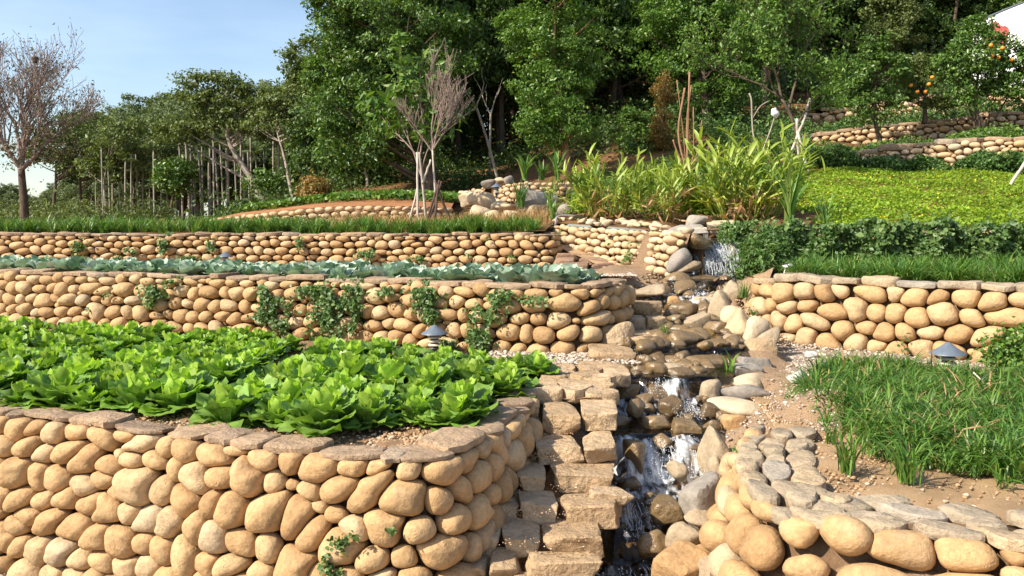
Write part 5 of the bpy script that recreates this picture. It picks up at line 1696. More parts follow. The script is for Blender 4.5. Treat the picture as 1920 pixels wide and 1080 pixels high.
wc('creeper patch on the long low wall right of its small lamp', wall3_path, 0.5, 0.1, [(688, 478, 16, 12), (565, 455, 6, 14), (780, 485, 14, 6)], D_ * 0.8, 0.045)
wc('small weeds on the right part of the long low wall', wall3_path, 0.5, 0.1, [(960, 480, 6, 8), (880, 478, 7, 5), (905, 450, 8, 4)], D_ * 0.6, 0.04)
wc('creeper growing between the lowest stones of the nearest left wall', wall1_path, 0.98, 0.10, [(655, 1005, 16, 16), (640, 1035, 12, 22), (650, 1062, 16, 14), (690, 992, 14, 6), (745, 978, 8, 6)], 9000, 0.028, thick=0.03)
wc('small weeds growing in the pale stacked wall by the waterfall', wallW_path, 0.56, 0.5, [(1210, 482, 8, 10), (1213, 455, 6, 5), (1165, 462, 6, 5)], 4000, 0.04)
wc('small weed sprouting at the top of the pale stacked wall', wallW_path, 0.56, 0.5, [(1062, 445, 5, 12)], 4000, 0.045)
wc('green weed growing out of the left end of the right wall', wallR2_path, 0.7, 0.12, [(1440, 588, 14, 9), (1438, 600, 8, 6)], 3500, 0.032)
wc('leafy sprig on the right wall left of the pagoda lamp', wallR2_path, 0.7, 0.12, [(1712, 640, 7, 16), (1622, 655, 8, 10)], 3500, 0.034)
# creeper covering the wall below the lawn
n = 17000
s = rg.uniform(0, R3.L, n); hh = rg.uniform(-0.05, 0.62, n)
PP = np.array([R3.pos(a) + R3.frame(a)[1] * (0.10 + 0.15 * h) for a, h in zip(s, hh)])
bulge = 0.05 * (np.sin(s * 9 + hh * 4) + np.sin(s * 17 + 2) * np.sin(hh * 13))
PP[:, 1] -= np.abs(rg.normal(0, 0.08, n)) + bulge * 1.8 + 0.06 * np.clip(hh, 0, 1) * (1 + np.sin(s * 3))
PP[:, 2] += 0.04 - hh + (0.05 * np.sin(s * 5) * np.sin(s * 2.1 + 1) + 0.03 * np.sin(s * 13)) * (1 - hh) + np.where(rg.random(n) < 0.04, rg.uniform(0, 0.14, n), 0)
V, F = rand_leaves(rg, PP, 0.062, 0.5, np.tile([[-0.1, -0.8, 0.3]], (n, 1)), 0.7, 0.4, 0.8)
o = stuff('creeper', V, F, M['creeper'], 'thick green creeper covering the wall under the bright lawn')
# ferny bush by the waterfall and shrubs
def bush(label, c, r, n, size, mat, name='shrub', asp=0.5, up=0.5, cat='shrub', parent=None, nclump=26, tw=True, dens=1.0):
    c, r = np.array(c, float), np.array(r, float)
    q = rg.normal(size=(nclump, 3)); q = unit(q) * rg.uniform(0.45, 0.95, (nclump, 1)); q[:, 2] = np.abs(q[:, 2]) * 1.0
    P = q[rg.integers(nclump, size=n)] + rg.normal(0, 0.22, (n, 3))
    P = P * r
    P = P[P[:, 2] > -0.02 * r[2]]
    V, F = rand_leaves(rg, P, size, up, P / r, 0.8, 0.2, asp)
    root = empty(name, c)
    tag(root, label, cat)
    link('foliage', mesh_np('foliage', V, F, M[mat]), root)['kind'] = 'stuff'
    mb = MB()
    for k in range(min(10, nclump)):
        e = q[k] * r * 0.9
        mb.tube([np.zeros(3), e * 0.5 + np.array([0, 0, 0.1 * r[2]]), e], [0.02 * r[2] + 0.004, 0.012 * r[2] + 0.003, 0.003], 4)
    mb.build('stems', M['twig'], root)
    return root


bush('dark green ferny shrub leaning over the right side of the waterfall', at(1440, 505, y=10.9) - Vector((0, 0, 0.12)), (0.42, 0.35, 0.62), 4200, 0.07, 'hedge', asp=0.3)
bush('bright low shrub at the right edge, on the path below the right wall', at(1905, 690, y=7.3), (0.26, 0.25, 0.34), 1500, 0.05, 'leafB', asp=0.7)
bush('round clipped bright green bush beside the highest stepped wall', at(1563, 205, y=29.5), (0.72, 0.7, 0.75), 6000, 0.10, 'leafB', asp=0.6)
bush('yellow-green shrub at the foot of the forest, behind the red-soil bed', at(590, 376, y=25), (0.55, 0.5, 0.65), 2600, 0.11, 'leafRust', asp=0.4)
bush('low bright yellow-green cushion plant beside the left ginger clump', at(1098, 398, y=14.8), (0.34, 0.3, 0.3), 1600, 0.05, 'lawn', asp=0.7)
bush('low yellow-green plants under the right ginger clump', at(1305, 400, y=13.6), (0.55, 0.3, 0.28), 1600, 0.06, 'lawn', asp=0.7)

# ================================================================ bright lawn of groundcover
n = 90000
x = rg.uniform(3.0, 15.5, n); y = 11.75 + (21.4 - 11.75) * rg.uniform(0, 1, n) ** 1.25
u = 960 + 1600 * x / y
edge_u = np.interp(y, [11.7, 14, 17, 21], [1560, 1490, 1480, 1500]) + 25 * np.sin(y * 3)
k = (u > edge_u) & (u < 2010)
x, y = x[k], y[k]
P = np.column_stack([x, y, hill(x, y) + 0.02 + 0.06 * rg.uniform(0, 1, len(x)) ** 2 + 0.035 * np.sin(x * 2.3 + 1) * np.sin(y * 1.9) + 0.025 * np.sin(x * 6) * np.sin(y * 5)])
V, F = rand_leaves(rg, P, 0.05, 1.1, None, 0, 0.1, 0.8)
stuff('lawn', V, F, M['lawn'], 'bright yellow-green groundcover lawn sloping up on the right')
kk_ = rg.random(len(P)) < 0.022
V, F = rand_leaves(rg, P[kk_] + np.array([0, 0, 0.03]), 0.026, 1.5, None, 0, 0.0, 1.0)
stuff('flowers', V, F, M['lawn_flower'], 'tiny yellow flowers dotted over the bright lawn')
# hedge-like plants along the foot of the lowest stepped wall, and undergrowth on the steps
def band(label, path, off, depth, hgt, n, size, mat, s0=0, s1=None, gaps=0.0, name='hedge'):
    s = rg.uniform(s0, s1 or path.L, n)
    f = np.array([path.frame(a)[1] for a in s]); p = np.array([path.pos(a) for a in s])
    d = off + depth * rg.uniform(-1, 1, n)
    P = p + f * d[:, None]
    prof = 0.55 + 0.3 * np.sin(s * 2.3) * np.sin(s * 0.9 + 1) + 0.2 * np.sin(s * 6 + d * 5)
    zb = np.minimum(hill(P[:, 0], P[:, 1]), p[:, 2] - 0.2) if hgt[1] > 0.3 else p[:, 2] - hgt[1]
    P[:, 2] = zb + hgt[0] * prof.clip(0.1, 1.2) * rg.uniform(0, 1, n) ** 0.6
    k = (np.sin(s * 3.1 + 1) + np.sin(s * 7.7) * 0.6 + rg.normal(0, 0.4, n)) > -2 + gaps * 2
    P = P[k]
    V, F = rand_leaves(rg, P, size, 0.6, np.tile([[-0.2, -0.7, 0.4]], (len(P), 1)), 0.5, 0.2, 0.6)
    return stuff(name, V, F, M[mat], label)


band('hedge of low shrubs along the foot of the lowest stepped wall', U1, 0.45, 0.38, (0.62, 0.46), 15000, 0.08, 'hedge')
band('plants growing on the first step above the lowest capped wall', U1, -1.9, 1.6, (0.5, -0.02), 15000, 0.08, 'leafB', gaps=0.25)
band('plants growing on the second step behind the fruit trees', U2, -1.7, 1.6, (0.7, -0.02), 14000, 0.085, 'hedge', gaps=0.25)
band('undergrowth above the highest stepped wall', U3, -1.5, 1.3, (0.6, 0.0), 6000, 0.1, 'hedge', gaps=0.3)
# crop on the red-soil bed
n = 9000
a, b = rg.integers(0, 60, n), rg.integers(8, 30, n)
P = np.column_stack([bedX[b, a] + rg.normal(0, 0.05, n), bedY[b, a] + rg.normal(0, 0.06, n), bedZ[b, a] + 0.03 + 0.13 * rg.uniform(0, 1, n)])
row = np.sin(P[:, 1] * 13) > -0.45
V, F = rand_leaves(rg, P[row], 0.12, 0.9, None, 0, 0.1, 0.75)
stuff('crop_leaves', V, F, M['leafB'], 'rows of leafy green crop on the far red-soil bed')
# weeds between the terraces in the middle distance
n = 9000
x = rg.uniform(-9, 3.2, n); y = rg.uniform(14.0, 23, n)
dens = np.sin(x * 1.9 + y * 0.7) + np.sin(x * 0.8 - y * 1.3 + 2) + rg.normal(0, 0.5, n)
k = (dens > 0.4) & ~((x > -7.2) & (x < -0.6) & (y > 17))
P = np.column_stack([x, y, hill(x, y) + 0.12 * rg.uniform(0, 1, n) ** 2])[k]
V, F = rand_leaves(rg, P, 0.09, 0.6, None, 0, 0.1, 0.4)
stuff('weeds', V, F, M['leafB'], 'low weeds and grass scattered over the middle slope')
n = 2600
x = rg.uniform(-3.2, 0.6, n); y = rg.uniform(13.9, 15.6, n)
B = np.column_stack([x, y, hill(x, y)])
V, F = blade_patch(rg, B[:520], 9, 0.2, 0.008, 0.9)
stuff('dry_grass', V, F, M['straw'], 'dry straw-coloured grass below the tripod stakes')

# ================================================================ tall gingers
def lance(rg, L, Wd, a0, a1, nseg=5):
    t = np.linspace(0, 1, nseg + 1)
    ang = a0 + (a1 - a0) * t ** 1.3
    x = np.concatenate([[0], np.cumsum(np.cos(ang[:-1]) * L / nseg)])
    z = np.concatenate([[0], np.cumsum(np.sin(ang[:-1]) * L / nseg)])
    w = Wd * np.sin(np.clip(t * 0.93 + 0.07, 0, 1) * PI) ** 0.7
    V = np.zeros((nseg + 1, 3, 3))
    for j, qv in enumerate((-0.5, 0, 0.5)):
        V[:, j, 0] = x - np.sin(ang) * abs(qv) * w * 0.5
        V[:, j, 1] = qv * w
        V[:, j, 2] = z + np.cos(ang) * abs(qv) * w * 0.5
    i = np.arange(nseg)[:, None] * 3; j = np.arange(2)[None, :]
    return V.reshape(-1, 3), np.stack([i + j, i + j + 1, i + 3 + j + 1, i + 3 + j], -1).reshape(-1, 4)


CANES = []
for k in range(8):
    mb = MB()
    Hc = rl.uniform(0.95, 1.35)
    t = np.linspace(0, 1, 7)
    bend = rl.uniform(0.1, 0.45)
    axis = np.column_stack([bend * Hc * t ** 2, 0 * t, Hc * t * (1 - 0.12 * bend * t)])
    mb.tube(axis, np.linspace(0.011, 0.004, 7), 5)
    nl = 11
    for i in range(nl):
        f = 0.22 + 0.78 * i / (nl - 1)
        p = np.array([np.interp(f, t, axis[:, a]) for a in range(3)])
        V, F = lance(rl, rl.uniform(0.32, 0.46) * (1 - 0.25 * abs(f - 0.6)), rl.uniform(0.05, 0.07), R_(rl.uniform(32, 66) + 14 * f), R_(rl.uniform(-50, 25) + 30 * f))
        yaw = (0 if i % 2 else PI) + rl.normal(0, 0.5)
        mb.add(V @ np.array(yaw_mat(yaw, 0)).T + p, F)
    CANES.append(mb.mesh('leafy_cane', M['ginger']))
for (u, v, d, rad, n, hs, lab) in [(1132, 404, 14.2, 0.38, 44, 0.74, 'left clump of tall yellow-green ginger above the pale wall'),
                               (1252, 408, 13.6, 0.36, 42, 0.60, 'middle clump of tall ginger, lower and yellower'),
                               (1400, 412, 13.2, 0.46, 62, 0.90, 'right and tallest clump of ginger with dead leaves at its foot')]:
    p = at(u, v, y=d)
    root = tag(empty('ginger_clump', p), lab, 'plant')
    for i in range(n):
        a, r = rl.uniform(0, 6.28), rad * math.sqrt(rl.uniform(0, 1))
        o = link('leafy_cane', CANES[rl.integers(8)], root, (r * math.cos(a), r * 0.8 * math.sin(a), -0.03))
        lean = 0.06 + 0.62 * r / rad
        o.rotation_euler = (0, 0, a + rl.normal(0, 0.5))
        o.rotation_euler = (Matrix.Rotation(lean * rl.uniform(0.5, 1.1), 3, Vector((-math.sin(a), math.cos(a), 0))) @ Matrix.Rotation(rl.uniform(0, 6.28), 3, 'Z')).to_euler()
        o.scale = (hs * rl.uniform(0.85, 1.1),) * 3
    nd = 160 if hs > 1 else 60
    P = np.column_stack([rg.normal(0, rad * 0.45, nd), rg.normal(-0.25, 0.16, nd), rg.uniform(-0.05, 0.42, nd)])
    V, F = rand_leaves(rg, P, 0.26, 0.1, None, 0, 1.4, 0.16)
    link('dead_leaves', mesh_np('dead_leaves', V, F, M['straw']), root)['kind'] = 'stuff'

# loose pale stones on the ledge above the pale wall
rs = np.random.default_rng(88)
LEDGE = [mesh for mesh in (rock_mesh('stone', (0.2, 0.15, 0.12), rs, 'cobble', M['palerock'], 2) for _ in range(4))]
for i in range(34):
    s = rs.uniform(0.2, wallW_path.L - 0.1)
    p = wallW_path.pos(s) - wallW_path.frame(s)[1] * rs.uniform(0.0, 0.65)
    o = link('stone', LEDGE[i % 4], None, Vector((p[0], p[1], float(hill(p[0], p[1])) + 0.03 if p[1] > 12.2 else p[2] + 0.02)))
    o.rotation_euler = (rs.normal(0, 0.2), rs.normal(0, 0.2), rs.uniform(0, 6.28)); k = rs.uniform(0.6, 1.2); o.scale = (k, k, k)
    tag(o, 'loose pale stone on the ledge above the pale stacked wall, below the gingers', 'stone', 'loose stones on the ledge above the pale wall')
n = 9000
x = rg.uniform(-20, -3, n); y = rg.uniform(14.2, 36, n)
dn = np.sin(x * 1.3 + y * 0.5) + np.sin(x * 0.5 - y * 1.1 + 2) + rg.normal(0, 0.6, n)
k = (dn > -0.1) & ~((x > -7.0) & (y > 17) & (y < 23.5)) & (960 + 1600 * x / y > -60)
P = np.column_stack([x, y, hill(x, y) + 0.15 * rg.uniform(0, 1, n) ** 2])[k]
V, F = rand_leaves(rg, P, 0.11, 0.5, None, 0, 0.1, 0.35)
stuff('weeds', V, F, M['leafD'], 'sparse olive weeds on the red earth below the palm grove')

n = 15000
x = rg.uniform(1.2, 7.0, n); y = rg.uniform(14.6, 23.5, n)
k = (960 + 1600 * x / y < 1500) & (np.sin(x * 2.1 + y) + np.sin(y * 1.7 - x) + rg.normal(0, 0.6, n) > -0.9)
P = np.column_stack([x, y, hill(x, y) + 0.30 * rg.uniform(0, 1, n) ** 1.5 * (1 + 0.8 * np.sin(x * 3) * np.sin(y * 2))])[k]
V, F = rand_leaves(rg, P, 0.10, 0.5, None, 0, 0.1, 0.4)
stuff('weeds', V, F, M['leafB'], 'green weeds on the slope behind the gingers')
n = 14000
cx_, cy_ = rg.uniform(5.6, 9.5, 60), rg.uniform(23, 33, 60); i = rg.integers(60, size=n); ch_ = rg.uniform(0.3, 1.1, 60)
x = cx_[i] + rg.normal(0, 0.35, n); y = cy_[i] + rg.normal(0, 0.35, n)
P = np.column_stack([x, y, np.maximum(hill(x, y), 0) + 0.1 + ch_[i] * np.abs(rg.normal(0, 0.5, n))])
k = (960 + 1600 * x / y < 1515) | (y > 30.5)
V, F = rand_leaves(rg, P[k], 0.10, 0.5, None, 0, 0.1, 0.5)
stuff('undergrowth', V, F, M['hedge'], 'bushes on the slope left of the stepped walls')


# ================================================================ trees
rt = np.random.default_rng(404)


def crown_leaves(rg, clumps, rad, nleaf, size, up=0.55, asp=0.52, flat=0.6, center=None):
    """leaf sprays: nleaf leaves in each clump"""
    n = len(clumps)
    cnt = (nleaf * np.exp(rg.normal(0, 0.25, n))).astype(int).clip(1)
    idx = np.repeat(np.arange(n), cnt)
    d = unit(rg.normal(size=(len(idx), 3))) * (rg.uniform(0, 1, (len(idx), 1)) ** 0.45)
    d *= np.array([1, 1, flat]) * (rad * np.exp(rg.normal(0, 0.25, n)))[idx][:, None]
    P = clumps[idx] + d
    c = clumps.mean(0) if center is None else center
    return rand_leaves(rg, P, size, up, d * 0.6 + (P - c) * 0.35, 0.6, 0.35, asp)


def ell_points(rg, ells, shell=0.4):
    out = []
    for (c, r, n) in ells:
        q = unit(rg.normal(size=(n, 3))) * rg.uniform(0, 1, (n, 1)) ** shell
        out.append(q * np.array(r) + np.array(c))
    return np.vstack(out)


def trunk_mesh(rg, spine, r0, targets, limb_r=0.03, nlimb=40, mat=None, sides=8, name='trunk', up=0.6):
    mb = MB()
    sp = np.array(spine, float)
    pth = Path(sp + 0.0, 0.15).p if len(sp) > 2 else sp
    # 3-D arclength based spine
    f = np.linspace(0, 1, len(pth))
    wob = 0.02 * np.sin(f * 17)[:, None] * np.array([1, 0.6, 0])
    mb.tube(pth + wob * r0 * 8, r0 * (1.25 * (1 - f) ** 3 * 0.3 + 1 - 0.8 * f), sides)
    if targets is not None and len(targets):
        sel = targets[rg.permutation(len(targets))[:nlimb]]
        for t in sel:
            hd = np.linalg.norm(pth[:, :2] - t[:2], axis=1)
            want = t[2] - up * hd
            k = int(np.argmin(np.abs(pth[:, 2] - want) + 0.25 * hd))
            a = pth[k]
            m = a * 0.5 + t * 0.5 + np.array([0, 0, -0.08 * np.linalg.norm(t - a)]) + rg.normal(0, 0.05, 3) * np.linalg.norm(t - a)
            s = np.linspace(0, 1, 7)[:, None]
            C = (1 - s) ** 2 * a + 2 * s * (1 - s) * m + s ** 2 * t
            lr = min(limb_r * (0.6 + 0.5 * np.linalg.norm(t - a)), r0 * (1 - 0.75 * f[k]))
            mb.tube(C, np.linspace(lr, lr * 0.22, 7), 5)
    return mb.mesh(name, mat)


def leafy_tree(label, base, spine, r0, ells, rad, nleaf, size, mat, bark='bark', nlimb=40, limb_r=0.03, asp=0.52, flat=0.6, up=0.55, shell=0.4, group=None, name='tree', cat='tree', seed=None, rot=0):
    rg_ = np.random.default_rng(seed) if seed else rt
    root = empty(name, base, rot)
    tag(root, label, cat, group)
    cl = ell_points(rg_, ells, shell)
    link('trunk', trunk_mesh(rg_, spine, r0, cl, limb_r, nlimb, M[bark]), root)
    V, F = crown_leaves(rg_, cl, rad, nleaf, size, up, asp, flat)
    c = link('crown', mesh_np('crown', V, F, M[mat]), root)
    c['kind'] = 'stuff'
    return root


def rel(base, d, *pts):
    """photo positions (u, v[, depth offset]) as points relative to a tree's base"""
    out = []
    for p in pts:
        q = at(p[0], p[1], y=d + (p[2] if len(p) > 2 else 0)) - Vector(base)
        out.append((q.x, q.y, q.z))
    return out


def E(base, d, u, v, ru, rv, n, dd=0.0, rd=None):
    c = rel(base, d, (u, v, dd))[0]
    k = d / FPX
    return (c, (ru * k, (rd if rd else (ru + rv) / 2 * 0.9) * k if not rd else rd, rv * k), n)


# the big broad-leaved tree left of the middle
d = 24.0
b = at(803, 378, y=d); b.z = float(hill(b.x, b.y)) - 0.05
leafy_tree('big dense broad-leaved tree rising out of the picture, left of the bare sapling', b,
           [(0, 0, 0)] + rel(b, d, (800, 300), (790, 220), (765, 130), (745, 40), (735, -60)), 0.19,
           [E(b, d, 735, 40, 150, 120, 90), E(b, d, 640, 30, 78, 80, 40), E(b, d, 665, 220, 75, 90, 40, -0.4), E(b, d, 610, 120, 50, 50, 16, 0.3), E(b, d, 730, 235, 110, 75, 46, -0.3),
            E(b, d, 850, 110, 50, 110, 34), E(b, d, 760, -70, 140, 60, 40), E(b, d, 700, 140, 100, 80, 40, -0.6)],
           0.36, 135, 0.105, 'leafA', nlimb=60, limb_r=0.035, seed=1)
d = 22.0
b = at(1066, 326, y=d); b.z = float(hill(b.x, b.y)) - 0.05
leafy_tree('slender light green tree with a visible reddish trunk, above the small far wall', b,
           [(0, 0, 0)] + rel(b, d, (1062, 290), (1054, 240), (1046, 170), (1040, 100), (1040, 10), (1042, -40)), 0.085,
           [E(b, d, 1045, 40, 82, 85, 52), E(b, d, 1032, 150, 76, 75, 44), E(b, d, 1085, 110, 42, 70, 20), E(b, d, 1062, 225, 66, 48, 34), E(b, d, 1005, 240, 40, 40, 16, -0.3), E(b, d, 1040, -60, 80, 50, 26), E(b, d, 968, 60, 30, 60, 12, 0.5)],
           0.30, 130, 0.085, 'leafB', bark='redtwig', nlimb=40, limb_r=0.02, seed=2)
d = 27.0
b = at(1325, 300, y=d); b.z = float(hill(b.x, b.y))
leafy_tree('broad bright green tree in front of the dark forest, above the middle ginger clump', b,
           [(0, 0, 0)] + rel(b, d, (1325, 220), (1318, 140), (1310, 60), (1300, -30)), 0.14,
           [E(b, d, 1265, 40, 72, 70, 42), E(b, d, 1345, 50, 75, 75, 46), E(b, d, 1240, 120, 46, 50, 18), E(b, d, 1330, 150, 80, 55, 36), E(b, d, 1300, -50, 110, 50, 36), E(b, d, 1400, 110, 60, 60, 26)],
           0.36, 125, 0.105, 'leafB', nlimb=44, seed=3)
d = 25.0
b = at(1205, 305, y=d); b.z = float(hill(b.x, b.y)) - 0.05
leafy_tree('small dark round tree in the shade behind the gingers', b, [(0, 0, 0)] + rel(b, d, (1203, 285), (1200, 255), (1198, 215)), 0.06,
           [E(b, d, 1200, 258, 42, 45, 40), E(b, d, 1190, 225, 22, 26, 12), E(b, d, 1225, 280, 26, 26, 12)], 0.25, 110, 0.085, 'leafA', nlimb=20, limb_r=0.02, seed=4)
d = 24.5
b = at(1243, 300, y=d); b.z = float(hill(b.x, b.y)) - 0.05
leafy_tree('feathery rust-tinged conifer behind the red-stemmed sticks', b, [(0, 0, 0)] + rel(b, d, (1244, 270), (1245, 200), (1246, 130)), 0.05,
           [E(b, d, 1243, 235, 28, 52, 36), E(b, d, 1247, 170, 18, 40, 18), E(b, d, 1235, 265, 22, 20, 10)], 0.18, 90, 0.08, 'leafRust', nlimb=30, limb_r=0.012, asp=0.3, up=0.1, seed=5)
# citrus and other fruit trees on the steps
def fruit(root, pts, r=0.045):
    me = None
    for p in pts:
        if me is None:
            D, F = ico(2); me = mesh_np('orange', D * np.array([1, 1, 0.95]), F, M['orange'])
        o = link('orange', me, root, Vector(p)); o.scale = (r,) * 3


for (lab, d, ub, vb, spine, ells, mat, fr, seed) in [
    ('small glossy fruit tree, leftmost of those on the stepped slope', 23.6, 1652, 272, [(1646, 250), (1640, 215), (1642, 150), (1645, 110)],
     [(1640, 130, 48, 48, 30), (1600, 165, 28, 34, 14), (1680, 150, 30, 45, 16), (1645, 205, 56, 36, 24), (1640, 90, 30, 22, 10)], 'leafA', [], 6),
    ('small orange tree with a thin trunk, between two larger fruit trees', 24.2, 1733, 228, [(1735, 200), (1733, 170), (1730, 120)],
     [(1730, 160, 40, 36, 22), (1722, 120, 28, 30, 12), (1765, 185, 22, 18, 8)], 'leafD', [(1748, 145), (1742, 158), (1720, 172), (1708, 160), (1735, 172)], 7),
    ('largest fruit tree on the right, with several stems and ripe oranges', 23.4, 1838, 256, [(1834, 225), (1830, 190), (1835, 130), (1845, 70)],
     [(1840, 110, 66, 50, 44), (1790, 110, 40, 44, 20), (1890, 140, 40, 48, 22), (1840, 60, 44, 30, 18), (1830, 175, 62, 30, 26)], 'leafA', [(1860, 105), (1872, 108), (1897, 112), (1858, 85), (1880, 90)], 8),
    ('leafy fruit tree at the right edge, partly cut off', 23.0, 1935, 262, [(1932, 230), (1935, 170)], [(1930, 150, 44, 60, 34), (1915, 95, 30, 30, 10)], 'leafA', [], 9)]:
    b = at(ub, vb, y=d)
    b.z -= 0.06
    r = leafy_tree(lab, b, [(0, 0, 0)] + rel(b, d, *spine), 0.06, [E(b, d, *e) for e in ells], 0.24, 105, 0.085, mat, nlimb=30, limb_r=0.022, seed=seed)
    fruit(r, rel(b, d, *[(u, v, -0.75) for u, v in fr]), 0.055)
    if seed == 8:
        mb = MB()
        for dx in (-0.16, 0.2, 0.34):
            mb.tube([(dx * 0.3, 0, 0), (dx, 0.05, 0.45), (dx * 2.2, 0.1, 1.1)], [0.045, 0.035, 0.02], 6)
        mb.build('stem', M['bark'], r)

# ---------------------------------------------------------------- bare trees
def grow(mb, tips, rg_, p, dr, L, r, lev, maxlev, spread, nb, upb=0.15, segs=5, taper=0.62, minr=0.004):
    pts = [p]
    q, dd = np.array(p, float), np.array(dr, float)
    for i in range(segs):
        dd = dd + rg_.normal(0, 0.10, 3) + np.array([0, 0, upb * 0.3])
        dd /= np.linalg.norm(dd)
        q = q + dd * L / segs
        pts.append(q)
    r1 = max(r * taper, minr)
    mb.tube(pts, np.linspace(r, r1, segs + 1), 6 if lev < 2 else 4, cap=False)
    if lev >= maxlev:
        tips.append(q); tips.append(pts[2]); return
    for i in range(nb):
        f = rg_.uniform(0.35, 1.0) if i else 1.0
        k = f * segs; a = int(min(k, segs - 1)); s = pts[a] * (1 - (k - a)) + pts[min(a + 1, segs)] * (k - a)
        nd = dd + unit(rg_.normal(size=3)) * spread
        nd[2] += upb
        nd /= np.linalg.norm(nd)
        grow(mb, tips, rg_, s, nd, L * rg_.uniform(0.6, 0.85), max(r1 * rg_.uniform(0.55, 0.85), minr), lev + 1, maxlev, spread, nb, upb, segs, taper, minr)


def bare_tree(label, base, limbs, trunk, r0, maxlev, spread, nb, mat, leaf=None, seed=1, upb=0.15, minr=0.004, leafn=0, leafsize=0.1, lowonly=None, trunkmat=None, cat='tree', asp=0.45, lrad=0.2):
    rg_ = np.random.default_rng(seed)
    root = tag(empty('tree', base), label, cat)
    mb, tips = MB(), []
    t = Path(np.array(trunk, float), 0.1).p if len(trunk) > 2 else np.array(trunk, float)
    tm = MB(); tm.tube(t, np.linspace(r0, r0 * 0.72, len(t)), 9)
    tm.build('trunk', M[trunkmat or mat], root)
    for (p, dr, L, r) in limbs:
        dr = np.array(dr, float); dr /= np.linalg.norm(dr)
        grow(mb, tips, rg_, np.array(p, float), dr, L, r, 0, maxlev, spread, nb, upb, minr=minr)
    mb.build('branches', M[mat], root)
    tips = np.array(tips)
    if leaf and leafn:
        sel = tips if lowonly is None else tips[tips[:, 2] < lowonly]
        V, F = crown_leaves(rg_, sel[rg_.permutation(len(sel))], lrad, leafn, leafsize, 0.2, asp, 0.8)
        link('crown', mesh_np('crown', V, F, M[leaf]), root)['kind'] = 'stuff'
    return root, tips


# tall half-bare tree at the far left
d = 27.0
b = at(46, 425, y=d); b.z = float(hill(b.x, b.y))
tr = [(0, 0, 0)] + rel(b, d, (45, 380), (42, 345), (40, 318))
top = tr[-1]
kroot, ktips = bare_tree('tall half-bare tree at the left edge, with brown leaves only low down', b,
          [(top, (-0.1, 0.0, 1), 1.5, 0.10), (top, (0.25, 0.1, 1), 1.45, 0.085), (top, (0.75, -0.1, 0.65), 1.35, 0.08), (top, (-0.7, 0.1, 0.8), 1.3, 0.08), (top, (0.05, 0.3, 1), 1.6, 0.07), (top, (-0.35, -0.2, 1), 1.5, 0.07)],
          tr, 0.14, 4, 0.62, 4, 'twig', 'leafDry', seed=21, upb=0.16, minr=0.006, leafn=1, leafsize=0.085, trunkmat='bark', lrad=0.25)
# dense leaves low in that tree
cl = ell_points(rt, [E(b, d, 60, 270, 90, 45, 60), E(b, d, 20, 250, 70, 60, 36), E(b, d, 110, 290, 60, 30, 24)])
V, F = crown_leaves(rt, cl, 0.34, 12, 0.10, 0.3, 0.5, 0.7)
link('lower_foliage', mesh_np('lower_foliage', V, F, M['leafDry']), kroot)['kind'] = 'stuff'
nest = at(66, 112, y=d)
D, F = ico(2)
o = link('nest', mesh_np('nest', D * (1 + lump(D, rt, 0.12, 5))[:, None] * np.array([0.10, 0.10, 0.12]), F, M['bark']), None, nest); tag(o, 'dark bird nest high in the half-bare tree at the left edge', 'nest')
# sapling with reddish bare twigs, held by stakes
d = 15.2
b = at(817, 416, y=d); b.z = float(hill(b.x, b.y)) - 0.02
tr = [(0, 0, 0)] + rel(b, d, (817, 380), (814, 330), (811, 282))
p1 = tr[-1]
r_, tips = bare_tree('bare sapling with purple-red twigs and a pale trunk between the stakes', b,
          [(p1, (0.30, 0.1, 1), 0.62, 0.020), (p1, (0.62, -0.1, 1), 0.60, 0.017), (p1, (0.02, 0, 1), 0.75, 0.017), (p1, (0.85, 0.2, 1), 0.55, 0.013), (p1, (-0.15, 0.2, 1), 0.55, 0.013),
           (rel(b, d, (814, 290))[0], (-0.45, 0.1, 0.8), 0.5, 0.012)],
          tr, 0.022, 3, 0.50, 4, 'twig', None, seed=33, upb=0.20, minr=0.003, trunkmat='stake')
# large-leaved young tree just behind it
d = 15.9
b = at(800, 414, y=d); b.z = float(hill(b.x, b.y)) - 0.02
r_, tips = bare_tree('young tree with drooping large green leaves, left of the bare sapling', b,
          [(rel(b, d, (790, 330))[0], (-0.3, 0, 1), 0.9, 0.018), (rel(b, d, (790, 300))[0], (-0.75, 0.1, 0.8), 0.85, 0.016), (rel(b, d, (788, 290))[0], (0.0, 0.1, 1), 0.95, 0.016), (rel(b, d, (790, 320))[0], (0.35, 0.1, 0.9), 0.6, 0.014)],
          [(0, 0, 0)] + rel(b, d, (795, 370), (790, 320), (786, 285)), 0.028, 2, 0.55, 3, 'twig', 'leafB', seed=35, upb=0.12, minr=0.004, leafn=11, leafsize=0.20, asp=0.36, lrad=0.22, trunkmat='palebark')
# crape-myrtle like bare tree by the right tripod
d = 20.3
b = at(1503, 330, y=d); b.z = float(hill(b.x, b.y)) - 0.02
tr = [(0, 0, 0)] + rel(b, d, (1498, 275), (1484, 220), (1466, 185))
r_, tips = bare_tree('half-bare grey tree leaning left over the gingers, beside the pale tripod', b,
          [(tr[-1], (-0.35, 0, 1), 1.1, 0.034), (tr[-1], (-0.9, 0.1, 0.7), 1.1, 0.026), (rel(b, d, (1478, 205))[0], (0.25, 0.1, 1), 1.15, 0.035), (rel(b, d, (1462, 130))[0], (-0.1, -0.1, 1), 1.0, 0.03), (tr[-1], (-0.6, -0.3, 0.4), 0.9, 0.025), (rel(b, d, (1490, 240))[0], (0.55, 0, 0.9), 0.8, 0.025)],
          tr, 0.048, 3, 0.55, 4, 'bark', 'leafB', seed=37, upb=0.16, minr=0.004, leafn=11, leafsize=0.09, lrad=0.22, trunkmat='bark')
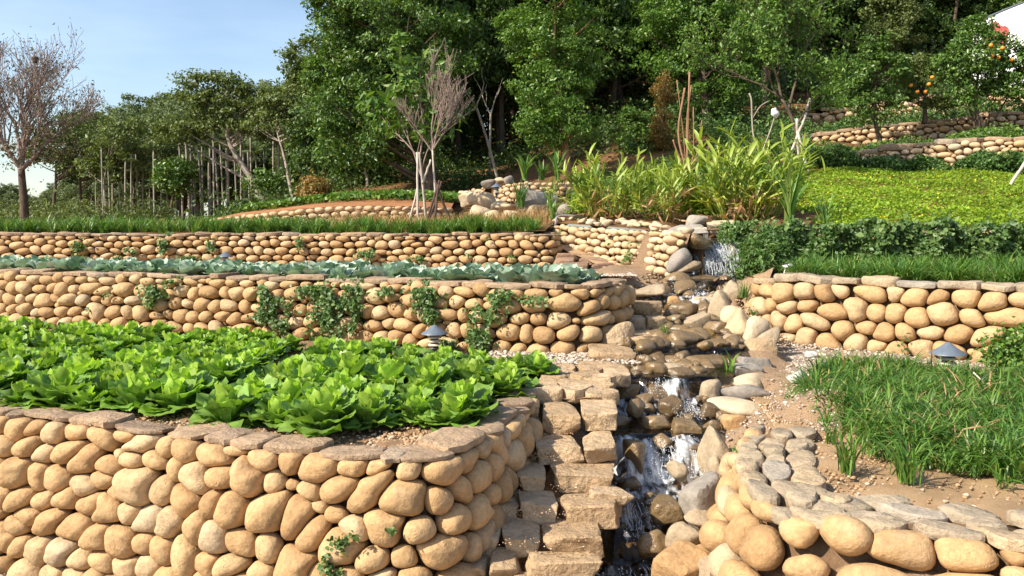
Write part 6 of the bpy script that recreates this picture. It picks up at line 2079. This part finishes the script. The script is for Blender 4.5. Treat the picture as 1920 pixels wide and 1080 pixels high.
# red-brown cut sticks
d = 17.5
b = at(1287, 326, y=d); b.z = float(hill(b.x, b.y)) - 0.05
root = tag(empty('cut_shrub', b), 'upright cluster of bare red-brown stems with one pale tip, behind the middle ginger', 'shrub')
for (u0, v0, u1, v1, u2, v2, r) in [(1287, 320, 1272, 250, 1284, 165, 0.022), (1288, 320, 1290, 240, 1293, 135, 0.020), (1289, 320, 1288, 230, 1296, 160, 0.016), (1290, 320, 1308, 285, 1316, 225, 0.012), (1285, 322, 1268, 280, 1262, 262, 0.016), (1288, 322, 1300, 290, 1300, 200, 0.012), (1287, 322, 1280, 240, 1269, 150, 0.010), (1291, 322, 1322, 300, 1330, 262, 0.01)]:
    mb = MB(); mb.tube(Path(rel(b, d, (u0, v0), (u1, v1), (u2, v2)), 0.2).p, r, 6); mb.build('stem', M['redtwig'], root)
# two pale dead-looking saplings in the shade at the forest edge
for (u0, v0, u1, v1, d, lab, sd) in [(935, 330, 893, 200, 25, 'pale dead forked sapling in the shade, left of the slender light green tree', 51), (918, 330, 920, 215, 27, 'thin pale dead sapling in the shade of the forest edge', 52)]:
    b = at(u0, v0, y=d); b.z = float(hill(b.x, b.y))
    tr = [(0, 0, 0)] + rel(b, d, ((u0 + u1) / 2, (v0 + v1) / 2), (u1, v1))
    bare_tree(lab, b, [(tr[-1], (0.4, 0, 1), 0.7, 0.025), (tr[-1], (-0.5, 0, 1), 0.7, 0.022)], tr, 0.045, 1, 0.5, 2, 'palebark', None, seed=sd)

# ---------------------------------------------------------------- acacia-like trees on the left
d = 33.0
b = at(506, 392, y=d); b.z = float(hill(b.x, b.y)) - 0.05
leafy_tree('flat-topped spreading tree with a long slanting trunk, left of the big tree', b,
           [(0, 0, 0)] + rel(b, d, (478, 345), (450, 305), (432, 270), (426, 235), (424, 195), (420, 150)), 0.16,
           [E(b, d, 395, 150, 62, 20, 22), E(b, d, 455, 165, 70, 18, 20), E(b, d, 375, 185, 58, 20, 18), E(b, d, 500, 190, 58, 28, 20), E(b, d, 440, 205, 90, 22, 26), E(b, d, 400, 235, 90, 20, 22), E(b, d, 345, 250, 50, 26, 16), E(b, d, 480, 240, 60, 24, 14)],
           0.48, 70, 0.13, 'leafD', bark='palebark', nlimb=26, limb_r=0.03, flat=0.4, up=0.5, seed=61)
d = 30.0
b = at(552, 376, y=d); b.z = float(hill(b.x, b.y)) - 0.05
leafy_tree('slim pale-trunked tree leaning left beside the yellow-green shrub', b,
           [(0, 0, 0)] + rel(b, d, (541, 330), (528, 275), (518, 232), (522, 190)), 0.07,
           [E(b, d, 530, 185, 50, 20, 16), E(b, d, 590, 175, 40, 22, 14), E(b, d, 500, 225, 36, 24, 10), E(b, d, 570, 220, 50, 30, 18)],
           0.45, 70, 0.13, 'leafD', bark='palebark', nlimb=44, limb_r=0.025, flat=0.45, seed=62)
for (ub, vb, ut, vt, d, ells, mat, lab, sd) in [
    (655, 380, 652, 330, 26.5, [(640, 300, 40, 40, 22), (630, 260, 40, 40, 18)], 'leafA', 'small tree with a short pale trunk under the big broad-leaved tree', 63),
    (694, 378, 686, 318, 26, [(690, 290, 36, 30, 18), (705, 265, 30, 30, 12)], 'leafA', 'small tree with a slim pale trunk under the big broad-leaved tree', 64),
    (608, 372, 610, 330, 29, [(600, 240, 60, 60, 44), (590, 300, 45, 32, 24), (640, 200, 50, 50, 26)], 'leafC', 'dark bushy tree between the slim pale-trunked tree and the big tree', 65),
    (320, 405, 326, 350, 33, [(325, 320, 38, 26, 24), (330, 345, 24, 18, 10)], 'leafA', 'small round green tree standing among the thin palm trunks', 66),
    (505, 376, 512, 352, 31, [(506, 340, 34, 24, 20)], 'leafA', 'low green bush-like tree at the foot of the slanting trunk', 67),
    (198, 412, 195, 350, 35, [(200, 300, 50, 40, 26), (235, 265, 60, 45, 32)], 'leafD', 'tree with a pale thin trunk left of the palm grove', 68),
    (100, 420, 104, 340, 36, [(110, 265, 60, 40, 34), (150, 285, 60, 40, 30), (75, 290, 30, 26, 10)], 'leafD', 'broad olive tree behind the half-bare tree', 69),
    (155, 416, 150, 340, 37, [(150, 240, 55, 34, 26), (180, 290, 60, 46, 30)], 'leafD', 'olive-green tree just right of the broad olive one', 70),
    (250, 408, 252, 330, 39, [(260, 290, 60, 40, 32), (300, 255, 50, 36, 24), (230, 250, 44, 36, 20)], 'leafD', 'green tree whose crown hides the palm heads', 71),
]:
    b = at(ub, vb, y=d); b.z = float(hill(b.x, b.y)) - 0.05
    leafy_tree(lab, b, [(0, 0, 0)] + rel(b, d, ((ub + ut) / 2, (vb + vt) / 2), (ut, vt), (ells[0][0], ells[0][1])), 0.075, [E(b, d, *e) for e in ells], 0.42, 95, 0.125, mat, bark='palebark' if sd in (63, 64, 68) else 'bark', nlimb=26, limb_r=0.028, seed=sd)

# ---------------------------------------------------------------- areca palms
def frond(mb, yaw, elev, L):
    t = np.linspace(0, 1, 8)
    ang = elev - 1.5 * t ** 1.4
    x = np.concatenate([[0], np.cumsum(np.cos(ang[:-1]) * L / 7)]); z = np.concatenate([[0], np.cumsum(np.sin(ang[:-1]) * L / 7)])
    C = np.column_stack([x * math.cos(yaw), x * math.sin(yaw), z])
    side = np.array([-math.sin(yaw), math.cos(yaw), 0])
    for f in np.linspace(0.12, 1.0, 14):
        p = np.array([np.interp(f, t, C[:, k]) for k in range(3)])
        fw = np.array([math.cos(yaw), math.sin(yaw), -0.2])
        for sg in (-1, 1):
            ln = 0.34 * L * math.sin(min(f * 1.05 + 0.12, 1) * PI) ** 0.6
            tip = p + (side * sg * 0.85 + fw * 0.55 + np.array([0, 0, -0.35])) * ln
            w = fw * 0.035 * L
            mb.add(np.array([p - w, p + w, tip]), None, [(0, 1, 2)])
    return C


PALMS = []
for k in range(3):
    Hh = [3.9, 4.3, 3.5][k]
    tm = MB(); t = np.linspace(0, 1, 9)
    lean = rt.normal(0, 0.10, 2)
    ax = np.column_stack([lean[0] * t ** 2, lean[1] * t ** 2, Hh * t])
    tm.tube(ax, 0.048 + 0.014 * (1 - t) ** 4, 7)
    cm_ = MB()
    for i in range(10):
        frond(cm_, i * 2.4 + rt.normal(0, 0.2), rt.uniform(0.3, 1.35), rt.uniform(0.75, 1.0))
    cm_.V = [v + ax[-1] for v in cm_.V]
    PALMS.append((tm.mesh('trunk', M['palmbark']), cm_.mesh('crown', M['leafD'])))
pu = [183, 196, 209, 214, 228, 238, 249, 262, 271, 283, 292, 305, 316, 333, 345, 358, 363, 369, 380, 383, 394, 397, 404, 412, 421, 428, 431, 446, 455, 461, 470, 474, 487, 499, 515, 524, 536, 545, 560, 572]
for i, u in enumerate(pu):
    d = rt.uniform(33.5, 42)
    x = (u - 960) / FPX * d
    r = tag(empty('areca_palm', (x, d, float(hill(x, d)) - 0.05), rt.uniform(0, 6.28)), None, None)
    where = 'left of the slanting-trunk tree' if u < 420 else 'behind and right of the slanting-trunk tree'
    tag(r, 'thin pale palm %s, %s from the left edge of the grove' % (where.replace('behind and right', 'right'), ORD[i]), 'palm', 'palms of the grove')
    a, c = PALMS[i % 3]
    link('trunk', a, r); link('crown', c, r)
    s = rt.uniform(0.85, 1.1) * (0.66 if u < 340 else 0.95); r.scale = (s * rt.uniform(0.8, 1.1),) * 2 + (s,)

# ---------------------------------------------------------------- the forest on the hill
VAR = []
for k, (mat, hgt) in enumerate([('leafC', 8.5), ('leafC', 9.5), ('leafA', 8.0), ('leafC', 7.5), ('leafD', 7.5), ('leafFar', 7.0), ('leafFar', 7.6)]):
    ells, z = [], hgt * 0.34
    low = k in (1, 2, 5)
    for i in range(8):
        a = rt.uniform(0, 6.28); rr = rt.uniform(0.2, 1.1)
        zz = hgt * rt.uniform(0.16 if low else 0.30, 0.86)
        w = rt.uniform(0.9, 1.5) * (1.15 - 0.5 * abs(zz / hgt - 0.55))
        ells.append(((rr * math.cos(a), rr * math.sin(a), zz), (w, w, w * 0.75), 16))
    ells.append(((0, 0, hgt * 0.9), (0.9, 0.9, 0.8), 14))
    cl = ell_points(rt, ells)
    V, F = crown_leaves(rt, cl, 0.42, 120, 0.15, 0.5, 0.52, 0.65)
    sp = [(0, 0, 0), (rt.normal(0, .1), rt.normal(0, .1), hgt * 0.3), (rt.normal(0, .2), rt.normal(0, .2), hgt * 0.6), (0, 0, hgt * 0.92)]
    VAR.append((trunk_mesh(rt, sp, 0.12, cl, 0.03, 30, M['bark']), mesh_np('crown', V, F, M[mat])))


def forest_tree(x, y, k, s, label, group):
    r = tag(empty('tree', (x, y, float(hill(x, y)) - 0.1), rt.uniform(0, 6.28)), label, 'tree', group)
    link('trunk', VAR[k][0], r); c = link('crown', VAR[k][1], r); c['kind'] = 'stuff'
    r.scale = (s * rt.uniform(0.9, 1.15), s * rt.uniform(0.9, 1.15), s)


nt_ = 0
for d, du in [(29.5, 100), (32, 90), (36, 78), (40, 70), (45, 66), (52, 66), (60, 60)]:
    u = 575 + rt.uniform(0, 60)
    while u < 2010:
        dd = d + rt.uniform(-1.3, 1.3)
        x = (u - 960) / FPX * dd
        skip = (u > 1490 and dd < 36.5) or (u > 1180 and dd < 31) or (u < 640 and dd < 31)
        if u > 1770 and dd < 38.5: skip = True
        if not skip:
            zone = 'left of the slender light green tree' if u < 1000 else ('above the ginger clumps' if u < 1420 else 'above the stepped walls')
            sc = rt.uniform(0.85, 1.2) * (1.0 if u < 1500 else 0.85)
            forest_tree(x, dd, int(rt.choice([0, 0, 1, 1, 2, 3])) if rt.random() > 0.12 else 4, sc, 'tall dark tree of the forest ' + zone, 'forest trees ' + zone)
            nt_ += 1
        u += du * rt.uniform(0.75, 1.25)
# wooded ridge at the left, lower and further away
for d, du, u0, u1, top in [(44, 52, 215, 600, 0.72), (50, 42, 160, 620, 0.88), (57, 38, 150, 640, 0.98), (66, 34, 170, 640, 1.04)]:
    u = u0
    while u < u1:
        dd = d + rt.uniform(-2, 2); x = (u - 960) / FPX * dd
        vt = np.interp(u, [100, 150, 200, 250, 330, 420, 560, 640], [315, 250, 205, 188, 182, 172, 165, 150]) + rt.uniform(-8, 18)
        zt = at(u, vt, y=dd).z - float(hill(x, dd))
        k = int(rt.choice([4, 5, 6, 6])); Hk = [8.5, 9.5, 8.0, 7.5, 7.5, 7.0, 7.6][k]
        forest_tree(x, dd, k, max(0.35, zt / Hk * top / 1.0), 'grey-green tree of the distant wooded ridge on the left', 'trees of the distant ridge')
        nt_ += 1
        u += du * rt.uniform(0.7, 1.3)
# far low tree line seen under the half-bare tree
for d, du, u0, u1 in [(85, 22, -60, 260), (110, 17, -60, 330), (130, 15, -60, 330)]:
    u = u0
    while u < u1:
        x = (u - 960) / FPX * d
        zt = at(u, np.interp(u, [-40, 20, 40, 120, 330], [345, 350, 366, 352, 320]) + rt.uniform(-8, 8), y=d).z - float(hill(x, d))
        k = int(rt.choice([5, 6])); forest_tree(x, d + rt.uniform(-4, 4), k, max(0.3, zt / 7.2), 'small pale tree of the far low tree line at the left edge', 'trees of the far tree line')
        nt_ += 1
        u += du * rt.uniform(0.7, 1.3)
print('forest trees', nt_)
# tangled bushes deeper in the forest
n = 42000
cx_, cy_ = rt.uniform(-11, 26, 230), rt.uniform(35, 50, 230); ch_ = rt.uniform(1.2, 4.4, 230)
i = rt.integers(230, size=n)
x = cx_[i] + rt.normal(0, 0.8, n); y = cy_[i] + rt.normal(0, 0.5, n)
keep = ~((960 + 1600 * x / y > 1480) & (y < 37.5))
P = np.column_stack([x, y, hill(x, y) + ch_[i] * np.abs(rt.normal(0, 0.55, n))])[keep]
V, F = rand_leaves(rt, P, 0.24, 0.4, None, 0, 0.2, 0.6)
stuff('undergrowth', V, F, M['leafC'], 'dark tangled bushes between the trunks deep in the forest')
# undergrowth at the forest edge
n = 30000
cx_, cy_ = rt.uniform(-9, 9.5, 150), rt.uniform(24.5, 34, 150)
k = ~((cx_ > 7) & (cy_ < 34))
cx_, cy_ = cx_[k], cy_[k]
ch_ = rt.uniform(0.25, 1.0, len(cx_)); i = rt.integers(len(cx_), size=n)
x = cx_[i] + rt.normal(0, 0.35, n) * (0.5 + ch_[i]); y = cy_[i] + rt.normal(0, 0.3, n)
P = np.column_stack([x, y, hill(x, y) + ch_[i] * np.abs(rt.normal(0, 0.5, n))])
V, F = rand_leaves(rt, P, 0.12, 0.5, None, 0, 0.2, 0.5)
stuff('undergrowth', V, F, M['leafC'], 'dark undergrowth at the edge of the forest')
n = 22000
cx_, cy_ = rt.uniform(-27, -7, 110), rt.uniform(27, 46, 110)
ch_ = rt.uniform(0.3, 1.1, len(cx_)); i = rt.integers(len(cx_), size=n)
k = cx_ + 0.0
x = cx_[i] + rt.normal(0, 0.5, n); y = cy_[i] + rt.normal(0, 0.4, n)
P = np.column_stack([x, y, hill(x, y) + ch_[i] * np.abs(rt.normal(0, 0.45, n))])
keep = (960 + 1600 * P[:, 0] / P[:, 1] < 330) | (ch_[i] < 0.55)
V, F = rand_leaves(rt, P[keep], 0.13, 0.5, None, 0, 0.2, 0.45)
stuff('undergrowth', V, F, M['leafD'], 'olive undergrowth below the palms and trees on the left')
n = 7000
x = rt.uniform(6.8, 15.5, n); y = rt.uniform(31, 36, n)
P = np.column_stack([x, y, hill(x, y) + 0.5 + rt.uniform(0, 1.4, n) * (0.5 + 0.5 * np.sin(x * 1.3 + y))])
V, F = rand_leaves(rt, P, 0.13, 0.5, None, 0, 0.2, 0.5)
stuff('undergrowth', V, F, M['hedge'], 'shrubs above the highest stepped wall')


# ================================================================ lamps, stakes, signs, hose, screen
def pagoda_lamp(label, p, s):
    root = tag(empty('garden_lamp', p), label, 'lamp')
    root.scale = (s, s, s * 0.86)
    a = MB(); a.lathe([(0.001, 0.385), (0.022, 0.378), (0.035, 0.362), (0.085, 0.318), (0.150, 0.272), (0.153, 0.262), (0.140, 0.266), (0.06, 0.30), (0.001, 0.305)], 22)
    a.build('roof', M['lamp_roof'], root, sharp=40)
    for z in (0.215, 0.165, 0.115):
        a = MB(); a.lathe([(0.045, z + 0.022), (0.062, z + 0.020), (0.078, z), (0.075, z - 0.008), (0.045, z + 0.004)], 20); a.build('louvre', M['lamp_tier'], root, sharp=40)
    a = MB(); a.lathe([(0.001, 0.305), (0.062, 0.298), (0.064, 0.245), (0.046, 0.242), (0.044, 0.09), (0.06, 0.088), (0.065, 0.075), (0.030, 0.06), (0.026, -0.05)], 18); a.build('post', M['lamp_dark'], root, sharp=40)
    return root


pagoda_lamp('grey-roofed pagoda lamp behind the lettuces, in front of the creeper wall', Vector((at(815, 640, y=7.85).x, 7.85, Z1 + 0.0)), 0.82)
p = at(1776, 700, y=7.35); pagoda_lamp('grey-roofed pagoda lamp at the foot of the right cobble wall', Vector((p.x, p.y, at(1776, 712, y=7.35).z)), 1.0)
p = at(423, 500, y=12.75); pagoda_lamp('small dark-roofed lamp in front of the long low wall, above the cabbages', Vector((p.x, p.y, Z2 - 0.03)), 0.75)
p = at(931, 368, y=18.4); pagoda_lamp('far grey lamp at the left end of the small far wall', Vector((p.x, p.y, p.z)), 0.85)


def stick(root, name, a, b, r, mat, bend=0.0):
    a, b = np.array(a, float), np.array(b, float)
    t = np.linspace(0, 1, 7)[:, None]
    P = a * (1 - t) + b * t + np.sin(t * PI) * np.array([bend, 0, 0])
    P += rt.normal(0, 0.004, P.shape)
    mb = MB(); mb.tube(P, np.linspace(r, r * 0.85, 7), 8)
    return mb.build(name, M[mat], root)


def stakes(label, d, ub, vb, legs, mat, r, name='tree_stakes'):
    b = at(ub, vb, y=d)
    root = tag(empty(name, b), label, 'stakes')
    for (u0, v0, dd0, u1, v1, dd1) in legs:
        p, q = at(u0, v0, y=d + dd0) - b, at(u1, v1, y=d + dd1) - b
        stick(root, 'stake', p, q, r, mat, rt.normal(0, 0.012))
    return root


stakes('two pale stakes propping the sapling, left of the dark tripod', 15.0, 780, 425, [(783, 425, -0.05, 783, 286, 0.1), (765, 425, 0.1, 784, 348, 0.05), (792, 345, .15, 808, 300, .1)], 'stake', 0.021)
stakes('dark wooden tripod of stakes round the sapling trunk', 14.7, 820, 425, [(795, 428, -0.1, 824, 338, 0.05), (800, 425, 0.3, 828, 340, 0.1), (848, 424, 0.1, 816, 340, 0.02), (812, 428, -0.2, 822, 345, 0.0)], 'darkstake', 0.022)
stakes('pale tripod of stakes round the grey leaning tree above the lawn', 19.9, 1500, 335, [(1517, 334, -0.2, 1495, 246, 0.0), (1474, 312, 0.1, 1512, 212, 0.3), (1500, 322, 0.5, 1494, 222, 0.2), (1512, 208, 0.3, 1518, 186, 0.4)], 'stake', 0.036)
stakes('single pale stake slanting at the right edge of the lawn', 17.2, 1888, 356, [(1887, 358, 0, 1925, 300, 0.3)], 'stake', 0.035, 'tree_stake')
# bare twigs carrying a white bag
d = 19.0
b = at(1425, 290, y=d); b.z = min(b.z, float(hill(b.x, b.y)) + 0.15)
root = tag(empty('bare_shrub', b), 'small bare shrub of two pale forked twigs above the right ginger clump', 'shrub')
for pts, r in [([(1425, 290), (1412, 250), (1409, 190), (1405, 175)], 0.018), ([(1427, 290), (1438, 262), (1446, 240), (1453, 218)], 0.016), ([(1411, 222), (1425, 200), (1440, 190)], 0.010)]:
    mb = MB(); mb.tube(Path(rel(b, d, *pts), 0.15).p, r, 6); mb.build('stem', M['palebark'], root)
D, F = ico(3)
rb = np.random.default_rng(3)
Vb = D * np.array([0.085, 0.07, 0.12]); Vb *= (1 + lump(Vb, rb, 0.12, 22))[:, None]
o = link('white_bag', mesh_np('white_bag', Vb, F, M['white'], True, 35), None, at(1453, 212, y=d - 0.05)); o.rotation_euler = (0.2, -0.5, 0.3)
tag(o, 'crumpled white bag tied to the top of a bare twig', 'bag')
# T-shaped plant label and slanted white board
p = at(1463, 533, y=9.9)
root = tag(empty('plant_label', p), 'small white T-shaped plant label leaning in the grass above the right wall', 'plant label')
stick(root, 'stem', (0, 0, -0.02), (0.07, 0.02, 0.20), 0.007, 'white')
mb = MB(); mb.box((0.085, 0.0, 0.215), (0.11, 0.07, 0.012), Euler((0.3, -0.25, 0.1)).to_matrix()); mb.build('plate', M['white'], root)
M['board'] = plain_mat('weathered_white_board', (0.48, 0.46, 0.42), 0.7, 0.2, 0.2)
p = at(1487, 712, y=6.95)
root = tag(empty('plant_label', p), 'slanted white board half hidden at the left end of the near grass bed', 'plant label')
mb = MB(); mb.box((0.03, 0, 0.03), (0.17, 0.07, 0.010), Euler((0.75, -0.35, 0.35)).to_matrix()); mb.build('plate', M['board'], root)
stick(root, 'stem', (0.13, 0.02, 0.05), (0.12, 0.06, -0.12), 0.007, 'white')
o = link('stone', rock_mesh('stone', (0.13, 0.08, 0.06), rb, 'block', M['white'], 2), None, at(1520, 664, y=8.15)); tag(o, 'small white block lying at the foot of the right wall', 'stone')
# hose
pts = [at(u, v, y=d) for u, v, d in [(1005, 420, 14.9), (1030, 424, 14.5), (1042, 420, 14.3), (1043, 410, 14.35), (1052, 405, 14.5), (1080, 405, 14.6), (1100, 408, 14.7)]]
mb = MB(); c = Vector(pts[0]); mb.tube(Path([p - c for p in pts], 0.05).p, 0.022, 8)
tag(mb.build('hose', M['hose'], None, c), 'grey hose looping over the stones at the top of the pale wall', 'hose')
pts = [at(u, v, y=d) for u, v, d in [(1222, 424, 12.0), (1250, 428, 11.9), (1300, 432, 11.9), (1345, 430, 11.9), (1380, 432, 11.9)]]
mb = MB(); c = Vector(pts[0]); mb.tube(Path([p - c for p in pts], 0.05).p, 0.012, 6)
tag(mb.build('pipe', M['redtwig'], None, c), 'thin reddish branch lying across the top of the waterfall', 'branch')
# dry stalks in the near grass
for (a, b_, lab) in [((1800, 748, 6.3), (1850, 705, 6.6), 'pale dry stalk leaning right in the near grass bed'), ((1825, 698, 6.5), (1885, 758, 6.3), 'pale dry stalk crossing another in the near grass bed')]:
    p, q_ = at(a[0], a[1], y=a[2]), at(b_[0], b_[1], y=b_[2])
    mb = MB(); t = np.linspace(0, 1, 6)[:, None]; mb.tube(np.array(p - p) * (1 - t) + np.array(q_ - p) * t, 0.006, 5)
    tag(mb.build('dry_stalk', M['stake'], None, p), lab, 'stalk')
# printed white screen at the top right
d = 36.0
p0, p1 = at(1826, 44, y=d), at(2060, -28, y=d - 1.5)
bz = at(1826, 120, y=d).z
root = tag(empty('screen', (p0.x, p0.y, bz)), 'white screen with a red printed flower, at the top right behind the fruit tree', 'screen')


def screen_mat():
    m, n, l = new_mat('printed_screen')
    out = n.new('ShaderNodeOutputMaterial'); b = n.new('ShaderNodeBsdfPrincipled')
    t = n.new('ShaderNodeTexCoord')
    v = n.new('ShaderNodeTexVoronoi'); v.inputs['Scale'].default_value = 1.6
    nz_ = noise(n, l, t.outputs['Object'], 2.2, 3)
    l.new(t.outputs['Object'], v.inputs['Vector'])
    s = n.new('ShaderNodeMath'); s.operation = 'MULTIPLY'; l.new(v.outputs['Distance'], s.inputs[0]); l.new(nz_, s.inputs[1])
    r = ramp(n, [(0.05, (0.62, 0.60, 0.66)), (0.13, (0.82, 0.81, 0.82)), (0.4, (0.84, 0.83, 0.82))]); l.new(s.outputs[0], r.inputs[0])
    l.new(r.outputs[0], b.inputs['Base Color']); b.inputs['Roughness'].default_value = 0.5
    l.new(b.outputs[0], out.inputs[0])
    return m


M['screen'] = screen_mat()
N = 24
t = np.linspace(0, 1, N)
topx = (p1.x - p0.x) * t; topy = (p1.y - p0.y) * t; topz = (p0.z - bz) + (p1.z - p0.z) * np.sin(t * PI / 2)
V, F = [], []
for side, oy in ((0, 0), (1, 0.05)):
    for k in range(N): V += [(topx[k], topy[k] + oy, -2.5), (topx[k], topy[k] + oy, topz[k])]
for k in range(N - 1):
    a = 2 * k; F.append((a, a + 2, a + 3, a + 1)); c_ = 2 * N + 2 * k; F.append((c_, c_ + 1, c_ + 3, c_ + 2)); F.append((a + 1, a + 3, c_ + 3, c_ + 1))
link('panel', mesh_np('panel', np.array(V), np.array(F), M['screen'], False), root)
mb = MB(); mb.tube(np.column_stack([topx, topy, topz + 0.02]), 0.035, 6); mb.build('rail', M['lamp_roof'], root)
M['redprint'] = plain_mat('red_print', (0.50, 0.11, 0.10), 0.6, 0.2, 0.5, 6)
c = at(1868, 70, y=d - 0.35) - root.location
yaw = math.atan2(p1.y - p0.y, p1.x - p0.x)
mb = MB()
for i in range(11):
    a = i * 2 * PI / 11; rr = 0.34 if i % 2 else 0.24
    px_, pz_ = rr * math.cos(a), rr * 1.3 * math.sin(a)
    th = np.linspace(0, 2 * PI, 10, endpoint=False)
    P = np.column_stack([px_ + 0.2 * np.cos(th), np.full(10, -0.006 - 0.003 * i), pz_ + 0.22 * np.sin(th)])
    mb.add(np.vstack([P, [[px_, -0.006 - 0.003 * i, pz_]]]), None, [(10, k, (k + 1) % 10) for k in range(10)])
o = mb.build('printed_flower', M['redprint'], root, None, False)
kx = c.x / (p1.x - p0.x)
o.location = (c.x, (p1.y - p0.y) * kx - 0.02, c.z); o.rotation_euler = (0, 0, yaw)
